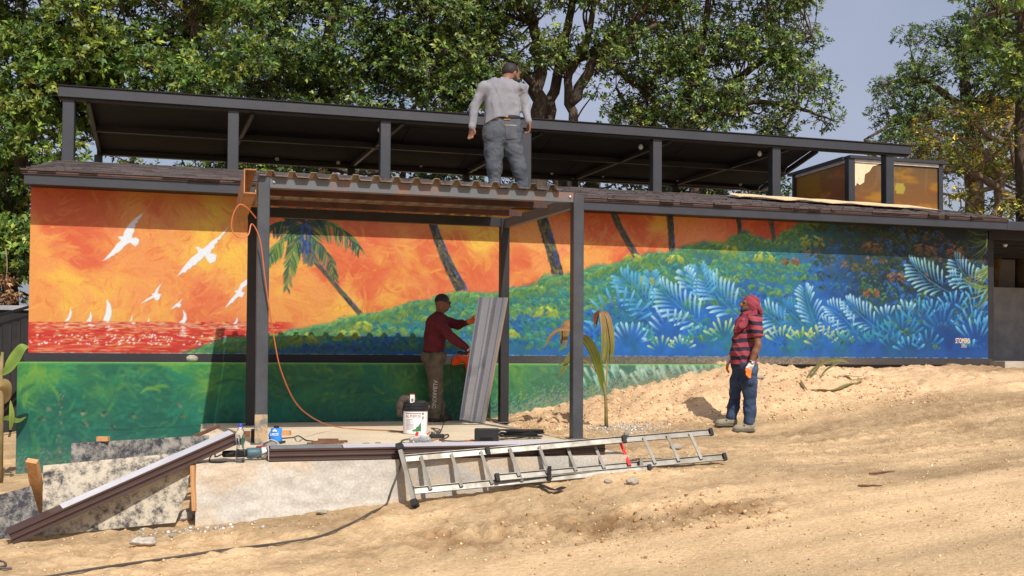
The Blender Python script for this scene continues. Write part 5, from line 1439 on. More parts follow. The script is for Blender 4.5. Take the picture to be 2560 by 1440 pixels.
# scattered gravel, clods and chips: beyond counting
gv, gq, gcol = [], [], []
def scatter(n, fx, smin, smax, cols):
    base = np.array([(1, 0, 0), (0, 1, 0), (-1, 0, 0), (0, -1, 0), (0, 0, 1), (0, 0, -1)], float); tri = [(0, 1, 4), (1, 2, 4), (2, 3, 4), (3, 0, 4), (1, 0, 5), (2, 1, 5), (3, 2, 5), (0, 3, 5)]
    for k in range(n):
        x, y = fx()
        if SLAB[0] - .02 < x < SLAB[1] + .02 and SLAB[2] - .03 < y < SLAB[3]: continue
        s_ = smin + (smax - smin) * RNG.random() ** 3
        z = gz_fast(x, y)
        o_ = len(gv); M_ = np.linalg.qr(RNG.normal(0, 1, (3, 3)))[0]
        for b in base: gv.append(M_ @ (b * RNG.uniform(.6, 1.2)) * s_ * np.array([1, 1, .8]) + np.array([x, y, z + s_ * .25]))
        gq.extend([(a + o_, b + o_, c + o_) for a, b, c in tri])
        c = np.array(cols[RNG.integers(len(cols))], float) * RNG.uniform(.8, 1.15); gcol.extend([lin(np.clip(c, 0, 255))] * 6)
_gxr, _gyr = gx, gy
def gz_fast(x, y):
    i = min(max(np.searchsorted(gx, x) - 1, 0), len(gx) - 2); j = min(max(np.searchsorted(gy, y) - 1, 0), len(gy) - 2)
    a = (x - gx[i]) / (gx[i + 1] - gx[i]); b = (y - gy[j]) / (gy[j + 1] - gy[j])
    return (GZ[j, i] * (1 - a) + GZ[j, i + 1] * a) * (1 - b) + (GZ[j + 1, i] * (1 - a) + GZ[j + 1, i + 1] * a) * b
SAND = [(206, 176, 136), (196, 164, 124), (214, 186, 148), (186, 152, 112)]; GREY = [(176, 172, 164), (200, 196, 190), (160, 154, 146)]
scatter(9000, lambda: (RNG.uniform(-2.5, 10.5), RNG.uniform(5.5, 12.8)), .004, .017, SAND)
scatter(2600, lambda: (RNG.uniform(3.9, 10), RNG.uniform(12.5, 14.3)), .006, .030, SAND)
scatter(420, lambda: (lambda u: (2.2 + u * 1.0, 7.9 - .18 * u + RNG.normal(0, .28)))(RNG.uniform(0, 2.2)), .006, .028, [(170, 136, 98), (160, 126, 88), (190, 156, 116)])
scatter(500, lambda: (5.25 + RNG.normal(0, .28) - RNG.random() * .3, 12.55 + RNG.normal(0, .22)), .010, .024, GREY)
scatter(120, lambda: (RNG.normal(-.1, .25), 8.85 + RNG.normal(0, .08)), .006, .03, GREY)
scatter(350, lambda: (RNG.uniform(-1.5, 8), RNG.uniform(6, 10)), .005, .012, GREY)
M_GRAV = paint_mat('gravel_paint', rough=.95, bump=0, spec=.1, grain=.1)
np_mesh('gravel', np.array(gv), np.array(gq), M_GRAV, None, col=np.array(gcol), smooth=False, kind='stuff', label='loose gravel, clods and chips strewn over the soil', cat='gravel')
# twigs
for i, (xa, ya, xb, yb, lb) in enumerate([(2174, 1184, 2235, 1178, 'longer dry twig lying on the smooth soil'), (2146, 1217, 2207, 1214, 'shorter dry twig lying on the smooth soil below the longer one')]):
    a, b = gp(xa, ya, .012, 0), gp(xb, yb, .012, 0); MB().tube([lerp(a, b, k / 5) + RNG.normal(0, .006, 3) * (1, 1, .3) for k in range(6)], [.009, .010, .009, .008, .006, .004], 5).build('dry_twig', M_WOODB, None, smooth=True, label=lb, cat='twig')
# ------------------------------------------------------------------ people: smooth-blended volumes turned into one surface each
def noise3(p, f, seed=0):
    x, y, z = p[..., 0] * f, p[..., 1] * f, p[..., 2] * f
    return (noise2(x + .37 * z, y - .21 * z, seed) + noise2(y + .31 * x, z + .17 * y, seed + 1) + noise2(z - .27 * y, x + .23 * z, seed + 2)) / 3 - .5

class Vol:
    def __init__(s, h=.008):
        s.h = h; s.ops = []
    def rc(s, a, b, ra, rb, k=.03, flat=None):
        s.ops.append(('rc', np.asarray(a, float), np.asarray(b, float), ra, rb, k, flat)); return s
    def chain(s, pts, rr, k=.03, flat=None):
        for i in range(len(pts) - 1): s.rc(pts[i], pts[i + 1], rr[i], rr[i + 1], k, flat)
        return s
    def ell(s, c, r, ax=None, k=.03):
        s.ops.append(('ell', np.asarray(c, float), np.asarray(r, float), ax if ax is not None else (RIGHT, FWD, UP), k)); return s
    def cut(s, c, n):
        s.ops.append(('cut', np.asarray(c, float), unit(n))); return s
    def carve(s, c, r, ax=None, k=.015):
        s.ops.append(('carve', np.asarray(c, float), np.asarray(r, float), ax if ax is not None else (RIGHT, FWD, UP), k)); return s
    def fn(s, f):
        s.ops.append(('fn', f)); return s
    def mesh(s):
        lo = np.full(3, 1e9); hi = -lo
        for o in s.ops:
            if o[0] == 'rc':
                r = max(o[3], o[4]) + .02; lo = np.minimum(lo, np.minimum(o[1], o[2]) - r); hi = np.maximum(hi, np.maximum(o[1], o[2]) + r)
            if o[0] == 'ell':
                r = o[2].max() + .02; lo = np.minimum(lo, o[1] - r); hi = np.maximum(hi, o[1] + r)
        lo -= 3 * s.h; hi += 3 * s.h
        n = np.ceil((hi - lo) / s.h).astype(int) + 1
        D = np.full(n, .5, np.float32)
        ax = [lo[i] + s.h * np.arange(n[i]) for i in range(3)]
        def sub(a, b):
            i0 = np.maximum(((a - lo) / s.h).astype(int), 0); i1 = np.minimum(((b - lo) / s.h).astype(int) + 2, n)
            sl = tuple(slice(i0[i], i1[i]) for i in range(3))
            g = np.stack(np.meshgrid(*[ax[i][sl[i]] for i in range(3)], indexing='ij'), -1)
            return sl, g
        def smin(a, b, k):
            hh = np.clip(.5 + .5 * (b - a) / k, 0, 1); return b * (1 - hh) + a * hh - k * hh * (1 - hh)
        for o in s.ops:
            if o[0] == 'rc':
                _, a, b, ra, rb, k, flat = o
                r = max(ra, rb) + k + 4 * s.h + .02
                sl, g = sub(np.minimum(a, b) - r, np.maximum(a, b) + r)
                d = b - a; L2 = d @ d + 1e-9
                q = g - a
                t = np.clip((q @ d) / L2, 0, 1)
                v = q - t[..., None] * d
                if flat is not None:
                    nn, sc = flat; v = v + (v @ nn)[..., None] * nn * (sc - 1)
                dist = np.linalg.norm(v, axis=-1) - (ra + (rb - ra) * t)
                D[sl] = smin(D[sl], dist, k)
            elif o[0] == 'ell':
                _, c, r, A, k = o
                m = r.max() + k + 4 * s.h + .02
                sl, g = sub(c - m, c + m); q = g - c
                w = np.stack([q @ np.asarray(A[i], float) / r[i] for i in range(3)], -1)
                l0 = np.linalg.norm(w, axis=-1); l1 = np.linalg.norm(w / r, axis=-1) + 1e-9
                D[sl] = smin(D[sl], l0 * (l0 - 1) / l1, k)
            elif o[0] == 'carve':
                _, c, r, A, k = o
                m = r.max() + k + 4 * s.h
                sl, g = sub(c - m, c + m); q = g - c
                w = np.stack([q @ np.asarray(A[i], float) / r[i] for i in range(3)], -1)
                l0 = np.linalg.norm(w, axis=-1); l1 = np.linalg.norm(w / r, axis=-1) + 1e-9
                D[sl] = -smin(-D[sl], l0 * (l0 - 1) / l1, k)
            elif o[0] == 'cut':
                _, c, nn = o
                sl, g = sub(lo, hi); D[sl] = np.maximum(D[sl], (g - c) @ nn)
            else:
                near = np.abs(D) < .05
                idx = np.nonzero(near)
                p = np.stack([ax[i][idx[i]] for i in range(3)], -1)
                D[idx] += o[1](p).astype(np.float32)
        return nets(D, lo, s.h)

def nets(D, lo, h):
    S = D < 0
    n = D.shape
    c = [S[i:n[0] - 1 + i, j:n[1] - 1 + j, k:n[2] - 1 + k] for i in (0, 1) for j in (0, 1) for k in (0, 1)]
    tot = sum(x.astype(np.int8) for x in c)
    act = (tot > 0) & (tot < 8)
    I = np.argwhere(act)
    idx = -np.ones(act.shape, np.int32); idx[act] = np.arange(len(I))
    acc = np.zeros((len(I), 3)); cnt = np.zeros(len(I))
    corners = [(i, j, k) for i in (0, 1) for j in (0, 1) for k in (0, 1)]
    for a in corners:
        for b in corners:
            if a < b and sum(abs(x - y) for x, y in zip(a, b)) == 1:
                va = D[I[:, 0] + a[0], I[:, 1] + a[1], I[:, 2] + a[2]]; vb = D[I[:, 0] + b[0], I[:, 1] + b[1], I[:, 2] + b[2]]
                m = (va < 0) != (vb < 0)
                t = np.where(m, va / (va - vb + 1e-12), 0)
                acc += np.where(m[:, None], np.array(a) + t[:, None] * (np.array(b) - np.array(a)), 0); cnt += m
    V = lo + h * (I + acc / cnt[:, None])
    Q = []
    for ax in range(3):
        o1, o2 = [(1, 2), (2, 0), (0, 1)][ax]
        e = np.zeros(3, int); e[ax] = 1
        A = S[:n[0] - (ax == 0), :n[1] - (ax == 1), :n[2] - (ax == 2)]; B = S[(ax == 0):, (ax == 1):, (ax == 2):]
        E = np.argwhere(A != B)
        E = E[(E[:, o1] > 0) & (E[:, o2] > 0) & (E[:, o1] < n[o1] - 1) & (E[:, o2] < n[o2] - 1)]
        def at(d1, d2):
            q = E.copy(); q[:, o1] -= d1; q[:, o2] -= d2; return idx[q[:, 0], q[:, 1], q[:, 2]]
        q = np.stack([at(1, 1), at(0, 1), at(0, 0), at(1, 0)], -1)
        fl = ~S[E[:, 0], E[:, 1], E[:, 2]]
        q[fl] = q[fl][:, ::-1]
        Q.append(q)
    Q = np.concatenate(Q); Q = Q[(Q >= 0).all(1)]
    return V, Q

def vpart(vol, name, m, parent, **kw):
    V, Q = vol.mesh()
    return np_mesh(name, V, Q, m, parent, smooth=True, **kw)

def folds(amp, f, seed, run=None, k=.28):
    """cloth creases that run along direction 'run'"""
    def g(p):
        q = p
        if run is not None:
            v = unit(run); q = p - v * (p @ v)[:, None] * (1 - k)
        n = noise3(q + .05 * noise3(p, f * .5, seed + 7)[:, None], f, seed)
        rid = .25 - np.abs(n) * 2.0
        return -amp * (rid * 2.6 + 2.8 * noise3(q, f * .45, seed + 3))
    return g

def hand(v, wrist, d, side, thumb, L=.185, curl=.35, k=.008, r=.0095):
    """wrist point, pointing direction d, direction across the palm 'side', thumb sits on +thumb*side; palm faces cross(d, side)"""
    d = unit(d); side = unit(side - d * (side @ d)); nrm = np.cross(d, side)
    w = .040
    pc = wrist + d * L * .25
    v.ell(pc, (L * .30, w, .017), (d, side, nrm), k=.012)
    for i, (o, ln) in enumerate(((-.030, .36), (-.011, .43), (.010, .46), (.030, .42))):
        o = o * thumb
        a = wrist + d * L * .44 + side * o
        c1 = curl * (1 + .18 * i)
        d1 = unit(d * math.cos(c1 * .6) + nrm * math.sin(c1 * .6) + side * o * 1.5); b = a + d1 * ln * L * .48
        d2 = unit(d * math.cos(c1 * 1.7) + nrm * math.sin(c1 * 1.7)); c = b + d2 * ln * L * .32
        d3 = unit(d * math.cos(c1 * 2.6) + nrm * math.sin(c1 * 2.6)); e = c + d3 * ln * L * .22
        v.chain([a - d * .012, b, c, e], [r * 1.08, r, r * .92, r * .8], k=k * .5)
    a = wrist + d * L * .12 + side * thumb * .026
    b = a + unit(d * .75 + side * thumb * .65 + nrm * .25) * L * .24; c = b + unit(d * .95 + side * thumb * .2 + nrm * .3) * L * .2
    v.chain([a, b, c], [r * 1.35, r * 1.15, r * .9], k=k)

def skin(name, c): return mat(name, lin(c), rough=.5, var=.10, scale=14, spec=.35, bump=.05)

def cloth(name, c, var=.14, scale=9, c2=None, bump=.25, bs=70, rough=.85):
    return mat(name, lin(c), rough=rough, var=var, scale=scale, col2=lin(c2) if c2 is not None else None, bump=bump, bscale=bs, spec=.15)

# ================================================================== roof worker, seen from behind
B1 = 12.55
J = lambda x, y, d=0.0: P(x, y, D=B1 + d)
p1 = thing('person', (*J(1262, 500)[:2], 2.70), 'man in pale grey long-sleeved shirt and grey jeans standing on the shelter roof', 'person')
SK1 = skin('skin_tan', (132, 92, 74)); 
ZRF = 2.745
neck = J(1262, 206, .02); head = J(1279, 184, .07)
hR = unit(RIGHT * .82 + FWD * .55 - UP * .25)       # facing direction of the head: to the right and down
hU = unit(UP - hR * (UP @ hR)); hS = np.cross(hU, hR)
lsh, rsh = J(1210, 222, .02), J(1302, 222, .02)
lel, rel = J(1187, 268, .03), J(1314, 262, .03)
lwr, rwr = J(1180, 318, -.02), J(1323, 305, -.02)
body = Vol(.0075)
body.ell(head + hR * .005, (.098, .076, .118), (hR, hS, hU), k=.02).ell(head - hR * .03 + hU * .025, (.085, .08, .09), (hR, hS, hU), k=.02)
body.ell(head + hR * .055 - hU * .055, (.045, .048, .05), (hR, hS, hU), k=.03)
body.rc(head + hR * .098 + hU * .01, head + hR * .115 - hU * .02, .011, .015, k=.012)
body.ell(head - hS * .078 - hR * .005 - hU * .005, (.022, .012, .034), (hR, hS, hU), k=.006).ell(head + hS * .078 - hR * .005, (.022, .012, .034), (hR, hS, hU), k=.006)
body.rc(neck - UP * .03, head - hU * .04 - hR * .03, .068, .062, k=.03)
hip1 = J(1258, 318, .03)
body.rc(J(1240, 230, .03), J(1276, 230, .03), .085, .085, k=.05).chain([J(1258, 230, .03), J(1258, 262, .03), hip1], [.095, .095, .09], k=.05)
body.chain([lsh, lel, lwr], [.042, .032, .028], k=.02).chain([rsh, rel, rwr], [.042, .032, .028], k=.02)
hand(body, lwr + UP * .005, unit(J(1178, 352) - lwr), RIGHT * .8 + FWD * -.5, 1, curl=.35)
hand(body, rwr + UP * .005, unit(J(1325, 342) - rwr), FWD * -.9 + RIGHT * .2, -1, curl=.45)
lkn, rkn = J(1236, 424, .0), J(1297, 420, .0)
lan, ran = J(1240, 505, .03), J(1309, 505, .03)
lan[2] = rwr_z = ZRF + .09; ran[2] = ZRF + .09
lhp, rhp = J(1238, 330, .03), J(1282, 330, .03)
body.chain([lhp, lkn, lan], [.07, .045, .035], k=.03).chain([rhp, rkn, ran], [.07, .045, .035], k=.03)
vpart(body, 'body', SK1, p1)
hair = Vol(.006)
hair.ell(head - hR * .024 + hU * .022, (.106, .089, .099), (hR, hS, hU), k=.01)
hair.cut(head - hU * .035 - hR * .02, -(hU * .8 - hR * .45)).carve(head + hR * .12 - hU * .03, (.075, .09, .085), (hR, hS, hU)).fn(folds(.0012, 60, 3))
vpart(hair, 'hair', mat('black_hair', lin((34, 29, 28)), rough=.65, var=.3, scale=60, bump=.3), p1)
beard = Vol(.006)
beard.ell(head + hR * .06 - hU * .068, (.046, .056, .042), (hR, hS, hU)).ell(head + hR * .02 - hU * .06 - hS * .058, (.032, .018, .045), (hR, hS, hU), k=.02)
vpart(beard, 'beard', mat('dark_beard', lin((44, 36, 33)), rough=.8, var=.3, scale=50), p1)
CL1 = cloth('shirt_pale_grey', (140, 140, 148), .08, 4, (124, 124, 131))
sh1 = Vol(.0075)
fl = (FWD, 1.55)
sh1.rc(J(1232, 213, .03), J(1284, 213, .03), .066, .066, k=.05)
sh1.rc(lsh, rsh, .074, .074, k=.05)
sh1.chain([J(1256, 232, .03), J(1255, 262, .02), J(1253, 290, .03), J(1252, 312, .03)], [.195, .193, .198, .204], k=.05, flat=fl)
sh1.chain([lsh, lel, lwr + (lel - lwr) * .06], [.072, .053, .042], k=.03).chain([rsh, rel, rwr + (rel - rwr) * .06], [.072, .053, .042], k=.03)
sh1.rc(neck + UP * .015, neck - UP * .04, .072, .09, k=.035)
hem0 = J(1256, 298, .03)
sh1.cut(neck + UP * .03 - FWD * .0, UP + hR * .25)
def hemcut(p):
    q = p - hem0; u = q @ RIGHT; back = sstep(.02, -.06, q @ FWD)
    lim = -.075 * (np.abs(u) / .2) ** 1.5
    inside = (np.abs(u) < .29) & (q[:, 2] < .1)
    over = np.where((q[:, 2] < lim) & (np.abs(u) < .245), .3, 0)
    return over
sh1.fn(folds(.012, 13, 11, UP * .95 - RIGHT * .25, .18))
sh1.fn(folds(.006, 24, 12, UP + RIGHT * .4, .4))
sh1.fn(hemcut)
vpart(sh1, 'shirt', CL1, p1)
jn1 = Vol(.0085)
jn1.rc(J(1243, 312, .03), J(1272, 312, .03), .150, .150, k=.05, flat=(FWD, 1.25)).rc(J(1236, 336, .03), J(1277, 336, .03), .135, .135, k=.05, flat=(FWD, 1.15))
jn1.chain([lhp + UP * -.02, J(1235, 378, .02), lkn, J(1238, 462, .02), lan], [.118, .104, .082, .070, .060], k=.035).chain([rhp + UP * -.02, J(1286, 374, .02), rkn, J(1304, 462, .02), ran], [.118, .106, .084, .072, .060], k=.035)
jn1.cut(J(1258, 293, .03), UP)
jn1.fn(folds(.012, 15, 21, RIGHT * .9 + UP * .35, .3)); jn1.fn(folds(.006, 26, 22, RIGHT - UP * .4, .3))
vpart(jn1, 'jeans', cloth('jeans_grey', (64, 70, 82), .2, 5, (84, 87, 92)), p1)
bl = Vol(.007); bl.rc(J(1244, 298, .03), J(1271, 298, .03), .152, .152, k=.03, flat=(FWD, 1.25)).cut(J(1258, 292, .03), UP).cut(J(1258, 300.5, .03), -UP)
vpart(bl, 'belt', M_RUBBER, p1)
for (x0_, x1_) in ((1216, 1231), (1262, 1291)):
    pass
from mathutils.bvhtree import BVHTree
def drape(obj, pts, off=.003, d=None):
    """move points along the view direction onto obj's surface (world coordinates in and out)"""
    me = obj.data; root = obj
    while root.parent: root = root.parent
    o = np.array(root.location)
    tree = BVHTree.FromPolygons([Vector(v.co) + Vector(o) for v in me.vertices], [tuple(p.vertices) for p in me.polygons])
    out = []
    d = FWD if d is None else d
    for p in pts:
        s0 = Vector(p - d * .6); h_ = tree.ray_cast(s0, Vector(d), 1.5)[0]
        out.append((np.array(h_) if h_ is not None else np.asarray(p)) - d * off)
    return out
def draped_quad(name, obj, parent, corners, m, n=6, off=.004):
    a, b, c, e = [np.asarray(q) for q in corners]
    V, Fq = [], []
    for i in range(n + 1):
        for j in range(n + 1):
            s_, t_ = i / n, j / n; V.append((a * (1 - s_) + b * s_) * (1 - t_) + (e * (1 - s_) + c * s_) * t_)
    V = drape(obj, V, off)
    for i in range(n):
        for j in range(n): Fq.append((i * (n + 1) + j, (i + 1) * (n + 1) + j, (i + 1) * (n + 1) + j + 1, i * (n + 1) + j + 1))
    return MB().add(V, Fq).build(name, m, parent, smooth='all')
jo = [o for o in p1.children if o.name.startswith('jeans')][0]
M_SEAM = cloth('jeans_seam', (82, 84, 90)); M_STITCH = cloth('stitch', (176, 170, 158))
for (x0_, x1_, ya_, yb_) in ((1213, 1232, 318, 348), (1262, 1292, 317, 350)):
    draped_quad('pocket', jo, p1, [J(x0_, ya_), J(x1_, ya_), J(x1_ + 2, yb_), J(x0_ + 4, yb_ + 2)], M_SEAM, off=.005)
draped_quad('stitching', jo, p1, [J(1262, 316), J(1291, 317), J(1291, 318.3), J(1262, 317.3)], M_STITCH, off=.008)
draped_quad('leather_patch', jo, p1, [J(1260, 301), J(1276, 301), J(1276, 304), J(1260, 304)], cloth('leather_tan', (150, 100, 64)), off=.010)
for a_, kn_ in ((lan, 0), (ran, 1)):
    b = Vol(.007); b.rc(a_ - UP * .045 - FWD * .03, a_ - UP * .05 + FWD * .14, .046, .04, k=.02).rc(a_ - UP * .02, a_ - UP * .04, .05, .046, k=.02).cut((0, 0, ZRF + .004), -UP)
    vpart(b, 'boot', mat('dark_boot', lin((40, 38, 40)), rough=.7, var=.2) if not kn_ else bpy.data.materials['dark_boot'], p1)

# ================================================================== worker on the slab
B2 = 14.33
J = lambda x, y, d=0.0: P(x, y, D=B2 + d)
p2 = thing('person', (*J(1090, 1055)[:2], 0), 'man in maroon sweatshirt and dusty jeans holding a metal sheet in the shelter shade', 'person')
SK2 = skin('skin_brown', (112, 74, 58))
head = J(1107, 758, .02); hR = unit(RIGHT * .9 + FWD * .38 - UP * .18); hU = unit(UP - hR * (UP @ hR)); hS = np.cross(hU, hR)
neck = J(1099, 785, .02)
nsh, fsh = J(1090, 802, -.13), J(1104, 800, .17)
nel, fel = J(1133, 846, -.20), J(1146, 812, .12)
nwr, fwr = J(1168, 872, -.16), J(1174, 804, -.02)
b = Vol(.0095)
b.ell(head, (.098, .076, .115), (hR, hS, hU), k=.02).ell(head - hR * .03 + hU * .02, (.085, .08, .09), (hR, hS, hU), k=.02).ell(head + hR * .05 - hU * .06, (.045, .045, .045), (hR, hS, hU), k=.03)
b.rc(head + hR * .098 + hU * .0, head + hR * .116 - hU * .028, .010, .014, k=.012).ell(head - hS * .076 - hR * .01, (.02, .012, .032), (hR, hS, hU), k=.006)
b.rc(neck - UP * .04, head - hU * .05 - hR * .02, .062, .056, k=.03)
b.chain([J(1090, 815, .02), J(1086, 850, .02), J(1083, 890, .02)], [.09, .09, .09], k=.05)
b.chain([nsh, nel, nwr], [.04, .032, .028], k=.02).chain([fsh, fel, fwr], [.04, .032, .028], k=.02)
lh, rh = J(1080, 905, .06), J(1087, 905, -.04)
lk, rk = J(1091, 968, .10), J(1089, 972, -.06)
la, ra = J(1099, 1040, .12), J(1085, 1044, -.08)
b.chain([lh, lk, la], [.08, .055, .04], k=.03).chain([rh, rk, ra], [.08, .055, .04], k=.03)
vpart(b, 'body', SK2, p2)
hr = Vol(.006); hr.ell(head - hR * .016 + hU * .032, (.104, .086, .096), (hR, hS, hU)).cut(head + hU * .0 - hR * .03, -(hU * .75 - hR * .5)).carve(head + hR * .125 - hU * .02, (.07, .1, .085), (hR, hS, hU)).fn(folds(.002, 55, 5))
vpart(hr, 'hair', bpy.data.materials['black_hair'], p2)
sg = MB(); sg.obox(head + hR * .088 + hU * .015 - hS * .03, .012, .055, .034, (hR, hS, hU), bev=.003); sg.obox(head + hR * .088 + hU * .015 + hS * .032, .012, .055, .034, (hR, hS, hU), bev=.003)
sg.obox(head + hR * .035 + hU * .022 - hS * .082, .11, .004, .010, (hR, hS, hU)); sg.build('sunglasses', M_RUBBER, p2)
sw = Vol(.0085)
fl = (unit(RIGHT * .55 + FWD * .83), 1.25)
sw.chain([J(1092, 812, .02), J(1087, 845, .02), J(1083, 872, .02), J(1083, 882, .02)], [.168, .160, .158, .150], k=.05, flat=(unit(RIGHT * .85 - FWD * .5), 1.2))
sw.rc(nsh, fsh, .085, .08, k=.05)
sw.chain([nsh, nel, nwr + (nel - nwr) * .08], [.084, .062, .048], k=.04).chain([fsh, fel, fwr + (fel - fwr) * .1], [.08, .060, .048], k=.04)
sw.rc(neck + UP * .0, neck - UP * .05, .07, .09, k=.03).cut(neck + UP * .018, UP + hR * .3).cut(J(1083, 881.5, 0), -UP)
sw.fn(folds(.012, 12, 31, UP * .8 + RIGHT * .6, .3)); sw.fn(folds(.005, 24, 32))
vpart(sw, 'sweatshirt', cloth('maroon_fleece', (92, 38, 46), .15, 6), p2)
je = Vol(.0085)
je.rc(J(1074, 892, .04), J(1094, 892, -.02), .108, .108, k=.05).chain([lh, lk, J(1097, 1012, .12), la], [.112, .088, .076, .074], k=.03).chain([rh, rk, J(1087, 1015, -.07), ra], [.112, .090, .078, .076], k=.03)
je.cut(J(1083, 882.5, 0), UP).cut((0, 0, .055), -UP)
je.fn(folds(.015, 13, 41, RIGHT * .9 + UP * .4, .3)); je.fn(folds(.006, 26, 42, RIGHT - UP * .3, .3))
job = vpart(je, 'jeans', cloth('jeans_dusty', (112, 102, 86), .2, 6, (82, 74, 62)), p2)
M_TXT = mat('faded_print', lin((196, 190, 178)), rough=.8, var=.15, scale=40)
cu_o = J(1098, 948); tX = unit(J(1087, 1018) - J(1092, 946)); tY = unit(np.cross(FWD, tX)); tY = tY if tY @ RIGHT > 0 else -tY
def on_leg(a, b_):
    return drape(job, [J(1089.5, 985) + tX * a + tY * (b_ - .03)], .006)[0]
text_mesh('lettering', 'ALBARKING', M_TXT, p2, (0, 0, 0), tX, tY, .056, width=.38, bend=on_leg)
bt2 = mat('worn_boot', lin((74, 62, 52)), rough=.85, col2=lin((50, 44, 40)), scale=16, bump=.3)
for a_, d_ in ((la, unit(RIGHT * .8 + FWD * .5)), (ra, unit(RIGHT * .95 - FWD * .1))):
    a_ = np.array([a_[0], a_[1], .10])
    v = Vol(.007); v.rc(a_ - UP * .05 - d_ * .04, a_ - UP * .055 + d_ * .15, .05, .042, k=.03).rc(a_, a_ - UP * .05, .056, .055, k=.03).cut((0, 0, .004), -UP).fn(folds(.004, 20, 8))
    vpart(v, 'boot', bt2, p2)
M_GLO = cloth('glove_orange', (214, 116, 50), .12, 20); M_GLW = cloth('glove_knit', (214, 206, 196), .08, 20)
v = Vol(.0045); hand(v, fwr, unit(J(1196, 800, -.05) - fwr), UP * .9 + FWD * .3, 1, curl=.28, r=.011); vpart(v, 'glove', M_GLO, p2)
v = Vol(.0045); hand(v, nwr, unit(J(1176, 889, -.2) - nwr), UP * .4 + RIGHT * .7, 1, curl=.85, r=.0115); vpart(v, 'glove', M_GLO, p2)
v = Vol(.006); v.rc(nwr - unit(nwr - nel) * .03, nwr + unit(nwr - nel) * .02, .043, .040); vpart(v, 'glove_cuff', M_GLW, p2)
v = Vol(.006); v.rc(fwr - unit(fwr - fel) * .03, fwr + unit(fwr - fel) * .015, .042, .040); vpart(v, 'glove_cuff', M_GLO, p2)
# small power tool in his lower hand
tc = J(1170, 884, -.22); td = unit(J(1146, 881, -.20) - tc)
dt = thing('hand_grinder', tc, 'small black corded hand tool held against the metal sheet', 'power tool')
MB().lathe([(.018, -.03), (.026, -.02), (.026, .04), (.022, .05), (.024, .12), (.018, .135), (.008, .15)], tc, 14, td).build('body', M_RUBBER, dt, smooth='all')
MB().lathe([(.04, -.032), (.04, -.029)], tc, 18, td).build('disc', M_GEAR, dt)
MB().tube(spline([tc + td * .15, J(1138, 882, -.2), J(1129, 900, -.18), J(1127, 930, -.16), J(1132, 965, -.18), J(1129, 1000, -.2), J(1118, 1030, -.25), P(1108, 1062, Z=.02), P(1103, 1076, Z=.03), P(1096, 1084, Z=.03)], 8), .006, 6).build('cord', M_CABLE, dt, smooth=True)
# the metal sheet he works on
ms = thing('metal_sheet', P(1184, 1057, D=14.05), 'ribbed galvanised metal sheet stood on end beside the worker', 'metal sheet')
M_GALV = mat('galvanised_bright', lin((190, 192, 198)), rough=.27, metal=.9, var=.04, scale=3, spec=.5)
bl_, br_, tl_, tr_ = P(1151, 1050, D=14.12), P(1214, 1059, D=14.02), P(1199, 744, D=14.12), P(1272, 746, D=14.0)
dz_ = .004 - min(bl_[2], br_[2])
bl_, br_, tl_, tr_ = [q_ + UP * dz_ for q_ in (bl_, br_, tl_, tr_)]
nr_ = unit(np.cross(br_ - bl_, tl_ - bl_)); nr_ = nr_ if nr_ @ FWD < 0 else -nr_
prf = [(0, .045), (.05, .05), (.12, 0), (.36, 0), (.44, .06), (.52, .06), (.60, 0), (.80, .004), (.88, .06), (.95, .06), (1.0, .02)]
f = MB(); rings = []
for k in range(15):
    t_ = k / 14; a = lerp(bl_, tl_, t_); b2 = lerp(br_, tr_, t_)
    row = [lerp(a, b2, u_) + nr_ * (h_ + .004 * math.sin(t_ * 5 + u_ * 3)) for u_, h_ in prf]
    rings.append(row + [q_ - nr_ * .004 for q_ in row[::-1]])
f.loft(rings); f.build('sheet', M_GALV, ms)
# orange jacket hung over the ledge behind the sheet
jk = Vol(.008); Jk = lambda x, y, d=0.0: P(x, y, Y=14.27 + d)
jk.chain([Jk(1136, 903), Jk(1148, 896), Jk(1162, 899), Jk(1172, 915), Jk(1176, 940), Jk(1174, 962)], [.035, .045, .05, .048, .045, .03], k=.03, flat=(np.array([0, 1., 0]), 1.3)).rc(Jk(1134, 908), Jk(1146, 906), .035, .03)
jk.fn(folds(.02, 16, 51, UP, .3))
vpart(jk, 'orange_jacket', cloth('hi_vis_orange', (240, 96, 50), .1), None, label='bright orange work jacket hanging behind the metal sheet', cat='jacket', org=Jk(1150, 930))

# ================================================================== man in the head scarf
B3 = 13.68
J = lambda x, y, d=0.0: P(x, y, D=B3 + d)
fz = gz(*J(1840, 1070)[:2])
p3 = thing('person', (*J(1848, 1075)[:2], fz), 'man in red head scarf, striped polo and blue jeans standing on the soil', 'person')
SK3 = skin('skin_deep', (120, 80, 58))
head = J(1874, 763, .0); hR = unit(-RIGHT * .97 - FWD * .12 + UP * .10); hU = unit(UP - hR * (UP @ hR)); hS = np.cross(hU, hR)
neck = J(1876, 788)
nsh, fsh = J(1888, 801, -.16), J(1866, 801, .17)
nel, fel = J(1895, 862, -.22), J(1838, 868, .20)
nwr, fwr = J(1877, 908, -.24), J(1823, 899, .18)
b = Vol(.0085)
b.ell(head, (.10, .078, .118), (hR, hS, hU), k=.02).ell(head - hR * .03 + hU * .02, (.088, .082, .09), (hR, hS, hU), k=.02).ell(head + hR * .058 - hU * .062, (.044, .046, .044), (hR, hS, hU), k=.03)
b.chain([head + hR * .098 + hU * .028, head + hR * .12 - hU * .008, head + hR * .112 - hU * .02], [.009, .014, .012], k=.012).rc(head + hR * .094 - hU * .045 - hS * .018, head + hR * .094 - hU * .045 + hS * .018, .010, .010, k=.01)
b.ell(head + hR * .09 + hU * .035, (.014, .05, .012), (hR, hS, hU), k=.012)
b.rc(neck - UP * .05, head - hU * .05 - hR * .02, .062, .058, k=.03)
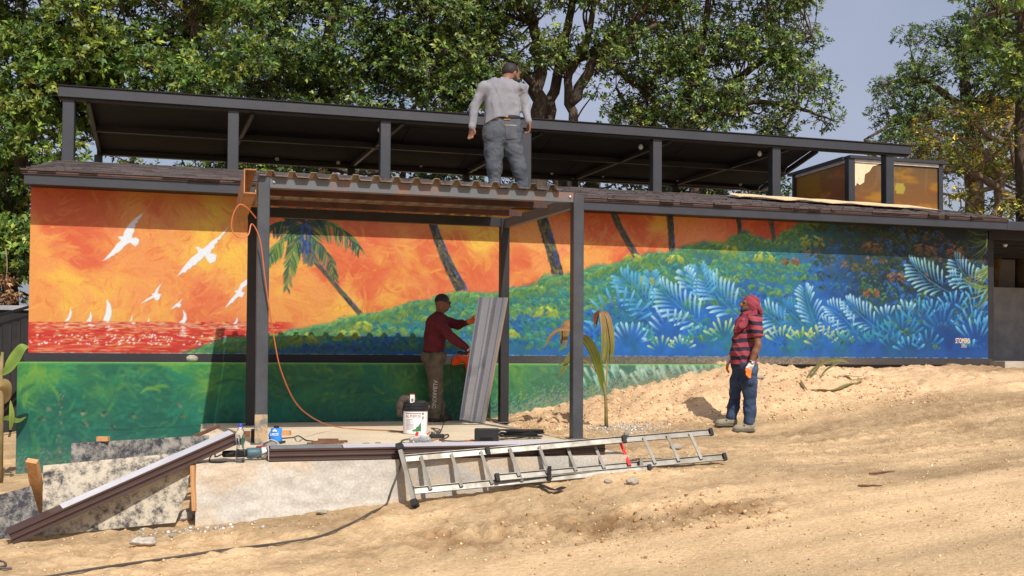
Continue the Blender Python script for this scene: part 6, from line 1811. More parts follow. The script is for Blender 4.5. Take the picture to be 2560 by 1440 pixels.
b.chain([J(1872, 820), J(1866, 860), J(1862, 900)], [.11, .12, .12], k=.05)
b.chain([nsh, nel, lerp(nel, nwr, .4), nwr], [.052, .044, .044, .030], k=.02).chain([fsh, fel, fwr], [.052, .044, .030], k=.02)
nh, fh = J(1872, 912, -.09), J(1852, 912, .10)
nk, fk = J(1874, 985, -.10), J(1837, 985, .12)
na, fa = J(1872, 1052, -.08), J(1829, 1042, .12)
zna = gz(na[0], na[1]); zfa = gz(fa[0], fa[1])
b.chain([nh, nk, na], [.08, .055, .04], k=.03).chain([fh, fk, fa], [.08, .055, .04], k=.03)
vpart(b, 'body', SK3, p3)
bd3 = Vol(.0055); bd3.ell(head + hR * .075 - hU * .082, (.040, .052, .034), (hR, hS, hU)).ell(head + hR * .03 - hU * .07 - hS * .05, (.05, .025, .03), (hR, hS, hU), k=.02).ell(head + hR * .03 - hU * .07 + hS * .05, (.05, .025, .03), (hR, hS, hU), k=.02).rc(head + hR * .102 - hU * .035 - hS * .025, head + hR * .102 - hU * .035 + hS * .025, .007, .007, k=.006).fn(folds(.001, 50, 6))
vpart(bd3, 'beard', bpy.data.materials['dark_beard'], p3)
ey = MB()
for s_ in (-1, 1):
    ey.lathe([(.002, .0), (.012, .001), (.014, .006), (.010, .012), (.002, .014)], head + hR * .078 + hS * s_ * .034 + hU * .018, 10, hR)
ey.build('eyes', mat('eye_dark', lin((30, 24, 22)), rough=.3), p3, smooth='all')
scf = Vol(.006)
scf.ell(head - hR * .018 + hU * .022, (.112, .094, .112), (hR, hS, hU), k=.02).ell(head - hR * .035 - hU * .06, (.085, .085, .08), (hR, hS, hU), k=.04)
scf.carve(head + hR * .118 - hU * .045, (.085, .075, .105), (hR, hS, hU), k=.01)
scf.fn(folds(.009, 20, 61, -hR * .9 - hU * .5, .16))
M_SCARF = cloth('scarf_red', (126, 50, 62), .12, 7, (142, 66, 76))
vpart(scf, 'head_scarf', M_SCARF, p3)
drp = Vol(.0075)
drp.chain([J(1890, 783, -.10), J(1874, 796, -.15), J(1855, 815, -.15), J(1843, 829, -.10)], [.040, .048, .042, .014], k=.03, flat=(FWD, 1.6))
drp.chain([J(1893, 782, .03), J(1870, 790, -.02), J(1854, 806, -.03), J(1843, 826, -.05)], [.062, .070, .052, .018], k=.04)
drp.chain([J(1860, 791, .08), J(1850, 808, .05), J(1844, 824, -.02)], [.045, .040, .02], k=.04)
drp.fn(folds(.022, 17, 71, RIGHT * .8 + UP * .6, .16))
vpart(drp, 'scarf_drape', M_SCARF, p3)
kt = Vol(.005); kt.ell(J(1899, 773, -.06), (.032, .03, .04), k=.02).ell(J(1902, 780, -.05), (.022, .02, .035), k=.02).fn(folds(.010, 26, 81))
vpart(kt, 'scarf_knot', M_SCARF, p3)
# striped polo
M_STR = bpy.data.materials.new('striped_jersey'); M_STR.use_nodes = True
n, l = nt(M_STR); bs = n['Principled BSDF']; bs.inputs['Roughness'].default_value = .85; bs.inputs['Specular IOR Level'].default_value = .15
tc_ = n.new('ShaderNodeTexCoord'); sx = n.new('ShaderNodeSeparateXYZ'); l.new(tc_.outputs['Object'], sx.inputs[0])
nz = n.new('ShaderNodeTexNoise'); nz.inputs['Scale'].default_value = 5; l.new(tc_.outputs['Object'], nz.inputs['Vector'])
ma = n.new('ShaderNodeMath'); ma.operation = 'MULTIPLY_ADD'; ma.inputs[1].default_value = .035; l.new(nz.outputs['Fac'], ma.inputs[0]); l.new(sx.outputs['Z'], ma.inputs[2]); ma.inputs[1].default_value = .075
mb = n.new('ShaderNodeMath'); mb.operation = 'MULTIPLY'; mb.inputs[1].default_value = 1 / .112; l.new(ma.outputs[0], mb.inputs[0])
mf = n.new('ShaderNodeMath'); mf.operation = 'FRACT'; l.new(mb.outputs[0], mf.inputs[0])
rp = n.new('ShaderNodeValToRGB'); rp.color_ramp.interpolation = 'LINEAR'
e = rp.color_ramp.elements; e[0].position = 0; e[0].color = (*lin((150, 68, 78)), 1); e[1].position = .50; e[1].color = (*lin((150, 68, 78)), 1)
for ps_, cc in ((.52, (50, 46, 60)), (.97, (50, 46, 60)), (.99, (150, 68, 78))):
    q_ = e.new(ps_); q_.color = (*lin(cc), 1)
l.new(mf.outputs[0], rp.inputs[0]); l.new(rp.outputs[0], bs.inputs['Base Color'])
pol = Vol(.0075)
pol.chain([J(1873, 812), J(1867, 845), J(1862, 880), J(1861, 912)], [.168, .166, .168, .168], k=.05, flat=(FWD, 1.12))
pol.rc(nsh, fsh, .078, .078, k=.05)
pol.chain([nsh, lerp(nsh, nel, .70)], [.082, .078], k=.03).chain([fsh, lerp(fsh, fel, .72)], [.082, .078], k=.03)
pol.rc(neck, neck - UP * .06, .075, .10, k=.03).cut(neck + UP * .0, UP).cut(J(1861, 913.5), -UP)
def slv(p):
    d = unit(nel - nsh); q = p - lerp(nsh, nel, .70); far_ = (q @ d > 0) & (np.linalg.norm(q, axis=1) < .12); return np.where(far_, .3, 0)
pol.fn(folds(.013, 12, 91, UP * .8 - RIGHT * .6, .25)); pol.fn(folds(.005, 24, 92)); pol.fn(slv)
vpart(pol, 'polo_shirt', M_STR, p3)
j3 = Vol(.0085)
j3.rc(J(1869, 918, -.06), J(1855, 918, .07), .126, .126, k=.05).chain([nh, J(1872, 955, -.10), nk, J(1873, 1025, -.09), na], [.108, .102, .082, .076, .070], k=.035).chain([fh, J(1843, 955, .11), fk, J(1833, 1020, .12), fa], [.104, .092, .078, .070, .066], k=.035)
j3.cut(J(1861, 908), UP).cut(np.array([na[0], na[1], zna + .055]), -UP)
j3.fn(folds(.014, 13, 101, RIGHT * .8 + UP * .6, .3)); j3.fn(folds(.006, 26, 102, RIGHT - UP * .3, .3))
vpart(j3, 'jeans', cloth('jeans_blue', (38, 50, 74), .2, 4, (74, 88, 112)), p3)
SH3 = mat('shoe_khaki', lin((134, 126, 106)), rough=.85, var=.15, scale=18, bump=.2); SL3 = mat('shoe_sole', lin((92, 88, 78)), rough=.85, var=.1)
for a_, z_, d_ in ((na, zna, unit(-RIGHT * .95 - FWD * .25)), (fa, zfa, unit(-RIGHT * .95 - FWD * .15))):
    a_ = np.array([a_[0], a_[1], z_ + .012]); sd_ = np.cross(UP, d_)
    v = Vol(.0055); v.rc(a_ + UP * .062 - d_ * .03, a_ + UP * .052 + d_ * .16, .048, .040, k=.03).rc(a_ + UP * .10 - d_ * .01, a_ + UP * .06, .052, .05, k=.03).ell(a_ + d_ * .15 + UP * .045, (.075, .05, .038), (d_, sd_, UP), k=.03).cut(a_ + UP * .024, -UP)
    so = vpart(v, 'shoe', SH3, p3)
    v = Vol(.0055); v.rc(a_ + UP * .02 - d_ * .035, a_ + UP * .02 + d_ * .18, .052, .050, k=.02, flat=(sd_, 1.1)).cut(a_ + UP * .028, UP).cut(a_, -UP); vpart(v, 'sole', SL3, so)
    for q_ in (.03, .085): MB().obox(a_ + d_ * q_ + UP * (.105 - q_ * .25), .025, .105, .012, (unit(d_ - UP * .35), sd_, unit(UP + d_ * .35)), bev=.003).build('strap', SL3, so)
def glove3(w, tip, side, th, el):
    d_ = unit(tip - w)
    v = Vol(.0045); hand(v, w, d_, side, th, L=.205, curl=.30, r=.0125); v.cut(w + d_ * .062, -d_); vpart(v, 'glove_palm', M_GLO, p3)
    v = Vol(.005); hand(v, w, d_, side, th, L=.205, curl=.30, r=.0125); v.rc(w - d_ * .03, w + d_ * .01, .041, .040, k=.02).cut(w + d_ * .064, d_); vpart(v, 'glove_cuff', M_GLW, p3)
glove3(nwr + UP * -.02, J(1864, 952, -.26), unit(RIGHT * .8 + FWD * .4), -1, nel)
glove3(fwr, J(1811, 937, .16), unit(RIGHT * .4 + FWD * .9), -1, fel)
wd = unit(nwr - nel); wc = nwr - wd * .012
wt = MB().lathe([(.044, -.012), (.046, 0), (.044, .012), (.040, .012), (.040, -.012)], wc, 20, wd).build('watch_strap', M_RUBBER, p3, smooth=True)
MB().lathe([(.022, .0), (.022, .008), (.018, .011)], wc - FWD * .040 + RIGHT * .008, 16, -FWD).build('watch_face', M_GREYCORD, wt, smooth=True)
MB().lathe([(.013, .0115), (.001, .012)], wc - FWD * .040 + RIGHT * .008, 16, -FWD).build('watch_dial', M_WHITEP, wt)
# ------------------------------------------------------------------ plants
def leaf_mat(name, trans=.25, rough=.38, spec=.5):
    m = bpy.data.materials.new(name); m.use_nodes = True
    n, l = nt(m); b = n['Principled BSDF']
    at = n.new('ShaderNodeVertexColor'); at.layer_name = 'Col'
    nz = n.new('ShaderNodeTexNoise'); nz.inputs['Scale'].default_value = 3.0; tc = n.new('ShaderNodeTexCoord'); l.new(tc.outputs['Object'], nz.inputs['Vector'])
    mr = n.new('ShaderNodeMapRange'); mr.inputs[1].default_value = .3; mr.inputs[2].default_value = .7; mr.inputs[3].default_value = .8; mr.inputs[4].default_value = 1.2
    l.new(nz.outputs['Fac'], mr.inputs[0])
    sc = n.new('ShaderNodeVectorMath'); sc.operation = 'SCALE'; l.new(at.outputs['Color'], sc.inputs[0]); l.new(mr.outputs[0], sc.inputs['Scale'])
    l.new(sc.outputs[0], b.inputs['Base Color']); b.inputs['Roughness'].default_value = rough; b.inputs['Specular IOR Level'].default_value = spec
    tr = n.new('ShaderNodeBsdfTranslucent'); l.new(sc.outputs[0], tr.inputs['Color'])
    mx = n.new('ShaderNodeMixShader'); mx.inputs[0].default_value = trans
    l.new(b.outputs[0], mx.inputs[1]); l.new(tr.outputs[0], mx.inputs[2]); l.new(mx.outputs[0], n['Material Output'].inputs['Surface'])
    return m
M_LEAF = leaf_mat('glossy_leaf', .28, .45, .4); M_LEAF2 = leaf_mat('small_leaf', .22, .42, .45); M_LEAFY = leaf_mat('yellow_green_leaf', .3, .5, .3)
M_BARK = mat('grey_bark', lin((92, 78, 64)), rough=.95, col2=lin((60, 50, 42)), scale=7, stretch=(3, 3, .7), bump=.5, bscale=18)
M_BARKP = mat('pale_bark', lin((150, 128, 104)), rough=.95, col2=lin((112, 94, 76)), scale=7, bump=.4, bscale=18)

def nrm(a): return a / (np.linalg.norm(a, axis=-1, keepdims=True) + 1e-9)

def leaves(centers, radii, n_spray, per, L, W, cols, rng, droop=.25, spread=1.0, shell=.55, jit=.2):
    """leaf whorls through the crown clumps -> V (n*4,3), Q (n,4), colour (n*4,3)"""
    C, A = [], []
    for c, r, ns in zip(centers, radii, n_spray):
        d = nrm(rng.normal(0, 1, (ns, 3)))
        q = rng.random((ns, 1)) ** (1 / 3.0); q = shell * np.maximum(q, .6) + (1 - shell) * q
        C.append(c + d * q * r)
        A.append(nrm(d * .8 + np.array([0, -.25, .55]) + rng.normal(0, .45, (ns, 3))))
    C = np.concatenate(C); A = np.concatenate(A); S = len(C)
    ref = np.where(np.abs(A[:, 2:3]) > .9, np.array([[1., 0, 0]]), np.array([[0, 0, 1.]]))
    X = nrm(np.cross(A, ref)); Y = np.cross(A, X)
    ang = rng.uniform(0, 6.28, (S, 1)) + np.arange(per)[None] * (2 * np.pi / per) + rng.normal(0, .25, (S, per))
    tilt = rng.uniform(.5, 1.25, (S, per))[..., None] * spread
    rad = X[:, None] * np.cos(ang)[..., None] + Y[:, None] * np.sin(ang)[..., None]
    D = nrm(A[:, None] * np.cos(tilt) + rad * np.sin(tilt) + np.array([0, 0, -droop]))
    ln = (L * rng.uniform(.65, 1.2, (S, per)))[..., None]
    N = nrm(np.cross(np.cross(D, A[:, None]), D)); Sd = np.cross(D, N)
    b = C[:, None] + D * ln * .06 + A[:, None] * rng.uniform(-.05, .05, (S, per, 1))
    tip = b + D * ln - np.array([0, 0, 1]) * ln * .10
    mid = b + D * ln * .48 + N * ln * .05
    w = W * ln / L
    v = np.stack([b, mid + Sd * w * .5 + N * w * .12, tip, mid - Sd * w * .5 + N * w * .12], 2).reshape(-1, 3)
    n = S * per
    Q = np.arange(n * 4).reshape(n, 4)
    cols = np.array(cols, float) * 1.13
    # a tint shared by each spray, then leaf jitter
    cs = cols[rng.integers(len(cols), size=S)] * rng.uniform(1 - jit, 1 + jit, (S, 1))
    cl = lin(np.clip(cs[:, None] * rng.uniform(.86, 1.14, (S, per, 1)), 0, 255)).reshape(-1, 3)
    return v, Q, np.repeat(cl, 4, 0)

def in_poly(x, y, poly):
    ins = False
    for k in range(len(poly)):
        a, b = poly[k], poly[k - 1]
        if (a[1] > y) != (b[1] > y) and x < (b[0] - a[0]) * (y - a[1]) / (b[1] - a[1]) + a[0]: ins = not ins
    return ins

def tree(name, label, base, trunks, poly, Dr, n_cl, r_cl, per_m2, per, L, W, cols, seed, mat_l, bark, holes=(), droop=.25, shell=.55, limbs=True, jit=.22, twigs=0, extra=None):
    """trunks: list of (list of points, list of radii); clumps fill the silhouette poly at depths Dr"""
    rng = np.random.default_rng(seed)
    xs = [p[0] for p in poly]; ys = [p[1] for p in poly]
    cen, rad = [], []
    tries = 0
    while len(cen) < n_cl and tries < n_cl * 60:
        tries += 1
        x = rng.uniform(min(xs), max(xs)); y = rng.uniform(min(ys), max(ys))
        if not in_poly(x, y, poly): continue
        if any(((x - hx) / hr) ** 2 + ((y - hy) / hr2) ** 2 < 1 and rng.random() < .92 for hx, hy, hr, hr2 in holes): continue
        D = rng.uniform(*Dr); r = rng.uniform(*r_cl)
        c = P(x, y, D=D)
        cen.append(c); rad.append(np.array([r, r, r * rng.uniform(.55, .8)]))
    if extra:
        for (x, y, D, r) in extra: cen.append(P(x, y, D=D)); rad.append(np.array([r, r, r * .7]))
    ns = [max(3, int(per_m2 * r[0] * r[0] * rng.uniform(.6, 1.35))) for r in rad]
    t = thing(name, base, label, 'tree', 'trees behind the building')
    v, q, c = leaves(cen, rad, ns, per, L, W, cols, rng, droop, shell=shell, jit=jit)
    tb = MB()
    for pts, rr in trunks:
        sp = spline(pts, 6); r_ = np.interp(np.linspace(0, 1, len(sp)), np.linspace(0, 1, len(rr)), rr)
        sp = [p + rng.normal(0, .25 * a_, 3) * (1, 1, .3) for p, a_ in zip(sp, r_)]
        tb.tube(sp, list(r_), 9)
    tb.build('trunk', bark, t, smooth='all')
    if limbs and trunks:
        lb = MB()
        nodes = [(np.asarray(p), r) for pts, rr in trunks for p, r in zip(pts[1:], rr[1:])]
        for c_, r_ in zip(cen, rad):
            ds = [np.linalg.norm(n_[0] - c_) + 1.2 * max(0, n_[0][2] - c_[2]) for n_ in nodes]
            o, ro = nodes[int(np.argmin(ds))]
            m_ = (o + c_) / 2 + np.array([0, 0, -.12 * np.linalg.norm(c_ - o)]) + rng.normal(0, .12, 3)
            r0 = min(ro * .55, .012 + .016 * np.linalg.norm(c_ - o))
            lb.tube(spline([o, m_, c_], 4), list(np.linspace(r0, .010, 9)), 5, cap=False)
            for k in range(3 + twigs):
                d = nrm(rng.normal(0, 1, 3)); e = c_ + d * r_ * .95; mm = (c_ + e) / 2 + rng.normal(0, .06, 3)
                lb.tube([c_, mm, e], [.011, .008, .004], 4, cap=False)
        lb.build('branches', bark, t, smooth='all')
    np_mesh('crown', v, q, mat_l, t, col=c, smooth=False)
    return t
G1 = [(96, 118, 48), (76, 102, 44), (112, 130, 56), (84, 108, 58), (128, 136, 60), (64, 88, 42)]
G2 = [(74, 98, 44), (60, 84, 40), (94, 112, 50), (108, 120, 54), (52, 76, 44)]
G3 = [(80, 100, 48), (98, 114, 54), (116, 124, 58), (66, 88, 46)]
GD = [(44, 66, 38), (56, 78, 42), (38, 58, 40)]
def gpt(x, D): 
    p = P(x, 880, D=D); return np.array([p[0], p[1], gz_fast(p[0], p[1]) - .1])
def tp(x, y, D): return P(x, y, D=D)
# 1 big-leaved tree at the near end
b = gpt(30, 20.5)
tree('broadleaf_tree', 'big-leaved glossy tree rising beside the end of the painted wall', b,
     [([b, tp(40, 560, 20.5), tp(60, 300, 20.4), tp(120, 60, 20.3), tp(140, -200, 20.2)], [.17, .13, .11, .09, .05]), ([tp(45, 420, 20.5), tp(130, 250, 20.3), tp(320, 120, 20.0), tp(480, 60, 19.8)], [.09, .07, .05, .03]), ([tp(60, 300, 20.4), tp(-40, 160, 20.2), tp(-120, 20, 20)], [.07, .05, .03])],
     [(-160, -420), (380, -420), (560, -200), (640, 20), (650, 120), (610, 200), (600, 290), (470, 300), (200, 330), (150, 420), (70, 470), (60, 650), (30, 760), (-160, 780)],
     (18.8, 21.6), 240, (.38, .72), 225, 7, .135, .054, G1, 5, M_LEAF, M_BARK, holes=[(560, 70, 34, 26), (60, 150, 24, 28), (100, 520, 18, 50)], droop=.12, twigs=1)
# 2 dense tree behind the pavilion
b = gpt(800, 25)
tree('broadleaf_tree', 'dense dark green tree behind the open half of the pavilion', b,
     [([b, tp(800, 420, 25), tp(815, 180, 25), tp(840, -80, 25)], [.3, .26, .2, .1]), ([tp(810, 280, 25), tp(700, 160, 24.8), tp(640, 140, 24.5)], [.12, .08, .03]), ([tp(810, 250, 25), tp(960, 120, 24.6), tp(1060, 90, 24.2)], [.12, .08, .03])],
     [(560, -320), (1200, -320), (1260, -60), (1240, 120), (1180, 300), (1060, 330), (820, 310), (640, 260), (560, 160), (540, 20)],
     (23.4, 26.6), 270, (.42, .75), 215, 6, .118, .05, G2, 7, M_LEAF2, M_BARK, holes=[(700, 140, 26, 18), (600, 60, 26, 30), (1195, 300, 30, 28)], twigs=1)
# lower growth seen under the pavilion roof
b = gpt(520, 26)
tree('leafy_shrub_tree', 'leafy low tree seen through the pavilion between its posts', b,
     [([b, tp(520, 440, 26), tp(540, 360, 26)], [.12, .08, .03]), ([b + (4, 0, 0), tp(1000, 470, 26), tp(1020, 400, 26)], [.12, .08, .03])],
     [(280, 380), (480, 385), (620, 390), (800, 400), (1180, 430), (1180, 500), (600, 480), (300, 470)], (25, 27), 52, (.35, .6), 100, 6, .17, .07, G1 + GD, 17, M_LEAF2, M_BARK,
     extra=[(660, 425, 24.5, .5), (720, 432, 24.5, .55), (765, 442, 24.5, .45), (690, 415, 24.6, .4)])
# 3 tall trees with open trunks
b = gpt(1345, 25)
tree('fig_tree', 'tall open tree with several bare dark trunks behind the roof man', b,
     [([b, tp(1345, 470, 25), tp(1338, 330, 25), tp(1350, 180, 25), tp(1330, 60, 25), tp(1300, -120, 25)], [.30, .25, .21, .17, .12, .07]),
      ([b + (.5, .4, 0), tp(1385, 460, 25.2), tp(1372, 300, 25.2), tp(1400, 160, 25.2), tp(1430, 20, 25.1), tp(1450, -140, 25)], [.21, .18, .14, .12, .09, .05]),
      ([b + (.9, 0, 0), tp(1425, 455, 24.8), tp(1430, 320, 24.8), tp(1418, 200, 24.8), tp(1470, 90, 24.8), tp(1490, -60, 24.8)], [.19, .16, .12, .10, .08, .05]),
      ([tp(1425, 260, 24.8), tp(1490, 150, 24.6), tp(1560, 110, 24.5), tp(1640, 60, 24.4)], [.14, .11, .08, .05]),
      ([tp(1400, 170, 25.2), tp(1480, 130, 25), tp(1580, 60, 25), tp(1650, -40, 25)], [.12, .10, .09, .05]),
      ([tp(1345, 230, 25), tp(1280, 150, 24.6), tp(1200, 130, 24.3), tp(1130, 120, 24)], [.11, .08, .05, .02])],
     [(1000, -330), (1620, -330), (1640, -40), (1560, 110), (1520, 260), (1400, 250), (1300, 260), (1200, 300), (1000, 200), (960, 60)],
     (23.2, 25.8), 190, (.34, .62), 160, 6, .125, .052, G3, 9, M_LEAF2, M_BARK, holes=[(1340, 330, 70, 190), (1440, 250, 60, 120), (1545, 60, 34, 55), (1460, 60, 24, 50)], twigs=3)
# 4 broad crown reaching into the open sky
b = gpt(1760, 26)
tree('broadleaf_tree', 'broad tree with airy outer branches against the open sky', b,
     [([b, tp(1740, 500, 26), tp(1700, 330, 26), tp(1740, 160, 26), tp(1780, -60, 26)], [.26, .2, .16, .12, .06]), ([tp(1705, 330, 26), tp(1840, 200, 25.8), tp(1960, 120, 25.6), tp(2030, 90, 25.4)], [.13, .10, .06, .03]), ([tp(1700, 350, 26), tp(1860, 260, 25.8), tp(1990, 270, 25.5), tp(2080, 300, 25.4)], [.10, .07, .05, .02]), ([tp(1700, 330, 26), tp(1600, 220, 25.6), tp(1520, 160, 25.4)], [.12, .08, .04]), ([tp(1640, 320, 25.5), tp(1570, 270, 25.4), tp(1540, 220, 25.3)], [.07, .05, .03])],
     [(1540, -320), (2010, -320), (2000, -20), (2050, 18), (2030, 55), (2075, 110), (2070, 150), (2098, 215), (2075, 240), (2078, 296), (2030, 296), (1990, 335), (1930, 350), (1700, 345), (1520, 320), (1560, 180), (1500, 60)],
     (24.0, 27.2), 310, (.30, .60), 200, 6, .108, .046, G3 + G2, 11, M_LEAF2, M_BARK, holes=[(1960, 285, 30, 24), (2010, 200, 20, 20), (1560, 40, 30, 60), (1900, 230, 20, 22)], twigs=3)
tree('leafy_shrub_tree', 'dark leafy low tree behind the pavilion posts nearest the printed screen', gpt(1600, 27),
     [([gpt(1480, 27), tp(1480, 470, 27), tp(1470, 400, 27)], [.2, .16, .08]), ([gpt(1700, 27), tp(1690, 480, 27), tp(1680, 420, 27)], [.14, .1, .05])],
     [(1250, 430), (1500, 430), (1700, 440), (1960, 440), (1980, 520), (1700, 510), (1250, 500)], (26, 28), 42, (.3, .55), 95, 6, .14, .058, G2 + GD, 19, M_LEAF2, M_BARK)
# 5 far tree at the open end
b = gpt(2440, 33)
tree('feathery_tree', 'fine-leaved dark tree standing far behind the yellow flowering one', b,
     [([b, tp(2440, 420, 33), tp(2420, 260, 33), tp(2400, 120, 33)], [.34, .28, .2, .1]), ([tp(2425, 280, 33), tp(2300, 200, 32.6), tp(2190, 215, 32.3)], [.14, .09, .03]), ([tp(2420, 300, 33), tp(2280, 290, 32.6), tp(2160, 350, 32.3)], [.12, .08, .03])],
     [(2300, 55), (2390, 40), (2440, -60), (2700, -120), (2700, 460), (2250, 420), (2150, 365), (2200, 330), (2195, 290), (2240, 250), (2165, 235), (2170, 195), (2250, 165), (2240, 95)],
     (31.5, 34.5), 190, (.40, .70), 130, 7, .125, .045, [(70, 92, 44), (86, 106, 52), (58, 80, 42), (102, 116, 56)], 13, M_LEAF2, M_BARK, holes=[(2400, 230, 30, 26), (2480, 250, 24, 20)], twigs=2, shell=.7)
b = gpt(2520, 22)
tree('broadleaf_tree', 'bright green boughs overhanging beside the slim bare trunk', b + (1.2, 0, 0),
     [([b + (1.2, 0, 0), tp(2640, 300, 22), tp(2600, 60, 22), tp(2500, 30, 21.8), tp(2420, 60, 21.6)], [.16, .12, .08, .05, .02])],
     [(2380, -120), (2700, -160), (2700, 260), (2500, 250), (2470, 120), (2400, 60)], (21, 22.6), 46, (.3, .5), 105, 6, .15, .06, G1, 23, M_LEAF, M_BARK)
# 6 yellow-flowering tree with pale boughs
b = gpt(2480, 24)
yt = tree('flowering_tree', 'yellow flowering tree with pale bare boughs beside the printed screen', b,
     [([b, tp(2480, 640, 24), tp(2500, 500, 24), tp(2480, 400, 24), tp(2380, 340, 23.8), tp(2290, 320, 23.6)], [.16, .14, .12, .08, .05, .02]), ([tp(2560, 520, 24), tp(2480, 460, 23.9), tp(2420, 430, 23.7), tp(2330, 425, 23.5)], [.10, .09, .07, .03]), ([tp(2620, 480, 24), tp(2560, 380, 24), tp(2470, 340, 23.8), tp(2430, 300, 23.6)], [.11, .09, .06, .03]), ([tp(2480, 470, 23.9), tp(2400, 490, 23.7), tp(2340, 480, 23.5)], [.06, .04, .02]), ([tp(2540, 420, 23.9), tp(2520, 330, 23.8), tp(2540, 270, 23.8)], [.07, .05, .03])],
     [(2330, 270), (2480, 250), (2700, 230), (2700, 560), (2360, 545), (2350, 400), (2230, 385), (2260, 340)],
     (22.8, 24.8), 110, (.26, .46), 120, 6, .085, .034, [(126, 130, 54), (150, 142, 52), (98, 112, 48), (210, 178, 60), (214, 188, 74), (120, 132, 56), (90, 106, 46), (110, 120, 50)], 15, M_LEAFY, M_BARKP, twigs=3, holes=[(2420, 440, 40, 26)])
# 7 slim trunk with a lamp
b = gpt(2552, 23)
sl = thing('slim_tree', b, 'slim straight bare grey trunk carrying a small floodlight', 'tree')
MB().tube(spline([b, tp(2556, 540, 23), tp(2551, 330, 23), tp(2556, 150, 23), tp(2545, -10, 23), tp(2535, -160, 23)], 7), list(np.linspace(.15, .085, 36)), 10).build('trunk', M_BARK, sl, smooth='all')
fl_ = thing('floodlight', tp(2549, 134, 22.85), 'grey floodlight strapped to the slim bare trunk', 'lamp')
c = tp(2547, 134, 22.8); MB().lathe([(.02, .10), (.05, .08), (.075, .0), (.078, -.01), (.06, -.012)], c, 16, unit(FWD * .7 + RIGHT * .7)).build('housing', M_GREYCORD, fl_, smooth=True); MB().lathe([(.062, -.013), (.05, -.02), (.005, -.022)], c, 16, unit(FWD * .7 + RIGHT * .7)).build('lens', M_BULB, fl_, smooth=True); MB().beam(c, tp(2556, 140, 22.95), .02, .03).build('bracket', M_GREYCORD, fl_)

# ------------------------------------------------------------------ wilted palm sapling
def blade(mb, pts, w, nrm_, col0, col1, n=5, fold=.25):
    """a long leaf: ribbon along pts with a folded midrib"""
    sp = spline(pts, n); m = len(sp); V, Fq, C = [], [], []
    for i, p in enumerate(sp):
        t = i / (m - 1); d = unit(sp[min(i + 1, m - 1)] - sp[max(i - 1, 0)]); s_ = unit(np.cross(d, nrm_)); up_ = np.cross(s_, d)
        ww = w * (math.sin(math.pi * min(.08 + t * .92, 1)) ** .8 + .04)
        V += [p - s_ * ww + up_ * ww * fold, p, p + s_ * ww + up_ * ww * fold]
        c = lin(np.asarray(col0) + (np.asarray(col1) - np.asarray(col0)) * t); C += [c, c * .8, c]
        if i:
            o = (i - 1) * 3
            Fq += [(o, o + 1, o + 4, o + 3), (o + 1, o + 2, o + 5, o + 4)]
    o = len(mb.v); mb.v.extend([tuple(q) for q in V]); mb.f.extend([tuple(a + o for a in q) for q in Fq]); mb.c.extend([tuple(q) for q in C])
sb_ = P(1516, 1030, Y=12.62); sb_[2] = gz(sb_[0], sb_[1])
Ds = float((sb_ - CO) @ CF)
sp_t = thing('palm_sapling', sb_, 'wilted young palm with folded brown and green leaves beside gravel', 'plant')
S = lambda x, y, d=0.0: P(x, y, D=Ds + d)
GR = (112, 130, 56); BR = (150, 108, 76); DK = (84, 78, 44)
def sap_leaf(pts, w, c0, c1, nv=None, k=3):
    f = MB()
    for q in range(k):
        o_ = (q - (k - 1) / 2); sh_ = RIGHT * o_ * w * (.55 if k < 5 else .26) + FWD * RNG.normal(0, .015)
        blade(f, [p + sh_ * (i / max(len(pts) - 1, 1)) ** .5 for i, p in enumerate(pts)], w * (1.0 if k == 1 else .55 if k < 5 else .26), -FWD if nv is None else nv, np.array(c0) * RNG.uniform(.85, 1.1), np.array(c1) * RNG.uniform(.85, 1.1))
    return f.build('leaf', M_LEAFY, sp_t, smooth='all')
MB().tube([sb_ - UP * .05, S(1515, 1010), S(1513, 985), S(1508, 950)], [.028, .022, .018, .014], 8).build('stem', mat('palm_stem', lin((128, 132, 74)), rough=.7, col2=lin((120, 90, 60)), scale=10), sp_t, smooth='all')
sap_leaf([S(1513, 990), S(1500, 930, -.02), S(1484, 880, -.05), S(1462, 845, -.08), S(1440, 835, -.1)], .075, (128, 146, 52), (96, 88, 44), k=8)
sap_leaf([S(1514, 985), S(1517, 930), S(1517, 880, .02), S(1512, 820, .03), S(1500, 782, .04)], .012, (150, 140, 80), (150, 112, 80), k=1)
sap_leaf([S(1500, 780, .04), S(1510, 785, .0), S(1517, 815, -.03), S(1520, 860, -.04), S(1515, 908, -.03)], .085, (168, 120, 88), (132, 142, 70), k=8)
sap_leaf([S(1498, 778, .04), S(1490, 790, .06), S(1489, 815, .06)], .05, (150, 98, 72), (140, 92, 66), k=2)
sap_leaf([S(1462, 850, -.06), S(1440, 826, -.1), S(1405, 823, -.12), S(1382, 835, -.12), S(1362, 866, -.1)], .035, (150, 110, 74), (160, 130, 90), k=2)
sap_leaf([S(1440, 830, .02), S(1424, 806, .02), S(1414, 820, .0), S(1408, 870, .0)], .06, (170, 122, 90), (140, 120, 66), k=3)
sap_leaf([S(1490, 930, -.02), S(1470, 905, -.04), S(1450, 898, -.06), S(1425, 900, -.06), S(1395, 913, -.05)], .024, (170, 130, 96), (110, 118, 60), k=2)
sap_leaf([S(1425, 880, .0), S(1416, 905, .0), S(1408, 925, .0), S(1394, 945, .0)], .03, (124, 134, 64), (110, 116, 60), k=1)
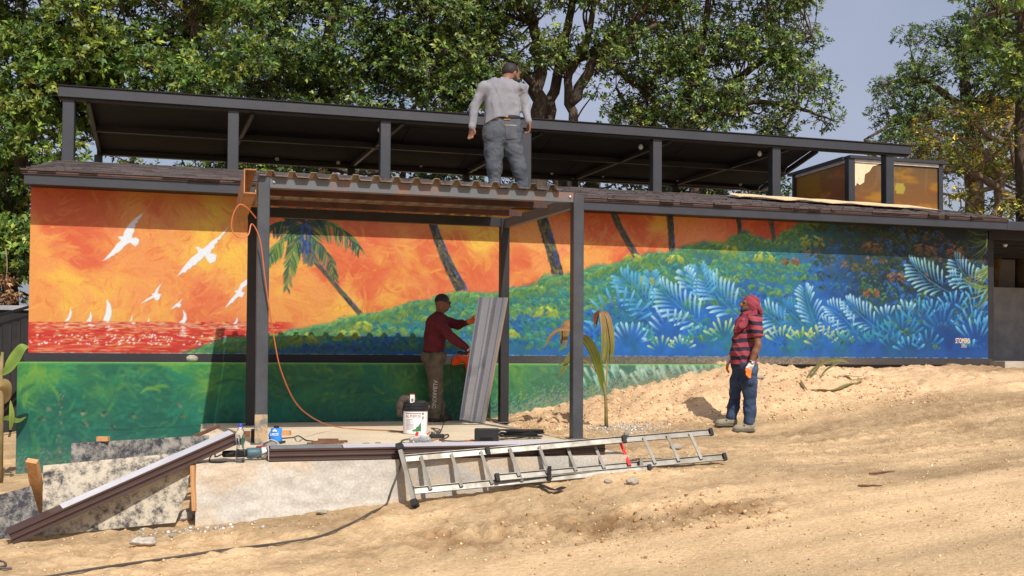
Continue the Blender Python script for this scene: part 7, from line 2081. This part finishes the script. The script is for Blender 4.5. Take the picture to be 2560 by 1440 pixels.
# fallen fronds on the soil
def fallen(name, label, leaves_):
    c = gp(*leaves_[0][0][0][:2], .01, .5); t = thing(name, c, label, 'palm frond')
    for pts, w, c0, c1 in leaves_:
        q = [gp(x, y, dz, .5) for x, y, dz in pts]
        f = MB(); blade(f, q, w, UP, c0, c1); f.build('leaflet', M_LEAFY, t, smooth='all')
    return t
def gph(x, y, h): p = gp(x, y, .01, .5); return p + UP * h
fallen('fallen_frond', 'dry green and brown palm frond lying on the soil by the plinth', [
    ([(2148, 957, .03), (2120, 967, .03), (2085, 978, .02), (2050, 982, .02), (2005, 978, .02)], .045, (140, 152, 96), (176, 140, 104)),
    ([(2018, 978, .02), (2008, 966, .03), (2000, 953, .05)], .02, (150, 122, 90), (120, 104, 70)),
    ([(2160, 942, .04), (2140, 946, .03), (2115, 942, .03), (2095, 940, .04)], .035, (120, 120, 62), (130, 92, 66)),
    ([(2158, 950, .04), (2150, 952, .05), (2148, 955, .04)], .05, (190, 168, 116), (170, 150, 100))])
ff = thing('fallen_frond', gp(2015, 945, .01, .5), 'arched olive palm leaf propped over the soil beside the dusty plinth', 'palm frond')
bp_ = gp(2016, 946, .0, .6); Df = float((bp_ - CO) @ CF)
for pts, w, c0, c1 in [([(2016, 946, 0), (2035, 922, .05), (2065, 904, .1), (2098, 900, .15), (2125, 908, .2)], .024, (110, 104, 62), (140, 138, 80)), ([(2024, 944, 0), (2040, 926, .05), (2052, 912, .1)], .016, (104, 100, 60), (120, 120, 70)), ([(2050, 945, 0), (2065, 925, .05), (2086, 912, .1), (2102, 903, .15)], .016, (104, 100, 60), (120, 120, 70))]:
    f = MB(); blade(f, [P(x, y, D=Df + d) for x, y, d in pts], w, -FWD, c0, c1); f.build('leaflet', M_LEAFY, ff, smooth='all')
# banana plant by the wall's end
bb = P(2, 1075, Y=13.6); bb = np.array([bb[0], bb[1], gz(bb[0], bb[1])]); Db = float((bb - CO) @ CF)
bn = thing('banana_plant', bb, 'young banana plant with one broad green leaf at the end of the green wall', 'plant')
K = lambda x, y, d=0.0: P(x, y, D=Db + d)
MB().tube([bb - UP * .05, K(3, 1000), K(2, 930), K(6, 880)], [.034, .03, .026, .015], 9).build('stem', mat('banana_stem', lin((150, 126, 92)), rough=.8, col2=lin((110, 104, 60)), scale=8), bn, smooth='all')
for pts, w, c0, c1 in [([(4, 935), (22, 920), (42, 890), (58, 868), (72, 866)], .075, (120, 150, 66), (136, 160, 80)), ([(2, 930), (-12, 900), (-30, 890), (-60, 900)], .07, (110, 140, 62), (130, 150, 70)), ([(6, 950), (14, 965), (16, 990), (10, 1010)], .07, (150, 130, 84), (120, 96, 66)), ([(0, 1050), (20, 1045), (45, 1052), (66, 1042)], .03, (90, 110, 50), (110, 124, 60)), ([(26, 1075), (30, 1040), (26, 1000)], .03, (120, 140, 60), (130, 150, 66))]:
    f = MB(); blade(f, [K(x, y, RNG.normal(0, .03)) for x, y in pts], w, unit(-FWD + UP * .5), c0, c1, fold=.15); f.build('leaf', M_LEAFY, bn, smooth='all')
# withered hanging leaves left of the wall
wl = thing('withered_creeper', tp(20, 720, 18.2), 'bunches of dry brown leaves hanging over the black railing', 'plant')
v, q, c = leaves([tp(14, 702, 18.2), tp(28, 738, 18.2), tp(8, 745, 18.3)], [np.array([.13, .1, .11]), np.array([.12, .1, .1]), np.array([.1, .1, .1])], [26, 26, 16], 5, .09, .03, [(150, 116, 84), (120, 90, 66)], np.random.default_rng(3), .6)
np_mesh('leaves', v, q, M_LEAFY, wl, col=c, smooth=False, kind='stuff')
MB().tube([tp(14, 620, 18.2), tp(18, 660, 18.2), tp(16, 700, 18.2), tp(24, 740, 18.2)], [.012, .012, .01, .008], 5).build('vine', M_BARKP, wl, smooth='all')
rg_ = Vol(.006); rg_.chain(RAGQ, [.028, .032, .034, .022], k=.02).rc(RAGQ[1], RAGQ[1] + RIGHT * .10, .035, .03, k=.03).fn(folds(.014, 16, 77, UP, .35))
vpart(rg_, 'work_rag', M_RAG, None, label='dirty brown rag hanging over the bucket rim', cat='rag', org=RAGQ[3])
# mural signature
text_mesh('signature', 'STOMERS', mat('sign_cream', lin((214, 190, 160)), rough=.6), bd, np.array([P(2406, 858, Y=Y_MURAL)[0], Y_MURAL - .004, P(2406, 858, Y=Y_MURAL)[2]]), (1, 0, 0), (0, 0, 1), .085, width=.29, off=.015)
text_mesh('signature', '2021', bpy.data.materials['sign_cream'], bd, np.array([P(2410, 867, Y=Y_MURAL)[0], Y_MURAL - .004, P(2410, 867, Y=Y_MURAL)[2] - .01]), (1, 0, 0), (0, 0, 1), .05, width=.11)
